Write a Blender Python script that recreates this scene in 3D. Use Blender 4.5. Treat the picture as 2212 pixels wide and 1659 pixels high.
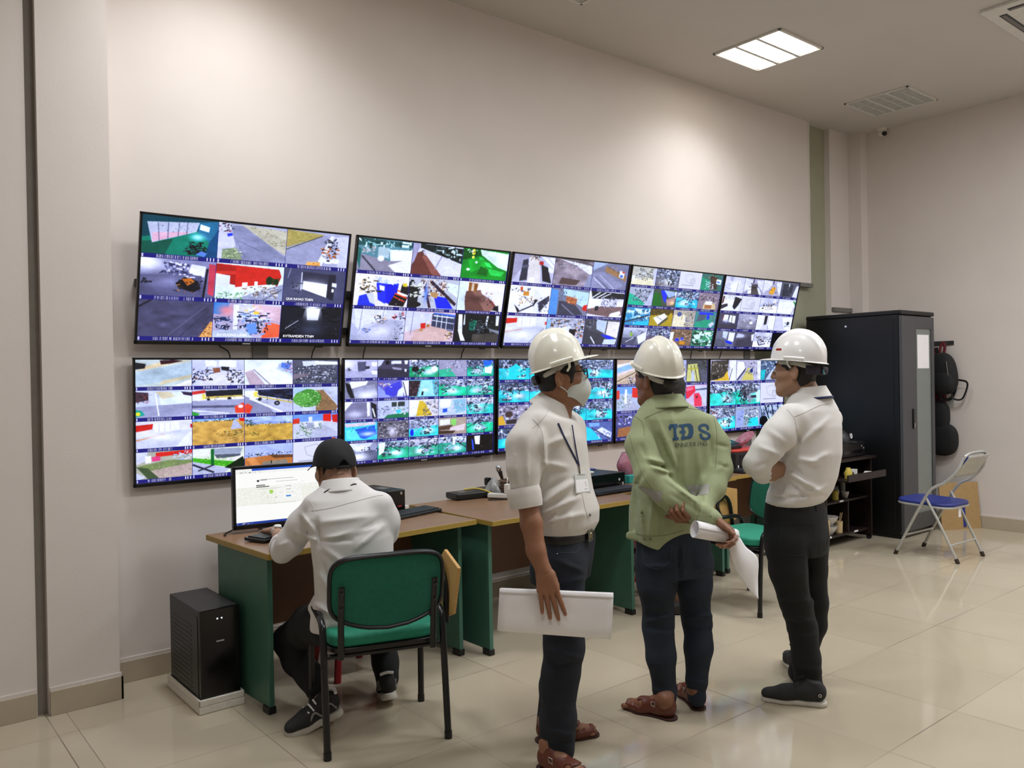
import bpy, bmesh, math, random
import numpy as np
from mathutils import Vector, Matrix, Euler
from mathutils.bvhtree import BVHTree

for o in list(bpy.data.objects):
    bpy.data.objects.remove(o, do_unlink=True)
scene = bpy.context.scene
COL = scene.collection
rnd = random.Random(7)

# ------------------------------------------------------------------ camera
YAW, PITCH, ROLL, FPX = 0.6857, -0.0073, -0.0175, 1779.2
CAM = np.array([0.0, -4.462, 1.5024])
CF = np.array([math.sin(YAW) * math.cos(PITCH), math.cos(YAW) * math.cos(PITCH), math.sin(PITCH)])
_r = np.array([math.cos(YAW), -math.sin(YAW), 0.0]); _u = np.cross(_r, CF)
CR = math.cos(ROLL) * _r + math.sin(ROLL) * _u
CU = -math.sin(ROLL) * _r + math.cos(ROLL) * _u
cd = bpy.data.cameras.new('camera'); co = bpy.data.objects.new('camera', cd); COL.objects.link(co)
cd.sensor_width = 36.0; cd.sensor_fit = 'HORIZONTAL'; cd.lens = FPX / 2212 * 36.0; cd.clip_start = 0.05
co.matrix_world = Matrix(((CR[0], CU[0], -CF[0], CAM[0]), (CR[1], CU[1], -CF[1], CAM[1]),
                          (CR[2], CU[2], -CF[2], CAM[2]), (0, 0, 0, 1)))
scene.camera = co
scene.view_settings.view_transform = 'Standard'
scene.view_settings.look = 'None'
scene.view_settings.gamma = 1.0
scene.view_settings.use_curve_mapping = False
scene.view_settings.exposure = 0.0

def at(x, y, depth):                       # photo pixel + distance along the view axis -> point of the room
    return CAM + (CF + CR * (x - 1106) / FPX - CU * (y - 829.5) / FPX) * depth

# ------------------------------------------------------------------ world and lamps' light
world = bpy.data.worlds.new('room_air'); scene.world = world; world.use_nodes = True
world.node_tree.nodes['Background'].inputs[0].default_value = (0.9, 0.93, 1.0, 1)
world.node_tree.nodes['Background'].inputs[1].default_value = 0.0
CEIL = 4.0
TROFFERS = [  # x, y, watts, lit
    (1.62, -0.80, 21, 1), (3.60, -0.80, 0, 0), (5.61, -0.80, 18.5, 1), (7.58, -0.80, 0, 0),
    (1.62, -2.80, 25, 1), (3.60, -2.80, 44, 1), (5.61, -2.80, 46, 1),
    (-0.4, -4.80, 21, 1), (7.58, -3.80, 42, 1), (5.61, -4.80, 26, 1), (7.58, -5.80, 40, 1)]  # the two right-hand ones are unseen, added to brighten the right wall
def troffer_light(x, y, watts, spread=150):
    l = bpy.data.lights.new('troffer_light', 'AREA'); l.shape = 'RECTANGLE'; l.size = 0.56; l.size_y = 0.56
    l.energy = watts; l.color = (0.96, 1.0, 1.05); l.spread = math.radians(spread)
    o = bpy.data.objects.new('troffer_light', l); COL.objects.link(o); o.location = (x, y, CEIL - 0.012)
for x, y, w, lit in TROFFERS:
    if lit: troffer_light(x, y, w, 128 if y > -1 else 178)

# ------------------------------------------------------------------ mesh helpers
def s2l(c):
    c = np.asarray(c, float)
    return np.where(c <= 0.04045, c / 12.92, ((c + 0.055) / 1.055) ** 2.4)
def hexc(h):
    h = h.strip('#')
    if len(h) == 3: h = ''.join(a + a for a in h)
    return tuple(int(h[i:i + 2], 16) / 255 for i in (0, 2, 4))
def lin(h):
    return tuple(float(v) for v in s2l(hexc(h))) + (1.0,)

def mat(name, col, rough=0.5, metal=0.0, var=0.06, scale=30.0, bump=0.0, bscale=200.0, spec=0.5, coat=0.0, emit=0.0, alpha=1.0, trans=0.0, sheen=0.0):
    m = bpy.data.materials.new(name); m.use_nodes = True; nt = m.node_tree
    b = nt.nodes['Principled BSDF']; c = lin(col)
    b.inputs['Roughness'].default_value = rough; b.inputs['Metallic'].default_value = metal
    b.inputs['Specular IOR Level'].default_value = spec
    b.inputs['Coat Weight'].default_value = coat; b.inputs['Coat Roughness'].default_value = 0.08
    b.inputs['Transmission Weight'].default_value = trans; b.inputs['Alpha'].default_value = alpha
    b.inputs['Sheen Weight'].default_value = sheen
    tc = nt.nodes.new('ShaderNodeTexCoord')
    if var > 0:
        n = nt.nodes.new('ShaderNodeTexNoise'); n.inputs['Scale'].default_value = scale; n.inputs['Detail'].default_value = 4
        nt.links.new(tc.outputs['Object'], n.inputs['Vector'])
        r = nt.nodes.new('ShaderNodeValToRGB'); r.color_ramp.elements[0].position = 0.3; r.color_ramp.elements[1].position = 0.7
        r.color_ramp.elements[0].color = tuple(v * (1 - var) for v in c[:3]) + (1,)
        r.color_ramp.elements[1].color = tuple(min(1, v * (1 + var)) for v in c[:3]) + (1,)
        nt.links.new(n.outputs['Fac'], r.inputs['Fac']); nt.links.new(r.outputs['Color'], b.inputs['Base Color'])
    else: b.inputs['Base Color'].default_value = c
    if bump > 0:
        n2 = nt.nodes.new('ShaderNodeTexNoise'); n2.inputs['Scale'].default_value = bscale; n2.inputs['Detail'].default_value = 3
        nt.links.new(tc.outputs['Object'], n2.inputs['Vector'])
        bp = nt.nodes.new('ShaderNodeBump'); bp.inputs['Strength'].default_value = bump; bp.inputs['Distance'].default_value = 0.004
        nt.links.new(n2.outputs['Fac'], bp.inputs['Height']); nt.links.new(bp.outputs['Normal'], b.inputs['Normal'])
    if emit > 0:
        b.inputs['Emission Color'].default_value = c; b.inputs['Emission Strength'].default_value = emit
    return m

class MB:
    def __init__(s): s.v = []; s.f = []; s.mi = []
    def add(s, v, f, mi=0):
        o = len(s.v); s.v += [tuple(float(q) for q in p) for p in v]; s.f += [tuple(i + o for i in q) for q in f]; s.mi += [mi] * len(f); return s
    def box(s, x0, x1, y0, y1, z0, z1, M=None, mi=0):
        v = [Vector((x, y, z)) for z in (z0, z1) for y in (y0, y1) for x in (x0, x1)]
        if M is not None: v = [M @ p for p in v]
        return s.add(v, [(0, 2, 3, 1), (4, 5, 7, 6), (0, 1, 5, 4), (2, 6, 7, 3), (0, 4, 6, 2), (1, 3, 7, 5)], mi)
    def prism(s, poly, h, M=None, mi=0):     # polygon in xy extruded along z 0..h
        n = len(poly); v = [Vector((p[0], p[1], 0)) for p in poly] + [Vector((p[0], p[1], h)) for p in poly]
        if M is not None: v = [M @ p for p in v]
        f = [tuple(reversed(range(n))), tuple(range(n, 2 * n))] + [(i, (i + 1) % n, n + (i + 1) % n, n + i) for i in range(n)]
        return s.add(v, f, mi)
    def lathe(s, prof, M=None, seg=24, mi=0):
        v = []; f = []
        for r, z in prof:
            for k in range(seg):
                a = 2 * math.pi * k / seg; v.append(Vector((r * math.cos(a), r * math.sin(a), z)))
        for i in range(len(prof) - 1):
            for k in range(seg):
                k2 = (k + 1) % seg; f.append((i * seg + k, i * seg + k2, (i + 1) * seg + k2, (i + 1) * seg + k))
        if prof[0][0] > 1e-4: f.append(tuple(reversed(range(seg))))
        if prof[-1][0] > 1e-4: f.append(tuple(range((len(prof) - 1) * seg, len(prof) * seg)))
        if M is not None: v = [M @ p for p in v]
        return s.add(v, f, mi)
    def tube(s, pts, r, seg=10, closed=False, mi=0, flat=1.0, upv=None):
        P = [Vector(p) for p in pts]; n = len(P); rr = r if isinstance(r, (list, tuple)) else [r] * n
        v = []; f = []; prev = None
        for i in range(n):
            if closed: t = (P[(i + 1) % n] - P[i - 1])
            else: t = P[min(i + 1, n - 1)] - P[max(i - 1, 0)]
            t = t.normalized()
            if prev is None:
                a = Vector(upv) if upv is not None else (Vector((0, 0, 1)) if abs(t.z) < 0.9 else Vector((1, 0, 0)))
                nrm = (a - t * a.dot(t)).normalized()
            else:
                nrm = (prev - t * prev.dot(t)).normalized()
            prev = nrm; bi = t.cross(nrm)
            for k in range(seg):
                a = 2 * math.pi * k / seg
                v.append(P[i] + nrm * (math.cos(a) * rr[i]) + bi * (math.sin(a) * rr[i] * flat))
        m = n if closed else n - 1
        for i in range(m):
            j = (i + 1) % n
            for k in range(seg):
                k2 = (k + 1) % seg; f.append((i * seg + k, i * seg + k2, j * seg + k2, j * seg + k))
        if not closed:
            f.append(tuple(reversed(range(seg)))); f.append(tuple(range((n - 1) * seg, n * seg)))
        return s.add(v, f, mi)
    def ball(s, c, r, M=None, seg=16, mi=0):
        r = r if isinstance(r, (list, tuple)) else (r, r, r); v = []; f = []; st = seg // 2
        v.append(Vector((0, 0, -1)))
        for i in range(1, st):
            p = -math.pi / 2 + math.pi * i / st
            for k in range(seg):
                a = 2 * math.pi * k / seg; v.append(Vector((math.cos(p) * math.cos(a), math.cos(p) * math.sin(a), math.sin(p))))
        v.append(Vector((0, 0, 1)))
        for k in range(seg): f.append((0, 1 + (k + 1) % seg, 1 + k))
        for i in range(st - 2):
            for k in range(seg):
                k2 = (k + 1) % seg; a = 1 + i * seg; f.append((a + k, a + k2, a + seg + k2, a + seg + k))
        l = len(v) - 1
        for k in range(seg): f.append((l, l - seg + k, l - seg + (k + 1) % seg))
        v = [Vector((p.x * r[0], p.y * r[1], p.z * r[2])) for p in v]
        if M is not None: v = [M @ p for p in v]
        return s.add([p + Vector(c) for p in v], f, mi)
    def grid(s, fn, nu, nv, mi=0, closeu=False):
        v = [fn(i / (nu - 1 if not closeu else nu), j / (nv - 1)) for j in range(nv) for i in range(nu)]; f = []
        for j in range(nv - 1):
            for i in range(nu if closeu else nu - 1):
                i2 = (i + 1) % nu; f.append((j * nu + i, j * nu + i2, (j + 1) * nu + i2, (j + 1) * nu + i))
        return s.add(v, f, mi)
    def build(s, name, m, parent=None, bevel=0.0, smooth=True, solid=0.0, sub=0, seg=2):
        me = bpy.data.meshes.new(name); me.from_pydata(s.v, [], s.f)
        bm = bmesh.new(); bm.from_mesh(me); bmesh.ops.recalc_face_normals(bm, faces=bm.faces)
        bm.to_mesh(me); bm.free()
        for mm in (m if isinstance(m, (list, tuple)) else [m]): me.materials.append(mm)
        if any(s.mi): me.polygons.foreach_set('material_index', s.mi)
        return obj(name, me, parent, bevel, smooth, solid, sub, seg)

def obj(name, me, parent=None, bevel=0.0, smooth=True, solid=0.0, sub=0, seg=2):
    o = bpy.data.objects.new(name, me); COL.objects.link(o)
    if smooth:
        me.polygons.foreach_set('use_smooth', [True] * len(me.polygons))
        me.set_sharp_from_angle(angle=math.radians(40))
    if solid: md = o.modifiers.new('solid', 'SOLIDIFY'); md.thickness = solid; md.offset = -1
    if bevel:
        md = o.modifiers.new('bevel', 'BEVEL'); md.width = bevel; md.segments = seg; md.limit_method = 'ANGLE'; md.angle_limit = math.radians(40); md.harden_normals = True
    if sub: md = o.modifiers.new('sub', 'SUBSURF'); md.levels = sub; md.render_levels = sub
    if parent is not None: o.parent = parent
    return o
def spline(pts, n=8):                        # Catmull-Rom through the points
    P = [Vector(p) for p in pts]; Q = [P[0] * 2 - P[1]] + P + [P[-1] * 2 - P[-2]]; out = []
    for i in range(1, len(Q) - 2):
        a, b, c, d = Q[i - 1:i + 3]
        for k in range(n):
            t = k / n; out.append(0.5 * ((2 * b) + (c - a) * t + (2 * a - 5 * b + 4 * c - d) * t * t + (3 * b - a - 3 * c + d) * t ** 3))
    return out + [P[-1]]
def rrect(w, h, r, n=6):
    out = []
    for cx, cy, a0 in ((w / 2 - r, h / 2 - r, 0), (-w / 2 + r, h / 2 - r, 90), (-w / 2 + r, -h / 2 + r, 180), (w / 2 - r, -h / 2 + r, 270)):
        for k in range(n + 1):
            a = math.radians(a0 + 90 * k / n); out.append((cx + r * math.cos(a), cy + r * math.sin(a)))
    return out
def tag(o, label, cat, group=None):
    o['label'] = label; o['category'] = cat
    if group: o['group'] = group
    return o
def thing(name, label, cat, loc=(0, 0, 0), rz=0.0, group=None, rx=0.0):
    o = bpy.data.objects.new(name, None); COL.objects.link(o); o.empty_display_size = 0.1
    o.location = loc; o.rotation_euler = (rx, 0, rz)
    return tag(o, label, cat, group)
def struct(o):
    o['kind'] = 'structure'; return o
def dup(root, loc, rz, label, group=None, rx=0.0):
    def cp(o, par):
        c = o.copy(); COL.objects.link(c)
        if par is not None: c.parent = par
        for ch in list(o.children): cp(ch, c)
        return c
    r = cp(root, None); r.location = loc; r.rotation_euler = (rx, 0, rz); r['label'] = label
    if group: r['group'] = group
    return r
def RX(a): return Matrix.Rotation(a, 4, 'X')
def RY(a): return Matrix.Rotation(a, 4, 'Y')
def RZ(a): return Matrix.Rotation(a, 4, 'Z')
def TR(x, y, z): return Matrix.Translation((x, y, z))
def text_mesh(txt, size, M, name, m, parent, extrude=0.0004, align='CENTER'):
    cu = bpy.data.curves.new('t', 'FONT'); cu.body = txt; cu.size = size; cu.align_x = align; cu.extrude = extrude
    t = bpy.data.objects.new('t', cu); COL.objects.link(t)
    dg = bpy.context.evaluated_depsgraph_get(); me = bpy.data.meshes.new_from_object(t.evaluated_get(dg))
    bpy.data.objects.remove(t); me.name = name; me.transform(M); me.materials.clear(); me.materials.append(m)
    return obj(name, me, parent, smooth=False)

# ------------------------------------------------------------------ materials
M = {}
def mk(k, *a, **kw): M[k] = mat(k, *a, **kw)
mk('wall_paint', 'd9d0ca', 0.62, var=0.02, scale=3, bump=0.08, bscale=90, spec=0.3)
mk('ceiling_paint', 'c9c4bd', 0.8, var=0.015, scale=2, spec=0.2)
mk('green_wall', '9e9d88', 0.5, var=0.04, scale=6, bump=0.05)
mk('plaster_edge', 'c3beb5', 0.8, var=0.15, scale=40, bump=0.5, bscale=60)
mk('grey_strip', '8a847c', 0.6, var=0.08, scale=12, bump=0.2, bscale=60)
mk('skirting', 'b3a692', 0.25, var=0.04, scale=8)
mk('black_plastic', '0d0d0f', 0.38, var=0.1, bump=0.05)
mk('black_gloss', '0a0a0c', 0.15, var=0.05)
mk('dark_grey', '2a2b2d', 0.45, var=0.08)
mk('mount_grey', '6f6b67', 0.5, var=0.06)
mk('rail_dark', '2e2d2e', 0.5)
mk('black_metal', '111214', 0.3, metal=0.0, var=0.06)
mk('chrome', 'c8c8c8', 0.15, metal=1.0, var=0.03)
mk('desk_wood', '87664a', 0.36, var=0.05, scale=9)
mk('desk_edge', 'a08438', 0.45, var=0.05)
mk('desk_green', '3f6b5a', 0.45, var=0.06, scale=14)
mk('desk_brown', '6b4a33', 0.5, var=0.08, scale=10)
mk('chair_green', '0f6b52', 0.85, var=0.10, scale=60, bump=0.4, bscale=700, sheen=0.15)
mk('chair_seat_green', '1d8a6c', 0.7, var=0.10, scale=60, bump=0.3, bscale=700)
mk('tablet_wood', 'c69a5a', 0.5, var=0.06)
mk('blue_vinyl', '27337f', 0.4, var=0.08)
mk('silver_paint', 'b9b8b2', 0.35, metal=0.35, var=0.05)
mk('brown_rubber', '32241c', 0.8)
mk('foam_white', 'e2ddd2', 0.85, var=0.05, scale=50, bump=0.5, bscale=120)
mk('red_plastic', '7d1016', 0.35, var=0.05)
mk('cardboard', 'a98a5c', 0.8, var=0.06)
mk('dark_wood', '1f1310', 0.4, var=0.2, scale=12)
mk('white_plastic', 'd9d6cd', 0.4, var=0.03)
mk('yellow_plastic', 'c7b04b', 0.4)
mk('paper_white', 'f2f0f2', 0.7, var=0.015, scale=14)
mk('cream_wood', 'c9b184', 0.6)
mk('bowl_white', 'd8d4cf', 0.25)
mk('teapot_grey', '8b8a83', 0.3, var=0.1)
mk('led_white', 'e8f0ff', 0.4, emit=0.8)
mk('red_mark', 'c0392b', 0.5)
mk('lime_green', 'a9c63a', 0.6)
mk('teal', '1f8f86', 0.5)
mk('scissor_green', '0d5a43', 0.35)
mk('basket_brown', '6b5442', 0.7, var=0.25, scale=60, bump=0.5)
mk('pink_wrap', '9a5f72', 0.4, var=0.25, scale=40, bump=0.6, bscale=40)
mk('bag_clear', 'c9cac8', 0.2, alpha=0.45, bump=0.6, bscale=40)
mk('rack_black', '08080a', 0.42, var=0.05)
mk('rack_grey', '46474a', 0.45, var=0.05)
mk('rack_glass', '7b817e', 0.12, var=0.03)
mk('bag_black', '121214', 0.8, var=0.15, bump=0.4, bscale=150)
mk('bag_red', '5f1520', 0.8, var=0.1)
# ------------------------------------------------------------------ floor material (60 cm polished tiles)
def floor_material():
    m = bpy.data.materials.new('floor_tiles'); m.use_nodes = True; nt = m.node_tree; L = nt.links.new
    b = nt.nodes['Principled BSDF']
    g = nt.nodes.new('ShaderNodeNewGeometry'); sp = nt.nodes.new('ShaderNodeSeparateXYZ'); L(g.outputs['Position'], sp.inputs[0])
    def math_(op, a, bb=None, c=None):
        n = nt.nodes.new('ShaderNodeMath'); n.operation = op
        for i, q in enumerate((a, bb, c)):
            if q is None: continue
            if isinstance(q, (int, float)): n.inputs[i].default_value = q
            else: L(q, n.inputs[i])
        return n.outputs[0]
    def joint(axis, off, w=0.0017):
        t = math_('DIVIDE', math_('SUBTRACT', sp.outputs[axis], off), 0.6)
        fr = math_('ABSOLUTE', math_('SUBTRACT', math_('FRACT', math_('ADD', t, 100.5)), 0.5))
        return math_('LESS_THAN', fr, w / 0.6), t
    jx, tx = joint(0, 3.185); jy, ty = joint(1, -2.28)
    jz = math_('LESS_THAN', math_('ABSOLUTE', math_('SUBTRACT', sp.outputs[0], 0.705)), 0.0022)
    j = math_('MAXIMUM', math_('MAXIMUM', jx, jy), jz)
    # per-tile tone
    cb = nt.nodes.new('ShaderNodeCombineXYZ'); L(math_('FLOOR', math_('ADD', tx, 0.0)), cb.inputs[0]); L(math_('FLOOR', ty), cb.inputs[1])
    wn = nt.nodes.new('ShaderNodeTexWhiteNoise'); L(cb.outputs[0], wn.inputs['Vector'])
    n = nt.nodes.new('ShaderNodeTexNoise'); n.inputs['Scale'].default_value = 2.2; n.inputs['Detail'].default_value = 5; L(g.outputs['Position'], n.inputs['Vector'])
    mixf = math_('ADD', math_('MULTIPLY', wn.outputs['Value'], 0.35), math_('MULTIPLY', n.outputs['Fac'], 0.65))
    r = nt.nodes.new('ShaderNodeValToRGB'); r.color_ramp.elements[0].position = 0.3; r.color_ramp.elements[1].position = 0.75
    r.color_ramp.elements[0].color = lin('b5a993'); r.color_ramp.elements[1].color = lin('c0b49e'); L(mixf, r.inputs['Fac'])
    n2 = nt.nodes.new('ShaderNodeTexNoise'); n2.inputs['Scale'].default_value = 1.3; L(g.outputs['Position'], n2.inputs['Vector'])
    r2 = nt.nodes.new('ShaderNodeValToRGB'); r2.color_ramp.elements[0].color = lin('5a4f42'); r2.color_ramp.elements[1].color = lin('a09380')
    r2.color_ramp.elements[0].position = 0.4; r2.color_ramp.elements[1].position = 0.62; L(n2.outputs['Fac'], r2.inputs['Fac'])
    mx = nt.nodes.new('ShaderNodeMixRGB'); L(j, mx.inputs[0]); L(r.outputs[0], mx.inputs[1]); L(r2.outputs[0], mx.inputs[2])
    L(mx.outputs[0], b.inputs['Base Color'])
    n3 = nt.nodes.new('ShaderNodeTexNoise'); n3.inputs['Scale'].default_value = 5; n3.inputs['Detail'].default_value = 6; L(g.outputs['Position'], n3.inputs['Vector'])
    L(math_('ADD', math_('MULTIPLY', n3.outputs['Fac'], 0.06), math_('ADD', math_('MULTIPLY', j, 0.5), 0.05)), b.inputs['Roughness'])
    b.inputs['Specular IOR Level'].default_value = 0.45
    return m
M['floor'] = floor_material()

XR, XL, YB = 8.40, -3.2, -9.2                # right wall, left wall, wall behind the camera
def slab(name, boxes, m, bevel=0.0):
    mb = MB()
    for b_ in boxes: mb.box(*b_)
    return struct(mb.build(name, m, bevel=bevel))
slab('floor', [(XL - .2, XR + .2, YB - .2, 0.3, -0.1, 0)], M['floor'])
slab('ceiling', [(XL - .2, XR + .2, YB - .2, 0.3, CEIL, CEIL + 0.1)], M['ceiling_paint'])
# plasterboard lining of the screen wall, stopping short of the green wall behind it
WX0, WX1 = 1.02, 7.515
mb = MB()
mb.prism([(WX0 - .05, 0), (6.55, 0), (6.55, 2.352), (WX1, 2.352), (WX1, CEIL), (WX0 - .05, CEIL)], 0.06, Matrix(((1, 0, 0, 0), (0, 0, 1, 0), (0, 1, 0, 0), (0, 0, 0, 1))))
mb.box(7.905, 8.3, 0, 0.06, 0, CEIL)
struct(mb.build('wall_back', M['wall_paint']))
slab('wall_rear', [(WX0 - .1, XR, 0.06, 0.16, 0, CEIL)], M['green_wall'])
slab('trim_1', [(6.75, 7.56, -0.004, 0.03, 2.352, 2.392)], M['mount_grey'])
# torn plaster edge along the green strip
mb = MB(); r_ = random.Random(3); z = 2.392; prev = 0.02
while z < CEIL:
    h = min(r_.uniform(0.03, 0.16), CEIL - z); w = r_.uniform(0.004, 0.05)
    mb.prism([(WX1, z), (WX1 + prev, z), (WX1 + w, z + h), (WX1, z + h)], 0.04, Matrix(((1, 0, 0, 0), (0, 0, 1, 0.012), (0, 1, 0, 0), (0, 0, 0, 1)))); prev = w; z += h
struct(mb.build('trim_2', M['plaster_edge'], smooth=False))
slab('trim_3', [(7.905, 8.27, -0.03, 0.0, 2.13, 2.17)], M['mount_grey'])
slab('trim_4', [(WX1 - 0.012, WX1 + 0.004, -0.006, 0.012, 2.392, CEIL)], M['white_plastic'])
# left pilaster and the wall beyond the expansion joint
slab('wall_left', [(0.718, WX0, -0.215, 0.06, 0, CEIL)], M['wall_paint'])
slab('wall_left_far', [(XL, 0.676, -0.19, 0.06, 0, CEIL)], M['wall_paint'])
slab('trim_5', [(0.676, 0.718, -0.172, 0.06, 0, CEIL)], M['grey_strip'])
slab('wall_right', [(8.27, XR + .12, -0.14, 0.1, 0, CEIL), (XR, XR + .12, YB, -0.14, 0, CEIL)], M['wall_paint'])
slab('wall_left_side', [(XL - .12, XL, YB, 0, 0, CEIL)], M['wall_paint'])
slab('wall_front', [(XL, XR + .1, YB - .12, YB, 0, CEIL)], M['wall_paint'])
slab('baseboard_back', [(WX0, 8.27, -0.012, 0.0, 0, 0.108)], M['skirting'], 0.002)
slab('baseboard_left', [(0.722, WX0 + .012, -0.228, -0.215, 0, 0.112), (WX0, WX0 + .012, -0.228, -0.0, 0, 0.112)], M['skirting'], 0.002)
slab('baseboard_left_far', [(XL, 0.672, -0.203, -0.19, 0, 0.112)], M['skirting'], 0.002)
slab('baseboard_right', [(8.258, 8.27, -0.152, 0, 0, 0.115), (8.258, XR, -0.152, -.14, 0, .115), (XR - .012, XR, YB, -0.152, 0, 0.115)], M['skirting'], 0.002)
mb = MB()                                     # painted plaster lip above the skirting tiles
mb.box(WX0, 6.55, -0.007, 0, 0.108, 0.125); mb.box(0.722, WX0 + .006, -0.221, -0.215, 0.112, 0.128); mb.box(XL, .672, -0.197, -0.19, .112, .128); mb.box(XR - .007, XR, YB, -.14, .115, .13)
struct(mb.build('trim_6', M['wall_paint']))

# ------------------------------------------------------------------ ceiling fittings
mk('lamp_lit', 'fff6e6', 0.5, emit=7.0, var=0)
mk('louvre_alu', 'cfcfca', 0.45, metal=0.1, var=0.05)
mk('troffer_white', 'd5d2cb', 0.5)
mk('tube_off', 'cfd0cb', 0.4)
def troffer(x, y, lit, label):
    t = thing('ceiling_light', label, 'ceiling light', (x, y, CEIL), 0, 'recessed ceiling lights')
    H = 0.295; mb = MB()
    for a in ((-H, H, -H, -H + .018), (-H, H, H - .018, H), (-H, -H + .018, -H, H), (H - .018, H, -H, H)): mb.box(a[0], a[1], a[2], a[3], -0.014, 0.0)
    mb.build('frame', M['troffer_white'], t, bevel=0.002)
    mb = MB(); mb.box(-H + .018, H - .018, -H + .018, H - .018, -0.0015, 0.0); mb.build('reflector', M['louvre_alu'], t)
    for i in range(3):
        yc = (i - 1) * 0.187; mb = MB()
        if lit:
            mb.prism([(p[0], p[1]) for p in rrect(.53, .148, .02)], 0.004, TR(0, yc, -0.0085)); mb.build('lamp_panel', M['lamp_lit'], t, smooth=False)
        else:
            mb.tube([(-.26, yc, -.006), (.26, yc, -.006)], .006, 10); mb.build('lamp_tube', M['tube_off'], t)
    mb = MB()
    for yc in (-.0935, .0935): mb.box(-H + .018, H - .018, yc - .013, yc + .013, -0.013, -0.001)
    if not lit:
        for k in range(13):
            xx = -.26 + k * .0433
            for yc in (-.187, 0, .187): mb.box(xx - .002, xx + .002, yc - .08, yc + .08, -.012, -.002)
    mb.build('louvre', M['louvre_alu'], t)
    return t
lab = {0: 'lit square ceiling light above the leftmost screens', 1: 'unlit ceiling light at the top edge of the photo left of the glowing one',
       2: 'glowing square ceiling light with three bright panels', 3: 'unlit grey louvred ceiling light nearest the corner with the dome camera'}
far = ['over the open floor behind the seated man', 'above the man with the paper sheaf', 'above the men on the right', 'behind the camera on the left', 'added to brighten the right wall', 'behind the camera in the middle', 'added at the right rear to brighten that side']
for i, (x, y, w, lit) in enumerate(TROFFERS):
    troffer(x, y, lit, lab.get(i) or 'lit square ceiling light ' + far[i - 4])
# ceiling air conditioner cassette
t = thing('air_conditioner', 'white ceiling air conditioner cassette at the top right edge of the photo', 'air conditioner', (6.62, -2.50, CEIL))
mb = MB(); mb.prism(rrect(.86, .80, .03), 0.022, TR(0, 0, -0.022)); mb.build('panel', M['troffer_white'], t, bevel=.004)
mb = MB(); mb.prism(rrect(.42, .38, .02), 0.006, TR(0, 0, -0.028)); mb.build('intake_grille', M['white_plastic'], t, bevel=.002)
for (a, b_, c, d) in ((-.28, .28, .28, .33), (-.28, .28, -.33, -.28), (-.36, -.31, -.25, .25), (.31, .36, -.25, .25)):
    mb = MB(); mb.box(a, b_, c, d, -0.0235, -0.02); mb.build('air_slot', M['dark_grey'], t, smooth=False)
    mb = MB(); mb.box(a + .012, b_ - .012, c + .012, d - .012, -0.027, -0.023); mb.build('flap', M['mount_grey'], t, smooth=False)
# dome camera
t = thing('dome_camera', 'small white dome security camera high in the right corner', 'security camera', (8.35, -0.33, CEIL))
mb = MB(); mb.lathe([(0.001, 0), (.05, 0), (.05, -.018), (.042, -.03)]); mb.build('base', M['white_plastic'], t)
mb = MB(); mb.ball((0, -.0, -.045), .036); mb.build('ball', M['white_plastic'], t)
mb = MB(); mb.tube([(-.008, -.022, -.055), (-.018, -.042, -.066)], .022, 14); mb.build('lens', M['black_gloss'], t)
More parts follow.
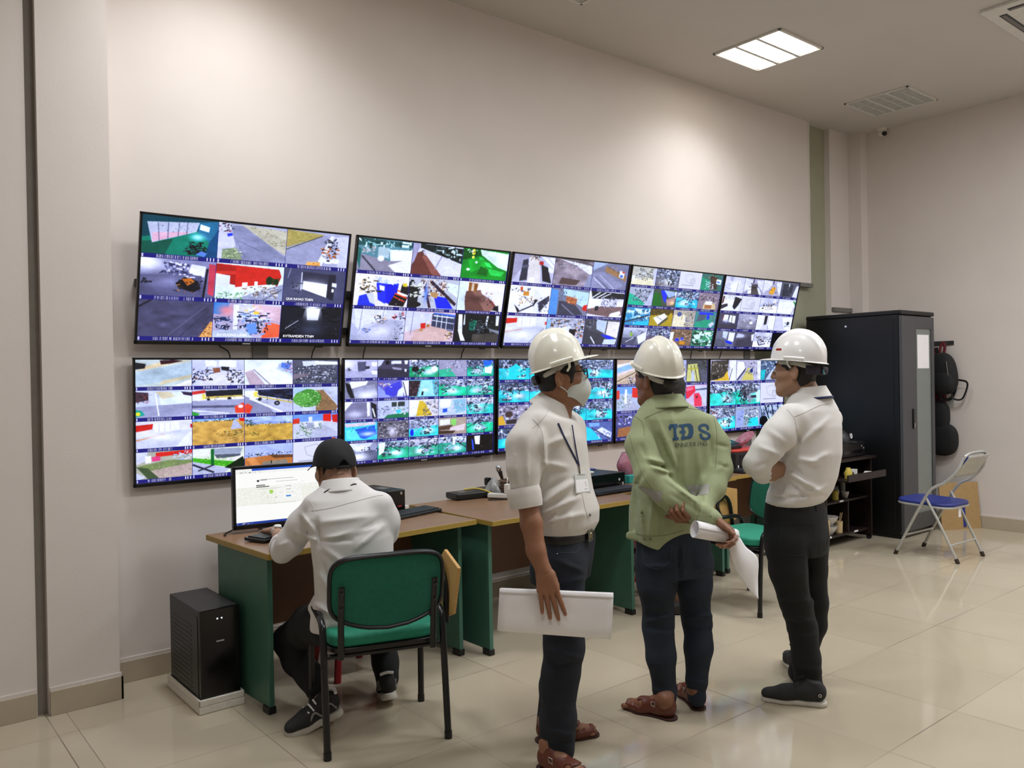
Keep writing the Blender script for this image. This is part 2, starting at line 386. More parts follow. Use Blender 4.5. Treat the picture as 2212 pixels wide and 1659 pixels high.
# ------------------------------------------------------------------ pictures on the screens (drawn pixel by pixel, shown as a fine grid of lit cells)
class Pic:
    def __init__(s, w, h, seed):
        s.w, s.h = w, h; s.a = np.zeros((h, w, 3)); s.r = np.random.RandomState(seed)
        s.X, s.Y = np.meshgrid((np.arange(w) + .5) / w * 100, (np.arange(h) + .5) / h * 100)
    def mask(s, p):
        m = np.zeros((s.h, s.w), bool); n = len(p)
        for i in range(n):
            x0, y0 = p[i]; x1, y1 = p[(i + 1) % n]
            if y0 == y1: continue
            c = (s.Y >= min(y0, y1)) & (s.Y < max(y0, y1))
            m ^= c & (s.X < x0 + (s.Y - y0) * (x1 - x0) / (y1 - y0))
        return m
    def put(s, m, c, tex=0.06):
        k = int(m.sum())
        if k: s.a[m] = np.clip(np.array(c) * (1 + tex * s.r.randn(k, 1)), 0, 1)
    def line(s, c, x0, y0, x1, y1, w):
        dx, dy = x1 - x0, (y1 - y0) * .57; L = math.hypot(dx, dy) + 1e-6
        nx, ny = -dy / L * w / 2, dx / L * w / 2 / .57
        s.put(s.mask([(x0 + nx, y0 + ny), (x1 + nx, y1 + ny), (x1 - nx, y1 - ny), (x0 - nx, y0 - ny)]), c)
    def noise(s, n, amp):
        g = s.r.randn(n + 1, n + 1); yy = np.linspace(0, n - .01, s.h); xx = np.linspace(0, n - .01, s.w)
        yi = yy.astype(int); xi = xx.astype(int); fy = (yy - yi)[:, None]; fx = (xx - xi)[None]
        v = (g[yi][:, xi] * (1 - fx) + g[yi][:, xi + 1] * fx) * (1 - fy) + (g[yi + 1][:, xi] * (1 - fx) + g[yi + 1][:, xi + 1] * fx) * fy
        s.a = np.clip(s.a * (1 + amp * v[..., None]), 0, 1)
    def run(s, cmd):
        for c in cmd.split(';'):
            t = c.split()
            if not t: continue
            k = t[0]
            if k == 'F': s.a[:] = hexc(t[1])
            elif k == 'V':
                a, b = np.array(hexc(t[1])), np.array(hexc(t[2])); f = (s.Y / 100)[..., None]; s.a = a * (1 - f) + b * f
            elif k == 'P':
                q = list(map(float, t[2:])); s.put(s.mask(list(zip(q[::2], q[1::2]))), hexc(t[1]))
            elif k == 'E':
                x, y, a, b = map(float, t[2:6]); s.put(((s.X - x) / a) ** 2 + ((s.Y - y) / b) ** 2 < 1, hexc(t[1]))
            elif k == 'H':                      # soft glow
                x, y, a, b = map(float, t[2:6]); f = np.exp(-(((s.X - x) / a) ** 2 + ((s.Y - y) / b) ** 2))[..., None]
                s.a = s.a * (1 - f) + np.array(hexc(t[1])) * f
            elif k == 'L':
                q = list(map(float, t[2:])); s.line(hexc(t[1]), *q)
            elif k == 'C':                      # clutter: n x0 y0 x1 y1 size colours...
                n, x0, y0, x1, y1, z = int(t[1]), *map(float, t[2:7]); cs = t[7:]
                z *= .62
                for _ in range(int(n * 2.2)):
                    x, y = s.r.uniform(x0, x1), s.r.uniform(y0, y1); a = s.r.uniform(0, 6.28) if s.r.rand() < .5 else (0, 1.57)[s.r.randint(2)]
                    l = z * s.r.uniform(.4, 1.3); s.line(hexc(cs[s.r.randint(len(cs))]), x, y, x + l * math.cos(a), y + l * math.sin(a), z * s.r.uniform(.08, .4))
            elif k == 'N': s.noise(int(t[1]), float(t[2]))
            elif k == 'X':                      # empty channel: outline of a bullet camera
                s.a[:] = hexc('e2e6ff')
                for q in ((25, 22, 52, 12), (52, 12, 70, 40), (25, 22, 30, 55), (30, 55, 52, 70), (52, 40, 70, 40)): s.line(hexc('b4bad8'), *q, 1.6)
                m = np.abs(np.hypot((s.X - 60) / 10, (s.Y - 55) / 16) - 1) < .13; s.put(m, hexc('b4bad8'))
                m = np.abs(np.hypot((s.X - 60) / 5, (s.Y - 55) / 8) - 1) < .2; s.put(m, hexc('b4bad8'))
                s.line(hexc('8b91b8'), 12, 80, 68, 80, 2)
    def soft(s):
        a = s.a; p = np.pad(a, ((1, 1), (1, 1), (0, 0)), 'edge')
        s.a = a * .5 + (p[:-2, 1:-1] + p[2:, 1:-1] + p[1:-1, :-2] + p[1:-1, 2:]) * .125
def mach(fl, seed, wall='8f95b8', dense=60, cl='1a2028 39424f 5d6a7c aab4cc d8e0f4'):   # machine hall on a coloured floor
    r = random.Random(seed); a = r.uniform(25, 60); b = r.uniform(25, 60); k = r.uniform(5, 60)
    s = 'V %s 596080;P %s 0 %d 100 %d 100 100 0 100;H e8f8ff %d 70 22 18;' % (wall, fl, a, b, r.uniform(30, 70))
    s += 'C %d 0 3 100 42 16 %s;C %d %d 20 %d 88 18 %s;' % (dense, cl, dense // 2, k, k + 36, cl)
    for _ in range(4): s += 'L %s %d 0 %d %d 2;' % (r.choice(['c4cce6', '232a36', '4d596e']), r.uniform(0, 100), r.uniform(0, 100), r.uniform(40, 75))
    return s + 'N 6 .13'
def grey(seed, base='a9adc6'):
    r = random.Random(seed); k = r.uniform(30, 55)
    return 'V %s 6d7088;P d6dbf2 %d 0 %d 0 %d %d %d %d;P 55586c 0 %d 100 %d 100 100 0 100;H f4f6ff %d 75 30 22;C 14 0 25 100 55 14 22242e 3c3f4e c9cde0;N 4 .16' % (base, r.uniform(0, 40), r.uniform(50, 100), r.uniform(55, 100), k, r.uniform(0, 40), k + 5, k + 12, k, r.uniform(30, 80))
def offc(seed):
    return 'V c9ccdf 9ea2bb;P e8ebfa 0 62 100 48 100 100 0 100;C 30 10 25 95 75 13 15161d 2b2d38 0c0d12 e2b060 f2f4ff;P 17181f 20 60 34 90 70 78 60 66;P d8dcf0 26 62 36 84 66 75 58 66;C 18 30 55 65 80 7 17181f 3c3f4e c77f36 ffffff;N 5 .1'
T_ = 'teal'
SCREENS = {}
SCREENS['u1'] = (3, 3, [
 'F 0d4a55;P 0a7d66 0 58 72 32 100 60 100 100 0 100;P 0c5a4a 0 70 40 58 30 100 0 100;P b7bccd 6 18 74 8 70 34 13 72;P d9a9b8 13 45 60 36 60 40 13 70;L 55607a 20 18 22 66 1;L 55607a 33 16 33 60 1;L 55607a 47 13 46 51 1;L 55607a 58 11 57 45 1;C 16 22 18 66 40 3 23252e 4a4e60;P 2a6f8c 74 8 100 0 100 60 90 62 72 34;P e9f7ff 75 12 88 18 87 32 74 27;H a8fbff 72 48 9 9;P 0d4f74 88 60 100 20 100 100 82 100;C 26 58 62 84 96 12 0a0b10 14161d 22303a;P 5f86c9 70 96 78 84 86 90 82 100',
 'F a9abc0;P b8b49e 30 0 100 8 100 78 42 20;C 60 45 4 98 55 5 8f8c6c a8a488 77794f c7c2a8;P 8a8da6 16 8 34 4 100 82 100 100 32 100;P c9cbe0 0 0 16 0 24 60 8 100 0 100;C 12 0 0 18 24 8 7a2a34 15161d e4e6f5;P 2b3fc9 12 30 19 26 20 34 13 38;P 8a9a78 6 74 26 66 36 100 6 100;C 30 6 70 32 98 6 5f7048 9fae86 d9e0c0;L 70738c 30 48 60 70 1.2;L 70738c 24 40 40 92 1;N 8 .06',
 'F a4a7bd;P a89a5c 0 0 60 6 30 30 0 52;C 40 0 2 50 40 6 7c7a3c b7a768 8f8c55;P 9799b0 55 10 70 10 60 100 0 100 0 60;L 55584a 0 58 56 10 1.5;P c6c9dd 76 10 100 4 100 100 84 100;P d9dcee 70 6 76 8 58 100 48 100;C 14 60 16 82 46 10 17181f 2b2d38;C 20 56 42 82 74 9 c96f1e a3541a 17181f;E e9ebfa 68 84 8 8;E e9ebfa 80 82 7 8;E 3c3f4e 68 82 3 3;P e9a75a 34 90 54 88 56 100 32 100;C 8 34 88 54 99 5 7a4a1e f2c98a',
 'V 8d8fb0 5f5f7c;H f2f4ff 10 12 18 22;P e6e8fa 66 10 86 14 84 44 62 36;C 26 30 10 62 40 12 2f3050 e9ebfa 4a4b6c;P 5a5a76 0 45 80 40 86 100 0 100;H 7a7a98 30 60 30 20;C 18 56 42 66 70 10 3a3a54 c9cbe0;P 191822 46 64 58 46 76 56 80 76 70 88 50 76;P c9742a 54 52 66 48 72 58 62 70;C 14 48 56 80 86 8 17181f d98a36 2b2d38;P c2475a 90 6 100 8 98 96 90 90;L 1c1a24 84 100 88 20 3;C 8 2 54 14 66 8 24242f;N 5 .07',
 'F d9e8ff;P c93026 0 2 92 8 96 28 90 60 28 66 28 10;P a5261f 0 2 28 8 28 60 20 58 0 40;P c93a30 0 24 28 20 28 30 0 32;P dfe6f6 0 30 20 34 20 66 0 62;P e8edfa 28 66 88 50 88 60 28 78;P f2f5ff 38 52 46 50 46 64 38 66;P f2f5ff 56 46 61 46 61 58 56 60;P 9aa0b4 60 76 100 50 100 100 30 100;L 5a5f74 70 100 98 66 1.4;C 50 40 60 90 92 7 f2f4ff 5b5348 d8d2c4 7a5a3a;C 40 2 82 40 98 7 2f7a34 57a04a e2e8d8;C 20 74 34 92 56 6 1f4a24 33602a 123018;E 1d3a20 78 42 5 12;E 1d3a20 88 44 4 9',
 'F 4e5068;P 3a3a4c 28 8 76 12 72 40 30 34;P ffffff 31 36 70 42 70 86 30 68;H ffffff 48 60 22 22;P 2f2f3e 72 10 84 12 82 90 70 88;P eef1ff 78 36 86 38 86 50 78 48;E f4f6ff 80 60 2 6;P 55566c 0 66 30 60 76 86 70 100 0 100;L 8a8da6 10 0 6 30 1.4;L d8dcf0 28 10 28 64 1.4;C 8 12 40 26 70 6 22232e',
 'F 515067;N 9 .07;L 2b2a38 0 20 16 0 3;L 7b7a94 40 96 90 10 .6;L 3e3d52 55 100 96 20 1;P e2a465 82 100 96 56 100 56 100 100;C 26 84 62 99 99 4 3a2618 6b4626;L c98b4c 82 100 97 58 1.5',
 'F b0a9c0;P c9cbe0 34 0 100 0 100 40 34 46;P 3f86c9 0 0 22 0 20 26 8 34 0 32;H d98a90 18 22 12 16;P d8b4bc 56 0 100 6 100 50 60 40;P e5603f 78 50 100 60 100 96 72 100;H e06a4a 88 74 14 16;P eceefa 28 4 36 4 35 76 29 76;C 60 36 24 82 86 12 28324a 4a5a80 7fa0d8 c9d2ee 1a1f2e;P 6d94d8 48 60 62 54 66 86 52 90;P b9c4d2 0 82 46 74 60 100 0 100;C 16 2 40 24 78 12 1f2740 39507c;P f2c14a 58 22 66 22 66 30 58 30;C 12 36 2 70 20 8 f0c060 ffffff c9cbe0;N 5 .06',
 'F 15161f;H f4f7ff 50 12 14 30;P f6f9ff 40 6 62 6 60 42 42 42;P 23252f 0 0 38 8 30 60 0 84;P 1c1d27 64 8 100 0 100 100 68 40;H 3d4150 50 70 26 26;C 10 66 0 96 50 12 05060a 2b2d3a;L f2f5ff 28 44 8 70 .8;C 14 8 44 34 78 1.6 ffffff;C 14 68 46 92 84 1.6 ffffff'])
SCREENS['u2'] = (3, 3, [
 'F 5d8890;P 2f5a58 0 0 100 4 100 16 0 24;C 20 0 2 100 18 20 1f4442 8fc0c0 d9f2f2;P dfeeee 56 30 100 26 100 70 60 66;P f4ffff 60 34 100 30 100 66 62 62;P a9c0c4 36 24 56 26 56 58 36 54;C 16 8 26 28 44 7 e6dcd8 c0a49c f0ece8;P 8d8a97 0 48 58 66 100 58 100 100 0 100;P eceef2 56 80 100 50 100 100 70 100;L 44434e 8 56 34 100 3;E eef1ff 42 60 6 9;P 2a6a62 0 30 6 34 6 100 0 70',
 'F d4d4e6;P 1e2a2a 14 0 100 4 100 56 14 14;C 26 36 2 98 44 16 c9e0de 0f1616 3f5552;P d6d6e8 16 14 100 56 100 100 60 92;P 6a4038 0 36 18 24 56 100 0 100;P 8a5a50 18 40 26 36 60 100 42 100;P 9d9bb4 0 0 14 0 4 60 0 70;L 8d8ba4 58 34 46 80 2;C 8 14 14 24 36 6 1c1d24 f2f4ff',
 'F 0f8a2c;P d8f6dc 36 0 100 6 100 66 78 56 40 18;P eafff0 40 2 100 10 100 60;P 0a5a1e 0 4 36 0 40 20 0 40;P 17a838 12 36 46 32 56 52 20 80;P 38d860 46 40 58 42 66 60 54 56;P 30c858 34 24 44 28 46 36 36 34;P 2cc050 54 62 94 70 88 86 64 84;P 0b6a20 40 56 58 66 56 90 34 84;E f2e23a 22 10 4 10;E f2ff60 22 28 3 5;E e4ffe8 14 70 4 4;E d8ffe0 30 44 3 4;C 14 0 2 34 14 8 1a1c20 f4f6e8;N 6 .08',
 'F e8e4d6;P 1420c4 38 20 80 24 76 98 44 80;P 2838e8 38 20 56 22 58 92 44 80;P dfe8ff 38 14 60 8 80 24 66 28 42 26;P ffffff 44 32 54 36 54 50 46 48;C 20 38 8 82 26 8 e8f0ff 6f9ae0 f4f6ff;P 1c1620 74 60 100 66 92 98 64 96;L e8502a 78 46 100 58 2.4;L e8502a 74 56 98 70 2.4;L e8502a 72 66 94 82 2;P 191a22 86 26 100 32 100 60 84 52;P d8c43a 88 22 96 22 96 34 88 32;C 30 6 14 40 60 12 5a4a34 d8c4a0 2a2620 f4f0e4;P 2a3cc8 10 70 28 60 40 100 8 100;P c9cede 22 62 34 56 40 96 30 90;C 8 66 70 90 92 5 ffffff 17181f',
 'F b4b8c0;P d9ecec 70 10 100 16 100 60 80 40;P 22262a 0 20 20 30 18 100 0 100;C 20 0 10 24 60 16 101418 d4d8c4;C 70 22 4 72 60 10 e6d6c4 7a4a34 c9a88a 3a2430 f2ece4;L 3a2838 30 26 44 98 5;L 3a2838 42 10 96 84 6;C 24 40 14 96 84 5 e4dcd8 23202c;P 1a2ed0 50 56 76 62 92 98 58 98;P b08a5c 42 44 60 48 56 66 44 58;H 6b8ad0 34 50 4 30;E 17181f 14 88 12 9',
 'F ece6ea;P 6b4b44 14 34 52 26 92 92 70 100 16 100;P 8d6a60 30 34 50 30 86 96 60 100;P d9ecf8 0 0 18 4 14 60 18 100 0 100;P 8a5a2c 20 2 40 6 38 34 20 32;P c9b8a0 26 6 32 6 32 32 26 32;P f2eef4 42 8 100 14 100 86 50 40;C 14 46 30 74 66 6 c4414a 3a3c48 d9dcee;C 10 62 62 80 84 6 22232c b0443a;P 17181f 80 84 90 78 92 100 78 96;H 5a3e3a 40 60 18 14',
 'F c6cadf;P dfe3f6 4 0 62 0 60 30 10 60;P a4a8bf 0 40 16 70 10 100 0 100;P a9abbf 20 66 66 30 96 34 90 100 8 100;L 7a7e98 18 0 16 70 1;L 7a7e98 58 0 56 28 1;C 20 40 16 62 44 8 2a2c3a d8b08a 3c3f4e;C 12 72 6 100 28 9 1c1d26 c9413a;C 10 22 58 34 76 6 22242e 3a5cc8;C 14 78 40 98 96 8 2a2c36 8a8ea6;H dcdff0 60 70 20 20;N 4 .05',
 'F cdb4b8;P c9cce0 0 0 52 4 48 50 0 70;P c9a8a0 20 62 50 42 90 56 80 100 14 100;H dcb8ae 50 80 26 18;P 3f465c 52 6 100 12 98 62 52 48;P dfe4f6 54 10 98 16 97 20 54 14;L dfe4f6 62 8 62 50 1.4;L dfe4f6 72 10 72 54 1.4;L dfe4f6 82 10 82 58 1.4;L dfe4f6 52 28 98 38 1.4;P 3a6ac8 54 2 100 8 100 14 54 6;P c9281e 30 40 40 38 40 56 31 58;P b08a5c 28 60 36 58 36 66 28 66;P a87848 42 42 48 42 48 52 42 52;L 6a6e88 14 0 12 80 1;C 14 84 62 96 92 8 3a3226 c9a85a;P 7a7e98 84 56 96 58 96 66 84 62',
 'F 1e2124;P eef1f4 6 4 14 4 18 70 26 96 16 96 8 60;P dfe4e8 18 4 20 4 22 40 18 40;P e4eaec 68 6 72 6 70 40 66 40;P dfe6f0 88 4 96 4 96 40 90 40;E 1f8a6e 40 40 9 18;P 1a6a58 30 30 40 20 42 60 32 58;E 3a4044 54 46 10 16;C 40 30 16 80 70 9 0c0e10 4a5256 23282c 8a9296;P 4a4640 40 72 100 66 100 100 40 100;P 7e848a 74 50 100 58 100 70 80 60;N 6 .1'])
SCREENS['u3'] = (3, 3, [
 'F b4b4c6;P d9d4cc 36 0 60 10 70 100 36 100;P 9a98ac 0 0 40 0 16 60 0 100;P 3a3c48 22 20 34 14 36 90 18 96;P 5a5c6c 20 40 36 34 36 44 20 50;P eceefc 60 2 100 4 100 60 74 20;L 8a90b0 62 2 96 44 1.4;L 8a90b0 80 2 98 30 1.2;P 22232c 66 30 84 40 96 96 74 90;P b02a2a 60 20 70 18 72 30 62 32;P dfe3f4 84 40 98 44 96 60 86 56;C 10 36 2 60 14 8 3a2a22 6a5040;P eef0fa 40 80 54 78 54 100 40 100',
 'F 6e6468;P 8a8088 0 16 60 10 100 60 90 100 0 100;N 9 .12;P e6e9f6 10 2 96 18 100 56 52 20;C 26 14 4 96 40 6 b4b8c8 4a4c58 f4f6ff;P 8e92a8 90 58 100 44 100 100 80 100;H a89ca0 50 46 22 14;P 5a4a48 20 70 70 76 60 96 16 94',
 'F 7c7e92;P 9fb0c8 0 0 40 0 0 34;P 9a7a58 36 12 96 44 96 66 32 32;L 5a4632 40 14 92 46 1;C 20 36 12 96 60 5 b8966c 6a5038 c9a880;P f0f2fa 76 24 90 28 88 56 74 50;P d05040 82 26 90 28 89 34 82 33;P 4a70c8 78 40 86 42 85 52 77 50;P 8a8ca4 0 44 30 34 90 82 70 100 0 100;L c4c8dc 4 60 40 100 2;L c4c8dc 20 48 66 100 1.4;L 5a5c70 10 56 50 100 2',
 'V d9dcec c4c8da;P f0f2fc 0 0 60 4 100 0 100 100 0 100;C 10 2 6 50 24 8 22232c 9aa0b4 4a4e60;P c98a3a 32 20 46 20 46 36 32 36;P d05a30 24 4 30 4 30 18 24 18;P e2e5f4 60 8 100 60 80 100 60 100;P 22232c 14 70 24 100 60 72 70 50 64 46 30 92;P e8ebf8 20 72 28 92 56 70 62 54;C 34 24 36 74 74 7 15161d 2b2d38 d9902a e2e5f4;P 3a3c48 70 60 96 30 98 50 76 96;C 16 72 40 96 94 8 9aa0b4 4a4e60',
 'F 7a7c8c;P 5a90d0 0 2 18 8 20 100 0 100;P b8dcf4 30 0 100 10 100 76 66 52 34 22;C 14 64 26 92 54 6 5a6a80 9ac0dc;P 4a4a58 22 46 60 50 90 96 70 100 22 100;L c4c8dc 30 60 66 100 1;P a8643c 40 26 70 36 66 60 42 52;C 22 40 26 72 56 6 6a3a26 c98a60 e0b090;P c9281e 88 60 98 56 98 82 86 78;C 12 20 4 40 36 8 22303a 9ac0dc',
 'F dcdce8;P 24282e 4 0 100 4 100 26 10 30;L f4f6ff 8 28 30 4 2.4;L f4f6ff 20 28 46 4 2.4;L f4f6ff 34 26 60 6 2;P 7a6462 0 60 60 58 100 54 100 90 60 100 0 90;P eef0fa 0 30 34 32 34 60 0 72;P eef0fa 80 36 100 34 100 56 80 58;C 60 36 20 78 62 8 5a5e6c 8f94a4 d4d8e6 3a3c46;P 2b2d38 20 60 30 58 30 76 20 78;P f4f4fa 66 86 92 74 96 84 84 100 62 100',
 'F d4d8e6;P c4281e 0 10 26 8 26 24 0 30;P f4f6ff 30 8 72 6 72 34 30 40;L aab0c8 38 8 38 36 1;L aab0c8 48 8 48 36 1;L aab0c8 58 8 58 34 1;P bcc0ce 0 56 80 36 96 40 70 100 0 100;P e4e0e4 0 44 34 38 0 56;L c98a70 0 62 40 48 2;P d05040 94 18 100 18 100 30 94 30;H f4f6ff 40 70 30 16;L 8a8ea0 60 100 94 44 2',
 'F b4b8c8;C 70 4 2 98 60 12 2a2e36 d4d8e6 5a606c b07a50 8a90a0;P 8fb8e8 0 6 10 10 8 60 0 60;P dfe3f0 30 40 60 30 70 60 40 90;P 22232c 60 42 78 44 74 96 58 90;C 16 76 40 96 76 8 e06a20 17181f 3a3c46;C 14 66 72 90 96 6 7ac8e8 f4f6ff 22232c',
 'F 52545c;P b8c8dc 30 0 60 6 58 56 34 40;P e4dcd0 64 6 98 8 96 74 62 60;P f4f4f4 90 8 98 8 96 74 92 72;L dfe3f0 60 4 58 60 1;P 44464e 0 40 56 60 60 100 0 100;P 1a34d8 46 60 72 64 92 78 84 86 60 72;P c9d8f4 60 80 96 78 92 100 56 100;L e4e8f4 20 70 34 98 3;C 12 4 6 28 40 10 22242a 7a808c'])
U4 = ['F b8b8a8;P e6dfb4 10 66 90 58 100 100 0 100;C 50 14 8 86 74 12 22262c 5a5f66 8a8f98 3a3a2c d4d8e6;P e4e8f4 2 50 14 54 14 84 0 80;P c4c8d8 86 10 100 4 100 90 90 90',
 mach('6f7078', 11, '8a8fa4', 70) + ';C 16 10 62 60 96 8 e8c48a f2f4ff c98a5a', 'X',
 'F 3f6f64;P 22926e 0 20 40 40 40 100 0 100;P 4a3a30 40 10 76 16 76 90 44 96;C 22 20 46 60 90 12 f4f6ff e4e8f4 c9cede;P f0f2fa 70 26 94 30 92 60 70 56;P 4a80d8 74 38 88 42 86 52 74 48;C 14 30 2 70 40 10 c98a5a 22242a',
 'F a4acb8;P 1fae86 0 34 30 50 70 92 60 100 0 100;C 60 14 10 90 76 12 17191f 3a404a d4d8e6 8a909c;P b4b8cc 88 20 100 10 100 100 70 100',
 'F 4a5a48;P 1a6a28 0 20 30 30 40 100 0 100;P 2038e0 28 6 60 4 56 80 44 60;P 9fb4f0 42 4 86 10 98 30 66 46;P a88a88 56 60 98 34 92 86 64 96;P e4e8f4 90 10 100 10 100 60;H f4c890 84 76 10 12',
 mach('2fb8d0', 12, '5f7c90', 60), 'F 8a7c84;P c9b48a 30 60 80 60 90 100 26 100;C 50 0 4 100 60 12 3a3438 8a848c d4d0e0 5a5058;P e6e9f6 36 50 68 50 66 72 34 72;P 9a6a44 34 74 68 74 66 96 34 96',
 'F 3a90b8;P dfeef8 30 4 100 10 96 30 56 40;C 30 0 10 100 80 30 1f5a80 8fd0ec c9ecf8 5a7a8a;P 2fb8d0 50 80 100 70 100 100 30 100;L 3a3c46 0 84 96 40 4',
 'F 5a4c20;P a8942c 0 40 100 30 100 100 0 100;C 20 10 4 90 34 10 2a2414 8a7c4c 5a5238;P f2f4ff 14 54 60 24 74 44 38 92;P 5a5848 38 92 74 44 78 58 44 100;L 22242a 28 44 54 66 1.4;P b89c2c 84 20 94 20 90 76 80 70',
 'F b0a894;P e6dcb4 4 30 56 24 56 100 0 100;C 50 52 6 96 96 10 22242c 4a4c58 8a8ea0 d4d8e6;E 4a5a8a 26 24 10 14;L 5a5c6c 38 20 40 60 1.4',
 'F 4a8a84;P 2a3ad8 16 2 80 6 90 16 16 24;P 56606c 14 20 50 16 46 56 6 74;P 2a9a78 8 66 60 46 90 60 60 100 0 96;E 1c3ae0 60 34 7 16;P c4cad8 66 80 84 60 96 74 80 98;C 14 66 20 98 60 8 6a5a3a b08a4a 3a3c46',
 'V c0c8d8 5a5c6c;P 88b83a 30 30 40 28 40 48 30 50;C 30 30 16 90 60 10 3a3c46 8a8ea0;P e4e8f4 60 50 96 20 98 70 70 96;P 56586a 0 60 60 60 50 100 0 100;L e4e8f4 16 84 46 60 2',
 mach('6a6070', 13, '6a6a88', 70), 'F 7a6450;C 80 20 4 96 84 10 8a6a4c c9a888 3a2c22 d4c4b8 5a4a3c;P e4ead8 0 20 16 16 14 90 0 90;E 2a3ae0 34 64 9 10;E 3a4cf0 56 56 7 8;P c98a1e 46 76 72 74 70 92 46 92',
 'F 3a8a64;C 50 0 4 100 90 22 1a5a40 8fd4b4 dff4ea 2a3c34 5aa882;P e4f4ee 30 14 90 10 88 26 30 30;C 16 0 10 100 90 40 c9ece0 1f4a38']
SCREENS['u4'] = (4, 4, U4)
SCREENS['u5'] = (4, 4, ['F c4c4d8;H f2f4ff 50 60 30 40;L 4a4c5a 66 30 64 90 1.4;P a8a8bc 20 0 40 0 38 30 24 26;C 12 8 40 30 96 14 a4a6bc', 'F 9a98ae;P d4d6ea 0 0 40 10 36 60 0 90;P d4d6ea 60 8 100 4 100 80 70 40;P 5a5450 36 40 64 34 84 100 30 100;P eef0fa 20 60 36 56 40 96 22 98;C 20 26 24 66 70 10 17181f 2b2d38;P dfe2f2 66 54 80 60 96 100 82 96;L 17181f 46 0 44 30 4',
 'F a8a6b8;P d8daec 0 0 46 6 40 50 0 90;P dcdef0 70 10 100 4 100 100 80 60;P e0a03a 50 40 72 44 60 92 34 84;C 26 30 36 84 92 8 17181f 2b2d38 e0a03a 5a4a38;L 17181f 54 0 52 24 4', 'F 5a5c68;P d4d8e4 86 20 100 16 100 100 70 96;P 3a3c46 10 10 70 14 60 90 10 96;H e4e8f4 44 18 3 12;C 14 30 40 60 90 12 22242a 6a6c78',
 'F dfe2f2;P 22232c 64 8 100 20 86 60 70 92 58 74;P f0f2fc 0 40 60 20 50 100 0 100;P 3a3440 0 66 30 54 34 70 0 96;C 12 10 6 60 34 8 aab0c8 3a3c46;P 5a2a24 4 10 12 8 10 50 2 60', 'X', offc(3).replace('P 17181f 20 60 34 90 70 78 60 66;', ''), 'F cfd6ec;P f4f6ff 4 20 96 10 80 96 0 90;P 3a8a3a 80 6 100 16 100 40;L 8a5a4a 86 96 100 50 2;H e4e8f8 40 50 30 30',
 'F 4c4a5c;P eef4ff 26 10 48 12 46 54 22 50;P eef4ff 54 12 84 16 84 64 52 56;L c4544a 24 10 22 50 2;L 22232c 66 14 68 66 2.4;P 44424e 0 70 100 72 100 100 0 100;H b8bcd8 40 50 14 10', 'F a09fae;P 8a8894 0 50 60 30 100 40 100 100 0 100;C 24 20 20 96 50 9 dfe2f2 4a4c58 c9cbe0;E eef0fa 70 56 9 9;N 5 .1', 'F d0d0e2;P 3a3434 40 2 56 4 54 60 40 66;P eef0fa 0 0 36 4 34 90 0 100;P eef0fa 64 0 100 0 100 100 66 80;L 5a5c6c 64 70 66 96 2', 'F c6c8da;P f0f2fc 40 10 100 6 100 96 60 90;C 18 54 40 86 70 12 aab0c8 5a5c6c;P 3a3c46 70 36 84 38 80 60 70 60',
 'F 6c6e7c;P c4d0e4 34 0 60 6 56 50 36 40;P eef0fa 66 8 96 10 94 70 66 60;P 1a34d8 50 60 72 64 92 78 84 86 60 76;P 5a5c68 0 50 50 60 60 100 0 100', 'F 5a5864;P b4b8cc 10 10 46 20 40 50 6 40;P 4c4a54 14 40 80 30 96 100 6 100;P dfe2f2 84 20 100 10 100 60 90 60;H c4c8dc 30 30 20 12', offc(5), 'F 0a0a10'])
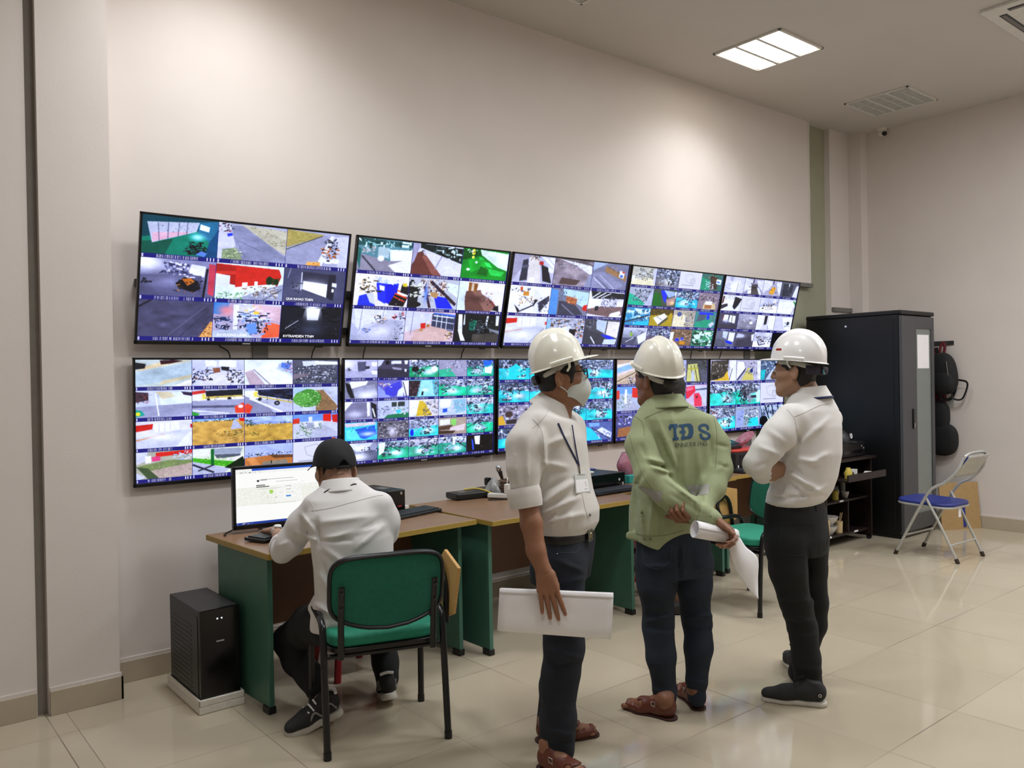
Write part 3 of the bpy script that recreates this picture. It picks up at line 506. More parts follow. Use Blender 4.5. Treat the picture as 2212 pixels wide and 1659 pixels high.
L1 = ['F b8c4bc;P a9bcc2 0 46 100 10 100 64 0 96;P d8c49a 18 24 40 10 100 0 0 44;P 22242c 0 10 18 16 16 32 0 36;P 3a1c26 42 2 66 0 84 4 62 14 44 18;P cabf9c 46 78 100 56 100 66 40 96;P e6e2d0 66 98 100 72 100 100;N 6 .05',
 'F c4c8e4;P eef2ff 24 2 46 4 46 26 26 24;P eef2ff 50 2 84 4 84 30 50 26;P d2d0e2 12 70 60 44 96 70 80 100 14 100;H e6e6f6 44 72 22 16;P 8a5a44 38 32 52 30 53 48 40 52;P 22242a 54 26 70 28 69 44 55 40;C 40 0 36 32 82 12 22242c 3a4054 c9cde4 6a4a3c;C 36 64 40 98 96 12 22242c 4a4038 f0f2ff 3a3c46',
 'F dfe9f4;P eef4f2 16 40 60 8 100 60 100 100 50 100;P b8a4ac 0 50 16 40 42 100 10 100;L 8a8494 18 38 52 100 2.4;P a8b4cc 70 16 100 4 100 70 66 40;P 5a7ac8 76 10 96 20 90 40 74 30;C 12 80 6 100 50 8 22304a c4413a;L c4d4e8 64 34 100 66 4',
 'F 5a5c68;P d4dcf0 20 6 50 4 50 24 22 26;P eef4ff 48 4 100 8 100 20 50 20;C 110 2 24 98 96 9 101218 2a2c34 c9cde0 e8ecff 3a3c46;P 7a7078 0 60 40 56 30 70 0 80',
 'F c2cade;P dcecf8 40 10 100 6 100 60 44 70;P d8cca8 34 4 60 6 70 24 46 34;P 9a9cb4 0 60 100 50 100 100 0 100;P 4a3a44 0 4 22 8 22 36 0 44;C 14 0 10 24 46 8 2a2028 8a4a4a;L f4f6ff 34 10 40 96 2.4;P 1f9a84 0 70 10 74 16 90 0 98;E e8d83a 4 86 4 7;P 3a2a44 80 6 100 10 100 24 84 18;N 5 .05',
 'F b4b8ca;P eaf0ff 0 10 100 4 100 60 0 50;P c43a30 0 8 24 2 24 14 0 20;P 20242e 24 6 96 2 96 26 26 30;P c4ac5c 22 28 96 24 96 30 22 36;P e8d860 18 18 24 16 24 38 18 40;C 20 24 30 96 40 6 17181f d8c46a;E 22242a 70 38 4 6;E 22242a 30 40 3 5;P 9a9cb4 0 44 100 40 100 96 0 90;L 5c5e74 0 66 100 70 5;L dfe2f2 0 80 70 96 3;P 3a9a3a 0 84 14 94 10 100 0 100;P e04a34 80 70 96 56 100 58 100 96 82 96;E f4d8d0 92 70 5 7',
 'F b4b8ca;P eaf0ff 0 10 100 4 100 40 0 50;P 22263a 26 6 100 4 100 52 28 28;C 14 28 6 98 44 20 2c3048 1a1d2a 3c4260;P e8d860 18 14 26 12 26 36 18 34;L c4ac5c 26 32 100 62 3;E 22242a 66 62 6 9;E 8a8ca0 66 62 3 4;P 8a8ca4 0 30 40 60 60 100 0 100;L f0f2ff 10 40 78 100 4;P e04a34 0 66 6 60 16 72 10 100 0 96;C 10 26 34 100 66 6 17181f d8c46a',
 'F c0c8d8;P b4bcd0 60 0 100 40 100 76 66 10;P 8a6e50 50 14 66 12 100 84 96 100 50 100;C 30 56 20 90 96 6 6a5a3c a8885c;E 4a8a3a 32 46 30 38;E 5fa04a 20 50 20 26;C 70 4 14 58 82 7 2f6a2a 6fb45a 8fcf72 d4e4c0;P a9c0e8 0 0 40 0 0 30',
 'F d8d8e8;P c4281e 0 14 30 10 28 30 0 38;P f4f6ff 30 8 76 6 76 36 32 42;L aab0c8 40 8 40 40 1;L aab0c8 50 8 50 38 1;L aab0c8 60 8 60 36 1;P c0c4d2 0 60 80 36 96 40 70 100 0 100;L c98a60 0 70 50 50 3;P c4281e 96 16 100 16 100 30 96 30;H f6f8ff 50 60 30 12;P e2e6f2 70 100 96 46 100 50 90 100',
 'F c49a52;P 7ea4e0 0 0 100 0 100 6 0 10;C 20 0 4 80 11 8 3a4a3a dfe3f0 5a6a50;N 12 .10;P b0b4c8 78 8 84 10 96 42 72 46;P d0281e 88 2 100 2 100 16 90 14;C 50 40 50 100 98 6 8a6a30 6a6a30 d8ae6c e6c48a;C 14 60 48 98 70 7 4a5a2a 5a5a2a',
 'F c09a4c;P a9bcf0 0 0 100 0 100 30 0 28;P 8a9cd8 14 26 34 16 60 22 100 28 100 32 0 30;C 26 0 26 100 34 6 3a4a3a eef0fa 5a6a50;N 10 .09;C 20 0 12 16 34 7 22301c 3a4a2c;C 40 0 50 100 98 6 a8803a 8a7a30 d4ac60;C 8 8 56 28 74 6 3a4a2a',
 'F c4c8d4;P 6f94e8 0 0 100 0 100 28 0 30;P d0281e 66 2 84 0 84 34 66 30;P c4281e 86 6 100 4 100 40 88 36;P d0402e 0 18 14 14 14 36 0 38;P b0b4c4 46 54 60 40 96 76 100 100 34 100;C 40 10 34 60 66 7 2a5a2a 4a7a3a 8a9478;P d4d8e4 34 10 42 10 42 60 34 60;P dfe2ee 46 32 56 32 56 56 46 56;P 9aa0b0 30 36 44 36 44 60 30 60;C 24 4 60 40 96 8 3a6a34 d8dcd0 8a947c',
 'F a8a894;P c9ccf4 0 0 20 0 16 34 0 44;P d0281e 34 4 100 0 100 14 34 20;P d8487a 26 20 42 16 42 34 28 36;C 20 60 4 100 36 10 eef0ff 9ab4d8 c4cce4;P f0f2ff 16 16 26 14 26 40 16 42;P 7a8a58 4 50 60 34 100 40 100 60 20 70;P b4a094 24 70 100 50 100 96 40 100;C 60 24 46 100 96 5 8a9a64 c4b09c 9a8a7c d0d4b4;P 4a5a3c 0 52 20 60 40 100 20 100;P c4c8ec 0 76 16 92 8 100 0 100',
 'F d4dcc0;P 9aa2ae 36 2 96 6 90 34 44 40;P 5a6068 40 26 92 30 90 40 46 42;P e8ecf0 0 4 34 6 30 30 0 26;P eae4d8 60 46 100 34 100 56 70 60;P 4aa02a 0 34 50 50 90 60 70 80 0 50;C 50 2 36 80 72 5 2f8a1c 6fc43a a4e45a;P 1c6a34 34 4 40 4 40 66 34 66;P b0b4c4 0 48 70 84 60 100 0 100;L 3a3c46 0 60 40 96 4;L 3a3c46 10 86 40 66 3;P 22301c 60 80 96 40 100 60 100 100',
 'F 9aa8d8;P a8b4e0 0 0 100 0 100 34 0 36;C 30 0 34 100 46 8 2a3a24 4a4a3c d8dce8;P b87844 0 50 60 44 100 60 100 100 0 100;P 6a4a30 50 44 100 48 100 60 60 58;P 8a8270 36 70 86 66 92 100 36 100;L 22242a 54 66 54 80 2;P d08a54 4 54 20 50 34 90 20 100', 'X']
SCREENS['l1'] = (4, 4, L1)
def g5(i): return mach(['1fae86', '2a9a74', '23b48c'][i % 3], 60 + i, '9aa4c4', 44)
SCREENS['l2'] = (5, 5, ['F b4b4cc;H f4f4ff 10 20 20 30;P eef2ff 80 14 98 12 98 34 82 36;P 5a5a70 38 12 64 10 62 60 40 66;P a6a6c0 0 50 40 66 70 60 100 50 100 100 0 100;P f0f4ff 80 60 98 62 98 84 82 80;P 3a3c4a 62 36 76 36 74 50 62 52;C 6 4 40 14 60 10 3a3c4a', 'F 4c4a5c;P dfe3f4 42 6 74 4 74 22 42 24;P eef2ff 84 4 96 4 94 24 86 26;P c4c6da 0 0 20 0 10 30 0 40;E 17181f 30 16 7 12;P 3a3846 0 50 100 56 100 100 0 100;P 9a98ac 44 40 76 48 74 60 48 54;P dfe3f4 84 52 92 54 90 70 84 66', mach('1a9a68', 41, 'd4d8ec', 40) + ';E eef0ff 84 54 12 18;E 17181f 20 54 12 16', 'F 9a98ac;P 3ab48c 0 60 40 50 60 100 0 100;C 26 20 4 96 70 14 5a586a 8a889c c4c6da;E e04a3a 44 48 2 3', mach('1fae86', 42, '6a7088', 50) + ';P 2a6ae0 60 4 96 2 86 34 62 40;P eef0ff 64 46 96 40 90 86 66 80',
 'F 7c7c90;P eceef8 14 6 70 2 64 24 20 44;P 17181f 2 10 16 20 30 96 18 96 8 60;P 9a9cb0 26 44 90 20 98 80 60 98 30 94;H f0f2ff 70 80 30 22', 'F 6a6ab0;P 8f9af0 0 30 20 60 40 96 0 96;P 4a4ac0 20 40 70 6 76 60 50 94 24 80;P eef0ff 76 4 100 2 100 90 84 90;P dfe8ea 64 60 84 30 80 94 60 94;C 12 4 10 40 40 12 c98a70 f0f2ff 4a4a5a;L 3a3a4c 80 10 92 96 3', 'F 6ab8c4;P 9ae0e4 40 6 76 4 84 96 28 96;P 3a2c34 0 4 38 6 24 96 0 96;C 40 0 6 36 90 9 5a3c44 9a747c 22181e;C 26 84 10 98 90 9 3a3440 7a6a74;H f4ffff 54 60 10 8;P 17181f 42 70 48 70 46 92 40 92', mach('1fc48c', 43, 'b8bcd8', 40), mach('1fae86', 44, '8a94ac', 80),
 'F 8e8ca8;P eef0ff 0 0 24 0 20 30 0 50;P 7a7890 20 10 70 6 76 90 0 100 0 50;P f2f4ff 66 4 76 6 76 80 68 86;P 22222c 78 4 96 20 98 96 84 96;H c4c6da 30 70 24 18;L f4f6ff 84 40 92 90 4', 'F b8c0d4;P 2a7a54 30 82 100 70 100 100 20 100;P 3a4440 44 10 86 8 86 34 44 36;L eef2ff 62 10 62 36 3;C 26 40 40 96 76 12 9ac4b4 dff0ea 4a7a64 eef2ff;C 20 0 30 36 80 12 5a5e74 9aa0b8;E 3ac4e0 66 64 8 10', 'F d8d4dc;P d4b43a 30 6 50 10 78 96 22 96;P eef0ff 0 4 34 6 24 90 0 96;C 50 46 4 98 96 10 22242c 5a5c6c c4c8dc 8a7a5a', 'F c0cce4;P 8ab4c4 50 10 96 4 94 80 60 90;P eef2ff 4 6 44 4 40 50 6 56;P 2a5ac4 14 62 30 58 30 80 14 84;C 20 40 20 96 80 14 7ac4dc c4d4e4 8a94ac', mach('3ac8b4', 45, 'dfe3f0', 50),
 'F 4ac4d4;P d8c8cc 0 4 90 0 96 16 4 24;P 2a5ac8 24 40 90 20 98 70 60 94 34 76;H c4d8ff 70 66 24 12;P 6ae4f0 4 40 30 36 50 96 6 90;C 20 0 20 100 50 10 1a8a9c 8af0f8 2a9a8c', 'F 6a6872;C 70 0 2 100 96 14 17181f 3a3840 aaa4a8 dcd4d4 7a6f70;H d4d0dc 46 60 12 26', mach('2fd4c4', 46, 'b4bad4', 40) + ';E 1a2ae8 10 76 6 20', 'F a89888;P e8e8f4 4 10 40 8 40 40 4 44;P 8ad46a 42 10 62 8 62 46 44 50;P 5a4438 0 50 50 44 40 70 0 74;P d8c8c4 40 60 96 40 90 80 40 84;P 4a3a30 0 76 60 80 50 96 0 96', mach('23c48a', 47, 'aab0c8', 50),
 grey(48), mach('1fae7c', 49, '9ab0bc', 40) + ';P eef2ff 4 10 24 4 20 60 4 80', mach('3ab48c', 50, 'e0dcec', 46), mach('2a9a7c', 51, 'd0d8e8', 24) + ';P f0f4ff 50 4 60 4 58 50 50 50', 'F 1c1816;P eef0ff 28 6 50 4 48 60 32 56;P 3a5ae0 18 20 24 30 28 90 22 90;C 16 50 10 96 90 16 2c2420 0c0a0a 3c3028'])
SCREENS['l3'] = (4, 4, [mach('1fc4c8', 81 + i, ['4a5a70', '6a7c94', '3c4a60', '8a9ab4'][i % 4], 60) for i in range(16)])
SCREENS['l3'][2][0] += ';P 1ad4d8 34 40 56 20 90 60 80 100 30 100;C 20 60 40 84 90 12 22303c d8ecf0'
SCREENS['l3'][2][8] = 'F 9a94a4;C 70 4 2 96 70 14 22242c d8dcec 5a5c6c 8a8490;P d4a43a 0 60 14 50 24 98 0 98;P 3a3434 24 76 60 70 56 96 26 96;E 4a3c38 34 46 12 16'
SCREENS['l3'][2][14] = 'F 4a4468;P d49a3a 0 0 60 4 40 20 0 20;P e8c0b0 14 50 60 40 70 90 20 96'
SCREENS['l3'][2][15] = 'F 5a6a9c;P 24c4d4 0 20 20 36 60 98 0 98;P d4dcf4 30 50 60 30 98 64 94 92;L 3a4464 20 30 90 96 4;C 12 40 44 94 80 18 8a94b8 eef2ff;P 7aa4e8 10 2 50 4 50 24 12 24'
SCREENS['l4'] = (4, 3, ['F b4a08c;P c8b49a 0 60 100 24 100 50 0 100;P e6dcd0 0 20 100 0 100 14 0 40;P 8ab4dc 0 34 90 6 100 20 0 60;P dccac0 0 56 100 24 100 30 0 70;L 5a4a3c 0 90 100 40 2;C 14 40 70 98 96 12 22304a d4dcf0', grey(91), 'F a4a8c4;P eef0ff 0 0 60 4 50 90 0 96;C 30 50 20 98 96 12 22242c 5a6480 d4d8f0', 'F 4a4c4c;P c4c47a 6 20 50 16 64 96 0 96;L 3a3c2c 20 24 30 96 3;L 3a3c2c 36 22 52 96 3;L a8a84a 6 40 56 36 4;P b4bce8 24 50 34 48 40 96 22 96;C 20 50 4 98 40 14 2a2c34 5a606c;P 5a5c68 60 40 100 50 100 100 74 100',
 'F a8b4c8;P 6f9af0 0 0 100 0 100 30 0 30;P d4302a 64 4 98 10 96 50 64 44;P d04030 0 16 12 14 12 50 0 52;P a8aabc 40 60 56 50 96 90 96 100 30 100;C 50 4 40 60 90 8 3a6a34 e4e8ec 8a947c 5a7a4a;P e4e8f0 34 10 42 10 42 70 32 70', offc(92), mach('5a9ab4', 93), 'F c4b0c4;P c4c8e8 30 6 100 10 100 100 60 60;P 5a6478 40 20 98 14 100 24 40 26;P e02a4a 0 10 40 4 44 30 10 60 0 60;P e83a5a 36 40 60 36 74 60 76 98 40 98;P 7a1424 44 50 56 48 56 60 46 62;P f0708a 0 14 36 10 30 22 0 30;C 10 46 56 74 92 7 ff6a84 a01c34',
 'V 6a6a9c 3a3c6c;C 30 0 6 98 50 16 22242c c4c8e8 5a5c88;P 9a6a44 10 60 60 54 70 96 6 96;C 30 10 60 64 94 5 7a4c2c b4845a', mach('5ac4b4', 94), mach('6a8ab4', 95), mach('3ab4b0', 96)])
SCREENS['l5'] = (3, 3, ['F c0c0d4;P 4a443c 4 4 70 0 66 60 40 86 0 96;C 26 4 6 66 84 14 2a2622 7a7064 3a342e aaa4a0;P d8ae3a 10 96 50 80 64 50 72 96;P e4e6f4 74 4 100 0 100 96 76 96;L 3a3c4a 84 40 72 96 2;P 22201e 8 70 30 68 28 90 10 92', 'F b4b0c0;P c8bc6a 20 96 44 40 60 36 70 96;C 50 30 4 84 70 10 4a4c5a 8a8ea4 d4d8ec 3a3430;P eef0ff 4 6 30 10 34 40 0 90;L 3a3c4a 4 96 36 44 4;P dfe2f4 84 4 100 4 100 96 86 90;P 2a3c7a 56 44 66 40 66 60 56 62', 'F 5a6a80;C 50 0 4 100 60 14 22303c 4a5c70 9aaac0 d0dcec;P c0cce8 40 60 60 30 74 96 20 96;P 2fb4b4 0 50 20 46 14 96 0 96;C 30 50 40 98 96 9 8a9ab4 eef2ff 3a4a5c',
 mach('2fd0b8', 101, '9aa4b8', 50) + ';L f4f6ff 20 4 60 20 2;L f4f6ff 60 4 96 30 2', mach('2ac8a4', 102, 'a4acbc', 60) + ';P c4ecf0 78 40 100 30 100 90 84 96;C 12 20 6 70 80 50 5a5c64 3a3c44 8a8e98', 'X', mach('2fd8dc', 103, '8a94a0', 40) + ';C 10 0 4 30 40 10 c94a30 eef2ff', 'F 9aa4b4;P 9aa8d4 4 20 34 14 30 90 4 96;C 14 8 24 30 70 7 3a4464 5a6a94;C 40 34 10 96 60 16 dfe3f0 4a5460 8a94a0;P 2fd0d4 56 60 90 54 96 98 50 98;C 20 36 50 60 90 10 2a5a44 8ab49c', mach('4ad4ec', 104, 'b4c8dc', 20) + ';L 17202c 20 0 40 70 4;L 17202c 50 0 60 70 4;L 17202c 76 0 80 70 4;E 101218 16 76 18 24'])

def screen_pixels(key, tw, th):
    cols, rows, tiles = SCREENS[key]; SS = 2
    out = np.zeros((rows * th, cols * tw, 3)); rs = np.random.RandomState(len(key) + ord(key[1]))
    cap = max(4, int(round(th * (0.105 if rows < 4 else 0.13))))
    for i, t in enumerate(tiles):
        p = Pic(tw * SS, (th - cap) * SS, 17 * i + ord(key[0]) + 7 * ord(key[1])); p.run(t)
        if t != 'X' and t != 'F 0a0a10': p.noise(7, .03); p.noise(24, .025); p.soft()
        p.soft(); p.soft()
        im = p.a.reshape(th - cap, SS, tw, SS, 3).mean((1, 3))
        if t != 'X' and t != 'F 0a0a10': im = im * .55 + .45 * (im * im * (3 - 2 * im)); im = np.clip(im * np.array([.97, .99, 1.10]) * 1.05, 0, 1)
        full = np.zeros((th, tw, 3)); full[:] = hexc('1c1a80'); full[:th - cap] = im
        full[:, -1:] = hexc('26258c')
        # camera name, clock and status icons in the caption bar
        x = int(tw * .2)
        while x < tw * (.72 if rows < 4 else .62):
            wl = rs.randint(2, 6)
            for k in range(wl):
                if x + k < tw and rs.rand() < .8: full[th - cap + 1:th - 1, x + k] = np.array(hexc('b4b4ea')) * rs.uniform(.55, 1, (cap - 2, 1))
            x += wl + 1
        for k in range(3):
            q = int(tw * (.86 + .045 * k)); full[th - cap + 1:th - 1, q:q + max(1, tw // 45)] = hexc('d4d4f8')
        full[th - cap + 1:th - 1, 1:1 + max(1, tw // 40)] = hexc('c8c8f0')
        r, c = divmod(i, cols); out[r * th:(r + 1) * th, c * tw:(c + 1) * tw] = full
    return out

def screen_material(name, strength=1.0):
    m = bpy.data.materials.new(name); m.use_nodes = True; nt = m.node_tree; b = nt.nodes['Principled BSDF']
    a = nt.nodes.new('ShaderNodeAttribute'); a.attribute_name = 'picture'
    b.inputs['Base Color'].default_value = (0.004, 0.004, 0.005, 1); b.inputs['Roughness'].default_value = 0.25
    nt.links.new(a.outputs['Color'], b.inputs['Emission Color']); b.inputs['Emission Strength'].default_value = strength
    return m
M['screen'] = screen_material('screen_picture', 1.0)
def screen_mesh(name, pix, w, h, parent, y=-0.0015):
    H, W, _ = pix.shape; nx, nz = W + 1, H + 1
    X = np.repeat(np.linspace(0, w, nx)[None], nz, 0); Z = np.repeat(np.linspace(h, 0, nz)[:, None], nx, 1)
    co_ = np.stack([X, np.full_like(X, y), Z], -1).reshape(-1, 3)
    me = bpy.data.meshes.new(name); me.vertices.add(nx * nz); me.vertices.foreach_set('co', co_.ravel())
    i = (np.arange(H)[:, None] * nx + np.arange(W)[None]).ravel()
    q = np.stack([i, i + nx, i + nx + 1, i + 1], 1)
    me.loops.add(q.size); me.loops.foreach_set('vertex_index', q.ravel().astype(np.int32))
    me.polygons.add(len(q)); me.polygons.foreach_set('loop_start', np.arange(0, q.size, 4, dtype=np.int32)); me.polygons.foreach_set('loop_total', np.full(len(q), 4, np.int32))
    me.update(calc_edges=True)
    at_ = me.attributes.new('picture', 'FLOAT_COLOR', 'FACE')
    c = np.ones((len(q), 4), np.float32); c[:, :3] = s2l(pix.reshape(-1, 3)); at_.data.foreach_set('color', c.ravel())
    me.materials.append(M['screen']); return obj(name, me, parent, smooth=False)

TW, TH = 1.1424, 0.6568
XU = [1.152, 2.334, 3.500, 4.662, 5.818]; XLo = [1.144, 2.308, 3.469, 4.629, 5.788]
mk('bezel', '0c0c0e', 0.3, var=0.05)
mk('logo_silver', 'b9bac0', 0.4)
def tv(x, z, y, tilt, key, tw, th, label, cables, group):
    t = thing('wall_screen', label, 'screen', (x, y, z), 0, group, rx=tilt)
    mb = MB(); mb.box(0.004, TW - .004, 0.004, .032, .004, TH - .004); mb.build('housing', M['black_plastic'], t, bevel=.006)
    b, bb = 0.011, 0.019; mb = MB()
    for q in ((0, b, 0, TH), (TW - b, TW, 0, TH), (0, TW, TH - b, TH), (0, TW, 0, bb)): mb.box(q[0], q[1], -.006, .012, q[2], q[3])
    mb.build('bezel', M['bezel'], t, bevel=.0015)
    mb = MB(); mb.box(TW / 2 - .022, TW / 2 + .022, -.0066, -.004, .0065, .0125); mb.build('logo', M['logo_silver'], t, smooth=False)
    mb = MB(); mb.box(TW * .86, TW * .90, -.004, .008, -.008, 0.002); mb.build('sensor', M['black_plastic'], t, bevel=.002)
    s = screen_mesh('screen', screen_pixels(key, tw, th), TW - 2 * b, TH - b - bb, t); s.location = (b, 0, bb)
    d = 0.10 if tilt > .1 else 0.03
    for xx in (.3, .84):                     # brackets back to the wall
        mb = MB(); mb.box(xx - .02, xx + .02, .03, d, TH * .2, TH * .35); mb.box(xx - .02, xx + .02, .028, .036, .1, TH - .1)
        mb.build('bracket', M['rail_dark'], t)
    Mi = (Matrix.Translation((x, y, z)) @ RX(tilt)).inverted()
    for pts in cables:
        mb = MB(); mb.tube([Mi @ Vector(p) for p in spline(pts, 6)], .004, 6); mb.build('cable', M['black_plastic'], t)
    return t, s
def cab(x0, x1, bend=0.0): return [[(x0, -.035, 1.73), (x0 + bend, -.028, 1.70), ((x0 + x1) / 2 + bend, -.02, 1.672), (x1, -.015, 1.62)]]
GU, GL = 'tilted screens of the upper row', 'flat screens of the lower row'
tU = [tv(XU[0], 1.7063, -.0712, .2376, 'u1', 134, 75, 'leftmost upper screen, nine camera views with a red building in the middle', cab(1.57, 1.66, .03) + cab(2.15, 2.13), GU),
      tv(XU[1], 1.7063, -.0712, .2376, 'u2', 107, 60, 'upper screen with a bright green floor view, second from left in the tilted row', cab(2.48, 2.47) + cab(3.22, 3.2), GU),
      tv(XU[2], 1.7063, -.0712, .2376, 'u3', 87, 49, 'upper screen with white office views, directly above the masked man helmet', cab(4.4, 4.39), GU),
      tv(XU[3], 1.7063, -.0712, .2376, 'u4', 65, 37, 'upper screen of sixteen factory views, second from right in the tilted row', cab(5.2, 5.2) + cab(5.6, 5.6), GU),
      tv(XU[4], 1.7063, -.0712, .2376, 'u5', 65, 37, 'rightmost upper screen with mostly grey office views and one black tile', cab(6.0, 5.99, .01), GU)]
tL = [tv(XLo[0], .9818, -.0398, .0455, 'l1', 100, 56, 'leftmost lower screen with truck, field and tree views above the monitor', [], GL),
      tv(XLo[1], .9818, -.0398, .0455, 'l2', 64, 36, 'lower screen of twenty five views, right of the black cap', [], GL),
      tv(XLo[2], .9818, -.0398, .0455, 'l3', 65, 37, 'lower screen with turquoise floor views behind the masked man', [], GL),
      tv(XLo[3], .9818, -.0398, .0455, 'l4', 65, 49, 'lower screen with red building and red car views behind the green jacket', [], GL),
      tv(XLo[4], .9818, -.0398, .0455, 'l5', 84, 47, 'rightmost lower screen of nine views beside the crossed arms man', [], GL)]
mk('overlay_white', 'f4f6ff', 0.5, emit=0.9)
def overlay(t, txt, u, v, size):
    text_mesh(txt, size, TR(.011 + u * (TW - .022), -.003, .019 + v * (TH - .03)) @ RX(math.pi / 2), 'overlay_text', M['overlay_white'], t[1], align='LEFT').location = (-.011, 0, -.019)
overlay(tU[0], 'KV.XUONG LANH', .355, .048, .020)
overlay(tU[0], 'KVTRAMDIEN TTNM', .685, .048, .020)
overlay(tU[0], 'QUA RAVAO TDIEN', .685, .385, .018)
# rails and posts that carry the screens
def rail(z, label):
    mb = MB(); mb.box(1.175, 6.93, -.030, 0, z - .02, z + .02); tag(mb.build('mounting_rail', M['rail_dark'], bevel=.003), label, 'mounting rail', 'wall rails behind the screens')
rail(2.02, 'dark wall rail behind the upper screens, upper one'); rail(1.80, 'dark wall rail behind the upper screens, lower one')
rail(1.42, 'dark wall rail behind the lower screens, upper one'); rail(1.16, 'dark wall rail behind the lower screens, lower one')
for x, z0, l in ((1.83, 1.02, 'grey mounting post seen between the two leftmost screens'), (6.42, .78, 'grey mounting post behind the rightmost screens')):
    mb = MB(); mb.box(x - .045, x + .045, -.012, 0, z0, 2.25); tag(mb.build('mounting_post', M['mount_grey'], bevel=.003), l, 'mounting post', 'wall posts behind the screens')
# ------------------------------------------------------------------ desks
DZ = 0.745
def desk(x0, x1, y0, y1, label, rz=0.0, right=True):
    t = thing('desk', label, 'desk', (x0, y0, 0), rz, 'row of desks under the screens'); w, d = x1 - x0, y1 - y0
    mb = MB(); mb.box(0, w, 0.004, d, DZ - .026, DZ); mb.build('desktop', M['desk_wood'], t, bevel=.002)
    mb = MB(); mb.box(0, w, 0, 0.004, DZ - .027, DZ - .001); mb.box(-.003, 0, 0, d, DZ - .027, DZ - .001); mb.build('edge_band', M['desk_edge'], t, bevel=.001)
    for xa in (.035, w - .06):
        mb = MB(); mb.box(xa, xa + .025, .09, d - .05, .03, DZ - .026); p = mb.build('side_panel', M['desk_green'], t, bevel=.002)
        for yy in (.10, d - .12):
            mb = MB(); mb.box(xa - .006, xa + .031, yy - .015, yy + .05, 0, .034); mb.build('foot', M['black_plastic'], p, bevel=.004)
    mb = MB(); mb.box(.06, w - .06, d - .16, d - .142, .27, DZ - .026); mb.build('modesty_panel', M['desk_brown'], t, bevel=.001)
    return t
desk(1.452, 2.648, -.975, -.295, 'leftmost wooden desk with green side panels, the seated man works at it', math.radians(3.2))
desk(2.668, 3.893, -1.02, -.20, 'wooden desk behind the masked man, holding a tangle of cables and a basket')
desk(3.90, 5.12, -.80, -.06, 'wooden desk mostly hidden behind the man in the green jacket')
desk(5.125, 6.34, -.77, -.06, 'rightmost wooden desk, between the green jacket and the crossed arms man')

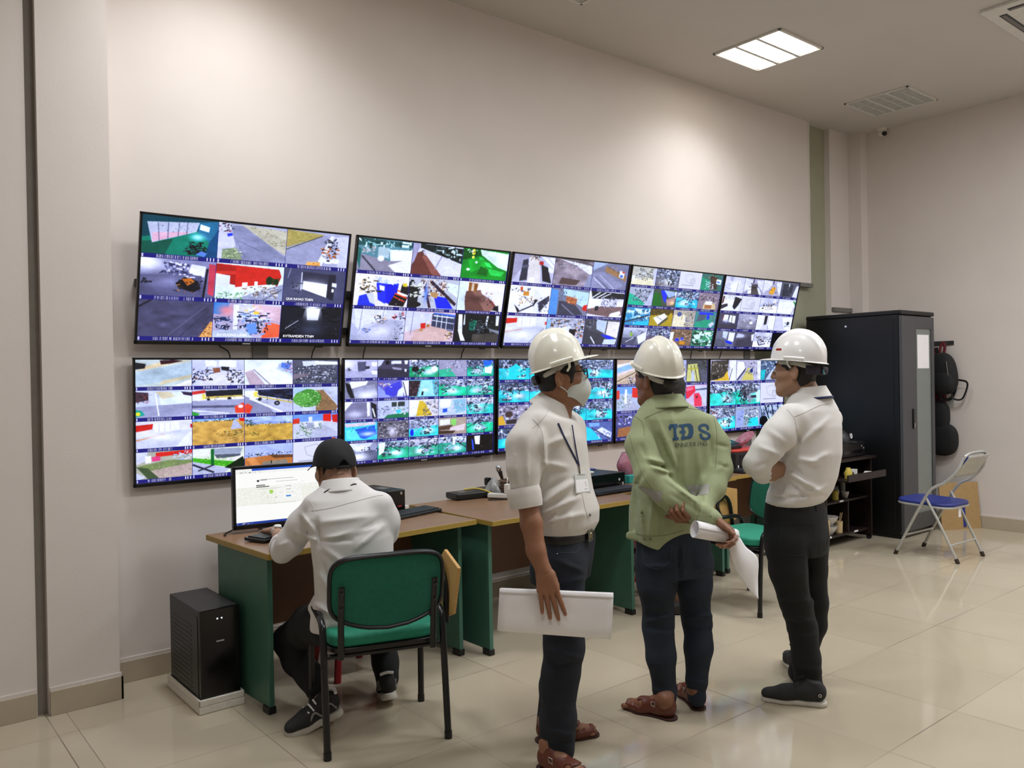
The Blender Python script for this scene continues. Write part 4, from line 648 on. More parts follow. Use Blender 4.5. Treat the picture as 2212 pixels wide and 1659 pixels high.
# ------------------------------------------------------------------ conference chairs with a folding tablet
def conf_chair(loc, rz, label):
    t = thing('conference_chair', label, 'chair', loc, rz, 'green chairs with writing tablets')
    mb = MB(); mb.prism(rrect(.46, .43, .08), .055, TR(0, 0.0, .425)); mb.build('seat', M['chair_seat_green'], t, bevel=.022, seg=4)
    mb = MB(); mb.prism(rrect(.465, .435, .08), .022, TR(0, 0, .405)); mb.build('seat_pan', M['black_plastic'], t, bevel=.006)
    def back(u, v):                          # u across, v up
        x = (u - .5) * 2; w = .232; z = .535 + v * .27
        low = .035 * (math.cos(x * math.pi / 2) ** 1.5) * (1 - v) * -1
        return (x * w, -.215 - .05 * v + .028 * (1 - x * x) * -1, z + low)
    def outline(k):
        a = 2 * math.pi * k; n = 4.5; c, s_ = math.cos(a), math.sin(a)
        x = math.copysign(abs(c) ** (2 / n), c); y = math.copysign(abs(s_) ** (2 / n), s_)
        return back((x + 1) / 2, (y + 1) / 2)
    N = 72; ring = [outline(k / N) for k in range(N)]
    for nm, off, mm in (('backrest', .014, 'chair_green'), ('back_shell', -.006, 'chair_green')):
        mb = MB(); cx = Vector((0, -.24, .66)); v = []; f = []
        rings = 10
        for j in range(rings + 1):
            q = j / rings
            for k in range(N):
                p = Vector(outline(k / N)); u = p.x / .232 * q; vv = ((p.z - .535) / .27 - .5) * q + .5
                b_ = Vector(back((u + 1) / 2, max(0, min(1, vv)))); zz = b_.z if q == 0 else cx.z + (p.z - cx.z) * q
                v.append((b_.x, b_.y + off * (1 - q ** 8 * .6), zz))
        for j in range(rings):
            for k in range(N): f.append((j * N + k, j * N + (k + 1) % N, (j + 1) * N + (k + 1) % N, (j + 1) * N + k))
        mb.add(v, f); mb.build(nm, M[mm], t)
    mb = MB(); mb.tube(ring, .0095, 10, closed=True, flat=1.3); mb.build('piping', M['black_plastic'], t)
    for s in (-1, 1):
        x = .19 * s; mb = MB()
        P = [(x, -.235, .39), (x, -.243, .47), (x, -.255, .56), (x, -.285, .69)]
        mb.tube(spline(P, 6), .013, 10, flat=.55, upv=(1, 0, 0))
        u = mb.build('back_upright', M['black_metal'], t)
        for zz, yy in ((.60, -.276), (.665, -.292)):
            mb = MB(); mb.lathe([(.0, .0), (.006, 0), (.006, .003), (0, .004)], TR(x, yy, zz) @ RX(math.pi / 2), 10); mb.build('screw', M['dark_grey'], u)
        xs = .25 * s
        mb = MB(); mb.tube(spline([(xs, -.235, 0), (xs, -.20, .28), (xs, -.175, .47), (xs, -.15, .515), (xs, -.10, .53)], 6), .0145, 12); lg = mb.build('leg', M['black_metal'], t)
        mb = MB(); mb.tube([(xs, -.235, 0), (xs, -.233, .03)], .0165, 12); mb.build('rubber_foot', M['black_plastic'], lg)
        mb = MB(); mb.tube(spline([(xs, .20, 0), (xs, .19, .25), (xs, .175, .45), (xs, .15, .51), (xs, .10, .53)], 6), .0145, 12); lg = mb.build('leg', M['black_metal'], t)
        mb = MB(); mb.tube([(xs, .20, 0), (xs, .199, .03)], .0165, 12); mb.build('rubber_foot', M['black_plastic'], lg)
        mb = MB(); mb.tube([(xs, -.10, .53), (xs, .10, .53)], .0145, 12); mb.build('side_rail', M['black_metal'], t)
    for yy, zz in ((-.17, .385), (.15, .385)):
        mb = MB(); mb.tube([(-.25, yy, zz), (.25, yy, zz)], .011, 10); mb.build('crossbar', M['black_metal'], t)
    # writing tablet folded down on the right
    poly = [(-.15, .0), (.06, .04), (.13, -.02), (.13, -.20), (.02, -.26), (-.13, -.20)]
    mb = MB(); mb.prism(poly, .016, TR(.315, -.05, .70) @ RY(math.radians(96)) @ RZ(math.radians(90)) @ TR(0, 0, 0) @ Matrix.Scale(1, 4)); mb.build('writing_tablet', M['tablet_wood'], t, bevel=.004)
    mb = MB(); mb.tube(spline([(.25, .02, .53), (.275, .03, .60), (.285, .0, .66), (.288, -.06, .66), (.288, -.10, .60), (.285, -.12, .45)], 6), .013, 10); mb.build('tablet_bracket', M['black_metal'], t)
    mb = MB(); mb.ball((.297, -.0, .66), (.012, .06, .035)); mb.build('bracket_plate', M['black_plastic'], t)
    return t
ch = conf_chair((1.785, -1.316, 0), math.radians(-17.8), 'green office chair with writing tablet, the seated man in the black cap sits on it')
dup(ch, (4.605, -1.279, 0), math.radians(81), 'green chair with tan writing tablet behind the hanging paper, near the black trousers')

# ------------------------------------------------------------------ folding chair
t = thing('folding_chair', 'folding chair with blue seat and silver tube frame by the black rack', 'chair', (6.92, -1.46, 0), math.radians(-3))
for s in (-1, 1):
    x = .225 * s
    mb = MB(); mb.tube(spline([(x, .235, .02), (x, .04, .40), (x, -.06, .56), (x * .98, -.16, .62), (x * .93, -.255, .72), (x * .8, -.295, .83)], 6), .0115, 10); mb.build('long_leg', M['silver_paint'], t)
    mb = MB(); mb.tube([(x, .243, 0), (x, .228, .035)], .016, 10); mb.build('foot', M['brown_rubber'], t)
    mb = MB(); mb.tube([(x * .93, -.245, .02), (x * .93, -.09, .34), (x * .93, .00, .50)], .0105, 10); mb.build('short_leg', M['silver_paint'], t)
    mb = MB(); mb.tube([(x * .93, -.253, 0), (x * .93, -.237, .035)], .0155, 10); mb.build('foot', M['brown_rubber'], t)
mb = MB(); mb.tube(spline([(-.18, -.295, .83), (-.10, -.307, .855), (.10, -.307, .855), (.18, -.295, .83)], 6), .0115, 10); mb.build('top_rail', M['silver_paint'], t)
mb = MB(); mb.tube([(-.225, .155, .17), (.225, .155, .17)], .009, 8); mb.build('front_stretcher', M['silver_paint'], t)
mb = MB(); mb.tube([(-.21, -.19, .13), (.21, -.19, .13)], .008, 8); mb.build('rear_stretcher', M['silver_paint'], t)
mb = MB(); mb.prism(rrect(.40, .45, .10), .03, TR(0, .04, .425) @ RX(.03)); mb.build('seat', M['blue_vinyl'], t, bevel=.013, seg=3)
mb = MB(); mb.prism(rrect(.405, .455, .10), .016, TR(0, .04, .411) @ RX(.03)); mb.build('seat_rim', M['silver_paint'], t, bevel=.005)
def fb(u, v): x = (u - .5) * .37; return (x * (1 - .12 * v), -.215 - .115 * v - .02 * (1 - (2 * u - 1) ** 2), .67 + .17 * v)
mb = MB(); mb.grid(fb, 14, 8); mb.build('back_panel', M['silver_paint'], t, solid=.006)
mb = MB(); mb.grid(lambda u, v: tuple(Vector(fb(.03 + u * .94, .05 + v * .9)) + Vector((0, .022, 0))), 14, 8); mb.build('back_pad', M['blue_vinyl'], t, solid=.02, bevel=.004)
mb = MB(); mb.box(-.02, .02, -.172, -.17, .33, .405); mb.build('tag', M['paper_white'], t)

# ------------------------------------------------------------------ computer tower on its foam tray
t = thing('foam_tray', 'white foam packing tray under the black computer tower', 'foam tray', (1.342, -.445, 0))
mb = MB(); mb.box(-.105, .105, -.235, .235, 0, .035)
for q in ((-.105, -.094, -.235, .235), (.094, .105, -.235, .235), (-.105, .105, -.235, -.222), (-.105, .105, .222, .235)): mb.box(*q, .035, .066)
mb.build('tray', M['foam_white'], t, bevel=.006, seg=3)
t = thing('computer_tower', 'black tower computer standing in white foam beside the leftmost desk', 'computer', (1.342, -.445, .035))
mb = MB(); mb.box(-.092, .092, -.20, .215, 0, .43); mb.build('case', M['dark_grey'], t, bevel=.004)
mb = MB(); mb.box(-.092, .092, -.221, -.20, .0, .432); mb.build('front_panel', M['black_gloss'], t, bevel=.006)
mb = MB()
for k in range(14): mb.box(-.0935, -.092, -.10 + .0, .19, .05 + k * .022, .058 + k * .022)
mb.build('side_vent', M['black_plastic'], t)
mb = MB(); mb.box(-.0942, -.0918, -.19, -.16, .03, .40); mb.build('side_recess', M['black_plastic'], t)
for x in (-.012, .008):
    mb = MB(); mb.lathe([(0, .003), (.004, .002), (.004, 0)], TR(x, -.2205, .385) @ RX(math.pi / 2), 10); mb.build('button', M['led_white'], t)
mb = MB(); mb.box(-.018, .018, -.2216, -.2205, .278, .284); mb.build('logo', M['logo_silver'], t)

# ------------------------------------------------------------------ monitor and things on the first desk
def monitor_pic():
    p = Pic(300, 172, 5)
    p.run('F fbfcfa;P 2a56c8 16 0 100 0 100 4 16 4;P f4f5f2 0 0 16 0 16 4 0 4;P f2f3ef 0 4 100 4 100 9 0 9;C 6 4 6 24 7 3 9a9c9a c8cac6;P f0f1e8 0 34 100 34 100 66 0 66;P f6f7f3 40 32 66 32 66 62 40 62;L c8cac6 40 26 62 26 .6;L b8bab6 24 21 58 21 .5;E 3a3c3c 22 23 1.3 2.2;L 8a8c8a 24 22 31 22 .6;P ffffff 64 28 70 28 70 31 64 31;C 4 65 29 68 30 1 aaaaaa;L 4a4c4c 20 31 29 31 .9;L 4a4c4c 20 34 33 34 .9;L aab0aa 21 38 44 38 .5;E a4d45a 35 44 2 3.5;L c4d4b4 33 48 37 48 .4;C 5 25 44 28 49 1.6 b4b8b4;C 5 44 44 47 48 1.6 b4b8b4;C 5 30 52 33 56 1.6 b4b8b4;C 5 38 52 42 56 1.6 b4b8b4;L aab0aa 50 36 56 36 .6;L aab0aa 50 42 55 42 .6;L aab0aa 50 48 58 48 .6;P 4a8ad8 50 53 55 53 55 56 50 56;L b0b4b0 30 66 60 66 .5;P 1c3a9a 0 96 100 96 100 100 0 100;C 14 1 97 18 99 1.6 e8f0ff f0d060 6aa0f0')
    return p.a
t = thing('computer_monitor', 'black desktop monitor showing a white web page before the seated man', 'monitor', (1.512, -.40, DZ), math.radians(-8.3))
mb = MB(); mb.box(0, .535, .008, .04, .020, .336); mb.build('housing', M['black_plastic'], t, bevel=.008)
mb = MB()
for q in ((0, .016, .02, .336), (.519, .535, .02, .336), (0, .535, .322, .336), (0, .535, .02, .043)): mb.box(q[0], q[1], -.002, .012, q[2], q[3])
mb.build('bezel', M['bezel'], t, bevel=.002)
s_ = screen_mesh('screen', monitor_pic()[:, :], .503, .279, t, y=.004); s_.location = (.016, 0, .043)
mb = MB(); mb.lathe([(.0, .0012), (.0085, .0012), (.0085, 0), ], TR(.2675, -.0018, .0315) @ RX(math.pi / 2), 20); lg_ = mb.build('logo', M['logo_silver'], t)
text_mesh('hp', .011, TR(.2675, -.0032, .0285) @ RX(math.pi / 2), 'logo_letters', M['black_gloss'], lg_, extrude=.0002)
mb = MB(); mb.box(.23, .305, .03, .055, .01, .2); mb.build('neck', M['black_plastic'], t, bevel=.006)
mb = MB(); mb.prism(rrect(.24, .17, .03), .012, TR(.2675, .06, 0)); mb.build('foot', M['black_plastic'], t, bevel=.003)
mb = MB(); mb.tube(spline([(.26, .045, .05), (.1, .10, .03), (-.03, .02, .008), (-.045, -.03, .006)], 8), .004, 8); mb.build('cable', M['black_plastic'], t)

def keyboard(loc, rz, w, d, rows, cols, label):
    t = thing('keyboard', label, 'keyboard', loc, rz, 'black keyboards on the desks')
    mb = MB(); mb.prism(rrect(w, d, .012), .016, RX(.05)); mb.build('body', M['black_plastic'], t, bevel=.004)
    mb = MB(); kw = (w - .03) / cols; kd = (d - .03) / rows
    for r in range(rows):
        for c in range(cols):
            x = -w / 2 + .015 + c * kw; y = -d / 2 + .015 + r * kd
            mb.box(x + .0012, x + kw - .0012, y + .0012, y + kd - .0012, .015, .0215, RX(.05))
    o = mb.build('keys', M['dark_grey'], t, smooth=False); o['kind'] = 'stuff'; return t
keyboard((1.615, -.625, DZ + .004), math.radians(25), .24, .135, 5, 10, 'black keyboard under the hand of the seated man')
keyboard((2.44, -.535, DZ + .004), math.radians(14), .44, .14, 6, 20, 'black keyboard at the right end of the leftmost desk')
keyboard((3.90, -.71, DZ + .004), math.radians(2), .44, .14, 6, 20, 'black keyboard in front of the flat black computer')

t = thing('power_supply_unit', 'black upright battery backup box on the leftmost desk behind the seated man', 'battery backup', (2.43, -.27, DZ), math.radians(4))
mb = MB(); mb.box(-.062, .062, -.15, .16, 0, .132); mb.build('case', M['black_plastic'], t, bevel=.006)
mb = MB(); mb.box(-.06, .06, -.156, -.148, .004, .130); mb.build('front_panel', M['black_gloss'], t, bevel=.003)
mb = MB(); mb.box(-.03, .03, -.06, .03, .132, .1328); mb.build('label_sticker', M['mount_grey'], t)
mb = MB(); mb.lathe([(0, .004), (.008, .004), (.009, 0)], TR(.032, -.155, .112) @ RX(math.pi / 2), 14); mb.build('power_button', M['chrome'], t)
mb = MB(); mb.box(.008, .034, -.1572, -.1558, .036, .043); mb.build('red_badge', M['red_mark'], t)
mb = MB(); mb.box(-.04, -.037, -.1572, -.1558, .02, .06); mb.build('status_light', M['logo_silver'], t)
mb = MB(); mb.prism(rrect(.05, .03, .005), .02, TR(2.56, -.31, DZ)); tag(mb.build('adhesive_tape', M['white_plastic'], bevel=.003), 'tiny white block beside the battery backup box', 'small box')

# ------------------------------------------------------------------ things on the second desk
t = thing('network_switch', 'flat black network box with grey sticker on the second desk', 'network box', (3.09, -.235, DZ), math.radians(-6))
mb = MB(); mb.box(-.13, .13, -.075, .075, .006, .042); mb.build('case', M['black_plastic'], t, bevel=.008, seg=3)
mb = MB(); mb.box(-.075, -.02, -.02, .03, .042, .0428); mb.build('sticker', M['mount_grey'], t)
mb = MB(); mb.box(-.12, .12, -.07, .07, 0, .006); mb.build('base', M['black_gloss'], t)
mb = MB(); mb.tube(spline([(3.06, -.22, .80), (3.12, -.26, .805), (3.17, -.31, .79), (3.20, -.36, .765)], 8), .0055, 8); tag(mb.build('network_cable', M['yellow_plastic']), 'yellow cable lying over the flat black network box', 'cable')
t = thing('webcam', 'black webcam standing behind the white power strip', 'webcam', (3.27, -.20, DZ))
mb = MB(); mb.prism(rrect(.042, .052, .012), .03, TR(0, -.015, .085) @ RX(math.pi / 2) @ TR(0, 0, -.03)); mb.build('head', M['black_plastic'], t, bevel=.004)
mb = MB(); mb.box(-.09, .09, -.05, .05, 0, .05); mb.build('base', M['black_plastic'], t, bevel=.008)
mb = MB(); mb.tube([(0, -.01, .045), (0, -.01, .065)], .009, 8); mb.build('stem', M['black_plastic'], t)
t = thing('power_strip', 'white power strip with a plug on the second desk', 'power strip', (3.205, -.40, DZ), math.radians(-62))
mb = MB(); mb.box(-.075, .075, -.022, .022, .006, .034); mb.build('body', M['white_plastic'], t, bevel=.006)
mb = MB(); mb.box(.038, .07, -.018, .018, .034, .095); pl = mb.build('plug', M['white_plastic'], t, bevel=.006)
mb = MB(); mb.tube(spline([(.054, 0, .09), (.052, .01, .12), (.04, .04, .125), (.03, .09, .10)], 6), .003, 6); mb.build('cord', M['white_plastic'], pl)
mb = MB(); mb.tube(spline([(3.10, -.42, .751), (3.2, -.475, .751), (3.33, -.47, .751), (3.42, -.50, .751), (3.55, -.43, .751)], 8), .004, 6); tag(mb.build('extension_lead', M['black_plastic']), 'thin dark cord lying in front of the power strip', 'cord')
def bag_fn(u, v):
    a = u * 2 * math.pi; r = (.045 + .018 * math.sin(3 * a + 2 * v) + .01 * math.sin(7 * a)) * (1.05 - v) ** .55
    return (3.24 + r * 1.2 * math.cos(a), -.30 + r * math.sin(a), DZ + .03 + .085 * v + .01 * math.sin(5 * a) * v)
mb = MB(); mb.grid(bag_fn, 28, 10, closeu=True); tag(mb.build('plastic_bag', M['bag_clear']), 'crumpled clear plastic bag beside the brown basket', 'plastic bag')
t = thing('desk_lamp_bulb', 'silver and brown light bulb leaning over the crumpled plastic bag', 'bulb', (3.30, -.30, DZ + .10))
mb = MB(); mb.ball((-.02, 0, .075), (.018, .018, .026), RY(-.4)); mb.build('bulb', M['chrome'], t)
mb = MB(); mb.tube([(-.008, 0, .055), (.012, 0, .0)], [.015, .008], 10); mb.build('socket', M['brown_rubber'], t)
t = thing('woven_basket', 'brown woven basket on the second desk behind the rolled up sleeve', 'basket', (3.33, -.38, DZ))
prof = [(.055, 0), (.066, .03), (.075, .07), (.08, .105), (.076, .105), (.068, .06), (.052, .006), (0, .006)]
mb = MB(); mb.lathe(prof, None, 28); mb.build('basket', M['basket_brown'], t)
mb = MB()
for k in range(6):
    z = .012 + k * .018; r = .060 + .021 * (z / .105) + .002
    mb.tube([((r + .003 * (-1) ** (i + k)) * math.cos(i * math.pi / 14) * 1.0, (r + .003 * (-1) ** (i + k)) * math.sin(i * math.pi / 14), z) for i in range(28)], .006, 6, closed=True)
o = mb.build('weave', M['basket_brown'], t); o['kind'] = 'stuff'
t = thing('scissors', 'green handled scissors standing in the brown basket', 'scissors', (3.37, -.38, DZ + .05))
for sx, mm in ((-.02, .02), (.022, -.02)):
    ring = [(sx + .02 * math.cos(a), .0, .115 + .036 * math.sin(a)) for a in [k * math.pi / 10 for k in range(20)]]
    mb = MB(); mb.tube(ring, .0055, 8, closed=True); mb.build('handle', M['scissor_green'], t)
    mb = MB(); mb.tube([(sx * .8, 0, .08), (mm * .3, 0, -.03)], .006, 8, flat=.4); mb.build('blade', M['chrome'], t)
for nm, c, p, l in (('highlighter', 'lime_green', (3.315, -.385), 'lime green marker sticking out of the brown basket'), ('pencil', 'yellow_plastic', (3.40, -.40), 'yellow pencil in the brown basket next to the scissors')):
    mb = MB(); mb.tube([(p[0], p[1], DZ + .02), (p[0] - .01, p[1], DZ + .125)], .008, 10); tag(mb.build(nm, M[c]), l, 'pen')
t = thing('desktop_computer', 'flat black desktop computer lying on the second desk under the badge', 'computer', (3.93, -.43, DZ), math.radians(2))
mb = MB(); mb.box(-.20, .20, -.17, .17, .006, .105); mb.build('case', M['black_plastic'], t, bevel=.005)
mb = MB(); mb.box(-.20, .20, -.182, -.168, .004, .107); mb.build('front_panel', M['black_gloss'], t, bevel=.004)
mb = MB(); mb.lathe([(0, .003), (.009, .003), (.009, 0)], TR(.14, -.181, .06) @ RX(math.pi / 2), 16); mb.build('power_button', M['logo_silver'], t)
mb = MB(); mb.box(.172, .18, -.1835, -.1815, .02, .04); mb.build('port_label', M['paper_white'], t)
mb = MB(); mb.prism(rrect(.13, .05, .01), .014, TR(3.86, -.50, DZ + .107)); tag(mb.build('remote_control', M['white_plastic'], bevel=.003), 'white remote lying on the flat black desktop computer', 'remote control')
mb = MB(); mb.prism(rrect(.07, .09, .01), .006, TR(4.06, -.33, DZ + .107)); tag(mb.build('phone', M['blue_vinyl'], bevel=.002), 'dark blue phone lying on the flat black desktop computer', 'phone')
def pk(u, v):
    a = u * 2 * math.pi; w = math.sin(math.pi * (.08 + .84 * v)) ** .6
    return (4.36 + .075 * w * math.cos(a) + .008 * math.sin(9 * v), -.40 + .04 * w * math.sin(a) + .004 * math.sin(4 * a), DZ + .02 + .19 * v)
mb = MB(); mb.grid(pk, 26, 14, closeu=True); tag(mb.build('snack_bag', M['pink_wrap']), 'pink wrapped snack bag on the desk left of the green jacket', 'snack bag')
mb = MB(); mb.box(4.29, 4.41, -.50, -.44, DZ, DZ + .055); tag(mb.build('tissue_box', M['teal'], bevel=.004), 'small teal box on the desk beside the green jacket', 'box')
mb = MB(); mb.ball((4.27, -.60, DZ + .022), (.03, .03, .022)); tag(mb.build('bread_roll', M['cream_wood']), 'round tan bun on the desk edge beside the green jacket', 'bun')

# ------------------------------------------------------------------ things on the rightmost desk
t = thing('small_cabinet', 'black desktop box under the red tray on the rightmost desk', 'box', (5.55, -.47, DZ), 0)
mb = MB(); mb.box(-.20, .20, -.16, .16, 0, .145); mb.build('case', M['black_plastic'], t, bevel=.005)
mb = MB(); mb.box(-.14, .06, -.163, -.158, .02, .125); mb.build('door', M['black_gloss'], t, bevel=.002)
mb = MB(); mb.box(-.172, -.164, -.166, -.158, .03, .05); mb.build('tab', M['paper_white'], t)
keyboard((5.50, -.68, DZ + .004), 0, .42, .13, 6, 20, 'black keyboard in front of the box with the red tray')
t = thing('serving_tray', 'red plastic tray on top of the black box', 'tray', (5.60, -.45, DZ + .146))
mb = MB(); mb.prism(rrect(.46, .32, .04), .016); mb.build('tray', M['red_mark'], t, bevel=.005)
t = thing('tape_dispenser', 'black open case with a clasp lying on the red tray', 'case', (5.48, -.47, DZ + .163))
mb = MB(); mb.box(-.10, .10, -.06, .06, 0, .025); mb.build('case', M['black_plastic'], t, bevel=.006)
mb = MB(); mb.box(-.10, .10, -.05, .07, 0, .008, TR(0, .0, .045) @ RX(.25)); mb.build('lid', M['black_gloss'], t, bevel=.003)
mb = MB(); mb.ball((0, -.02, .052), .008); mb.build('clasp', M['chrome'], t)
def pk2(u, v):
    a = u * 2 * math.pi; w = math.sin(math.pi * (.06 + .88 * v)) ** .6
    return (5.62 + .20 * v + .02 * math.sin(7 * a), -.45 + .05 * w * math.sin(a), DZ + .175 + .10 * v + .03 * w * math.cos(a))
mb = MB(); mb.grid(pk2, 24, 14, closeu=True); tag(mb.build('snack_packet', M['pink_wrap']), 'crinkled pink packet on the red tray beside the white sleeve', 'packet')
mb = MB(); mb.lathe([(.055, 0), (.06, .05), (.06, .12), (.05, .13), (0, .13)], TR(6.02, -.30, DZ), 20); tag(mb.build('water_jug', M['white_plastic']), 'white jug by the wall behind the crossed arms man', 'jug')

# ------------------------------------------------------------------ plastic stools
def stool(loc, w, h, label, bars):
    t = thing('plastic_stool', label, 'stool', loc, 0, 'red plastic stools')
    mb = MB(); mb.prism(rrect(w, w, .03), .022, TR(0, 0, h - .022)); mb.build('seat', M['red_plastic'], t, bevel=.008)
    mb = MB(); a = w / 2 - .012
    for q in ((-a, a, -a, -a + .012), (-a, a, a - .012, a), (-a, -a + .012, -a, a), (a - .012, a, -a, a)): mb.box(*q, h - (.115 if not bars else .07), h - .015)
    mb.build('apron', M['red_plastic'], t, bevel=.003)
    for sx in (-1, 1):
        for sy in (-1, 1):
            mb = MB(); mb.tube([(sx * (w / 2 - .03), sy * (w / 2 - .03), h - .02), (sx * (w / 2 + .0), sy * (w / 2), 0)], .02, 8, flat=.8); mb.build('leg', M['red_plastic'], t)
    for z in bars:
        k = w / 2 - .03 * z / h; mb = MB()
        for q in ((-k, k, -k - .006, -k + .006), (-k, k, k - .006, k + .006), (-k - .006, -k + .006, -k, k), (k - .006, k + .006, -k, k)): mb.box(*q, z - .018, z + .018)
        mb.build('stretcher', M['red_plastic'], t, bevel=.003)
stool((2.03, -.60, 0), .27, .25, 'low red plastic stool under the leftmost desk', [])
stool((4.20, -.58, 0), .28, .44, 'tall red plastic stool half hidden behind the green jacket man', [.14, .27])
# ------------------------------------------------------------------ server rack in the corner
t = thing('server_rack', 'tall black server rack with a glass door in the corner', 'server rack', (7.33, -.985, 0))
RW, RD, RH = .66, .93, 2.05
mb = MB(); mb.box(.004, RW - .004, .03, RD, .03, RH - .04); mb.build('body', M['rack_black'], t, bevel=.004)
mb = MB(); mb.box(0, .006, .075, RD - .03, .06, RH - .09); sp_ = mb.build('side_panel', M['rack_black'], t, bevel=.003)
mb = MB(); mb.lathe([(0, .004), (.010, .004), (.012, 0)], TR(0, .52, 1.93) @ RY(-math.pi / 2), 14); mb.build('lock', M['chrome'], sp_)
mb = MB(); mb.box(-.003, RW + .003, .0, RD + .003, RH - .04, RH); mb.build('top_cover', M['rack_black'], t, bevel=.012)
mb = MB(); mb.box(0, RW, .02, RD, 0, .03); mb.build('plinth', M['rack_black'], t, bevel=.003)
mb = MB()
gx0, gx1, gz0, gz1 = .29, .59, .20, 1.89
for q in ((.012, gx0, .06, RH - .05), (gx1, RW - .012, .06, RH - .05), (gx0, gx1, .06, gz0), (gx0, gx1, gz1, RH - .05)): mb.box(q[0], q[1], 0, .028, q[2], q[3])
dr = mb.build('door', M['rack_grey'], t, bevel=.002)
mb = MB(); mb.box(gx0, gx1, .010, .016, gz0, gz1); mb.build('glass', M['rack_glass'], dr)
mb = MB(); mb.box(.19, .225, -.012, 0.002, .98, 1.16); hd = mb.build('handle', M['black_gloss'], dr, bevel=.004)
mb = MB(); mb.box(.199, .216, -.016, -.010, .985, 1.03); mb.build('lock', M['chrome'], hd, bevel=.002)
mb = MB(); mb.box(.325, .555, .0075, .0095, 1.525, 1.835); tag(mb.build('paper_notice', M['paper_white']), 'white sheet of paper stuck inside the glass door of the black rack', 'paper notice').location = (7.33, -.985, 0)

# ------------------------------------------------------------------ dark wooden computer trolley
t = thing('computer_trolley', 'dark wooden computer trolley with open shelves beside the server rack', 'trolley', (6.36, -.80, 0))
def bx(nm, *q, m='dark_wood', par=None, bevel=.003): mb = MB(); mb.box(*q); return mb.build(nm, M[m], par or t, bevel=bevel)
bx('worktop', -.0, .86, -.0, .50, .728, .75)
bx('side_board', .03, .052, .02, .46, .03, .728); bx('side_board', .79, .812, .02, .46, .03, .728)
bx('back_board', .052, .79, .42, .435, .05, .728); bx('divider', .46, .478, .06, .42, .10, .38)
tr_ = bx('keyboard_tray', .10, .74, -.13, .30, .585, .60); bx('tray_front', .10, .74, -.145, -.13, .585, .645, par=t)
bx('shelf', .052, .79, .05, .42, .375, .393); bx('shelf', .052, .79, .05, .42, .085, .103)
for x, z in ((.30, .382), (.54, .092), (.10, .092), (.56, .57)): bx('edge_sticker', x, x + .06, .046, .0505, z, z + .014, m='paper_white', bevel=0)
for x in (.04, .80):
    for y in (.05, .43): mb = MB(); mb.tube([(x - .01, y, .022), (x + .012, y, .022)], .022, 14); mb.build('castor', M['black_plastic'], t)
X0, Y0 = 6.36, -.80
t = thing('printer', 'black printer on top of the dark trolley', 'printer', (X0 + .57, Y0 + .22, .75))
mb = MB(); mb.box(-.22, .22, -.15, .15, 0, .13); mb.build('body', M['black_plastic'], t, bevel=.01, seg=3)
mb = MB(); mb.box(-.16, .16, -.154, -.14, .03, .06); mb.build('paper_slot', M['black_gloss'], t)
for x in (.155, .19):
    mb = MB(); mb.lathe([(0, .003), (.006, .003), (.006, 0)], TR(x, -.151, .09 - (x - .155) * .6) @ RX(math.pi / 2), 10); mb.build('button', M['logo_silver'], t)
t = thing('baseball_cap', 'dark cap with a white letter lying on the black printer', 'cap', (X0 + .58, Y0 + .20, .88))
mb = MB(); mb.grid(lambda u, v: (.095 * math.cos(u * 6.2832) * math.cos(v * 1.5), .095 * math.sin(u * 6.2832) * math.cos(v * 1.5), .11 * math.sin(v * 1.5)), 24, 8, closeu=True); mb.build('crown', M['dark_grey'], t)
mb = MB(); mb.prism([(.085 * math.cos(a), -.04 - .12 * max(0, math.sin(a))) for a in [k * math.pi / 12 for k in range(13)]], .006); mb.build('visor', M['dark_grey'], t)
ring = [(.014 * math.cos(a) + .03, -.097 + .01 * 0, .055 + .022 * math.sin(a)) for a in [math.pi + k * math.pi / 10 for k in range(11)]]
mb = MB(); mb.tube([(.016, -.095, .075)] + ring + [(.044, -.09, .075)], .004, 8); mb.build('letter', M['paper_white'], t)
def lathe_thing(nm, prof, m, loc, label, cat): mb = MB(); mb.lathe(prof, None, 24); o = tag(mb.build(nm, M[m]), label, cat); o.location = loc; return o
bowl = [(.03, 0), (.034, .006), (.06, .04), (.075, .075), (.071, .075), (.055, .038), (.028, .008), (0, .008)]
lathe_thing('bowl', bowl, 'bowl_white', (X0 + .24, Y0 + .12, .103), 'white bowl at the bottom of the stack in the trolley', 'bowl')
lathe_thing('bowl', [(r * 1.1, z) for r, z in bowl], 'bowl_white', (X0 + .24, Y0 + .12, .185), 'white bowl on top of the stack in the trolley', 'bowl')
lathe_thing('chopstick_holder', [(.032, 0), (.034, .05), (.036, .10), (.032, .10), (.03, .01), (0, .01)], 'cream_wood', (X0 + .385, Y0 + .11, .103), 'woven cream chopstick holder on the lowest trolley shelf', 'holder')
for k, (dx, l) in enumerate(((.02, 'chopstick leaning right in the cream holder'), (.05, 'chopstick leaning furthest out of the cream holder'))):
    mb = MB(); mb.tube([(X0 + .375 + k * .012, Y0 + .11, .115), (X0 + .40 + dx, Y0 + .11, .27)], .0035, 8); tag(mb.build('chopstick', M['cream_wood']), l, 'chopstick', 'chopsticks in the holder')
mb = MB(); mb.box(X0 + .10, X0 + .16, Y0 + .06, Y0 + .10, .103, .24); tag(mb.build('wooden_block', M['cream_wood'], bevel=.003), 'pale wooden board standing left of the white bowls', 'board')
t = thing('teapot', 'grey teapot on the middle trolley shelf', 'teapot', (X0 + .42, Y0 + .20, .393))
mb = MB(); mb.lathe([(.04, 0), (.07, .03), (.075, .06), (.06, .095), (.035, .108), (0, .108)], None, 24); mb.build('body', M['teapot_grey'], t)
mb = MB(); mb.lathe([(.04, .105), (.03, .118), (.008, .122), (.011, .135), (0, .14)], None, 20); mb.build('lid', M['teapot_grey'], t)
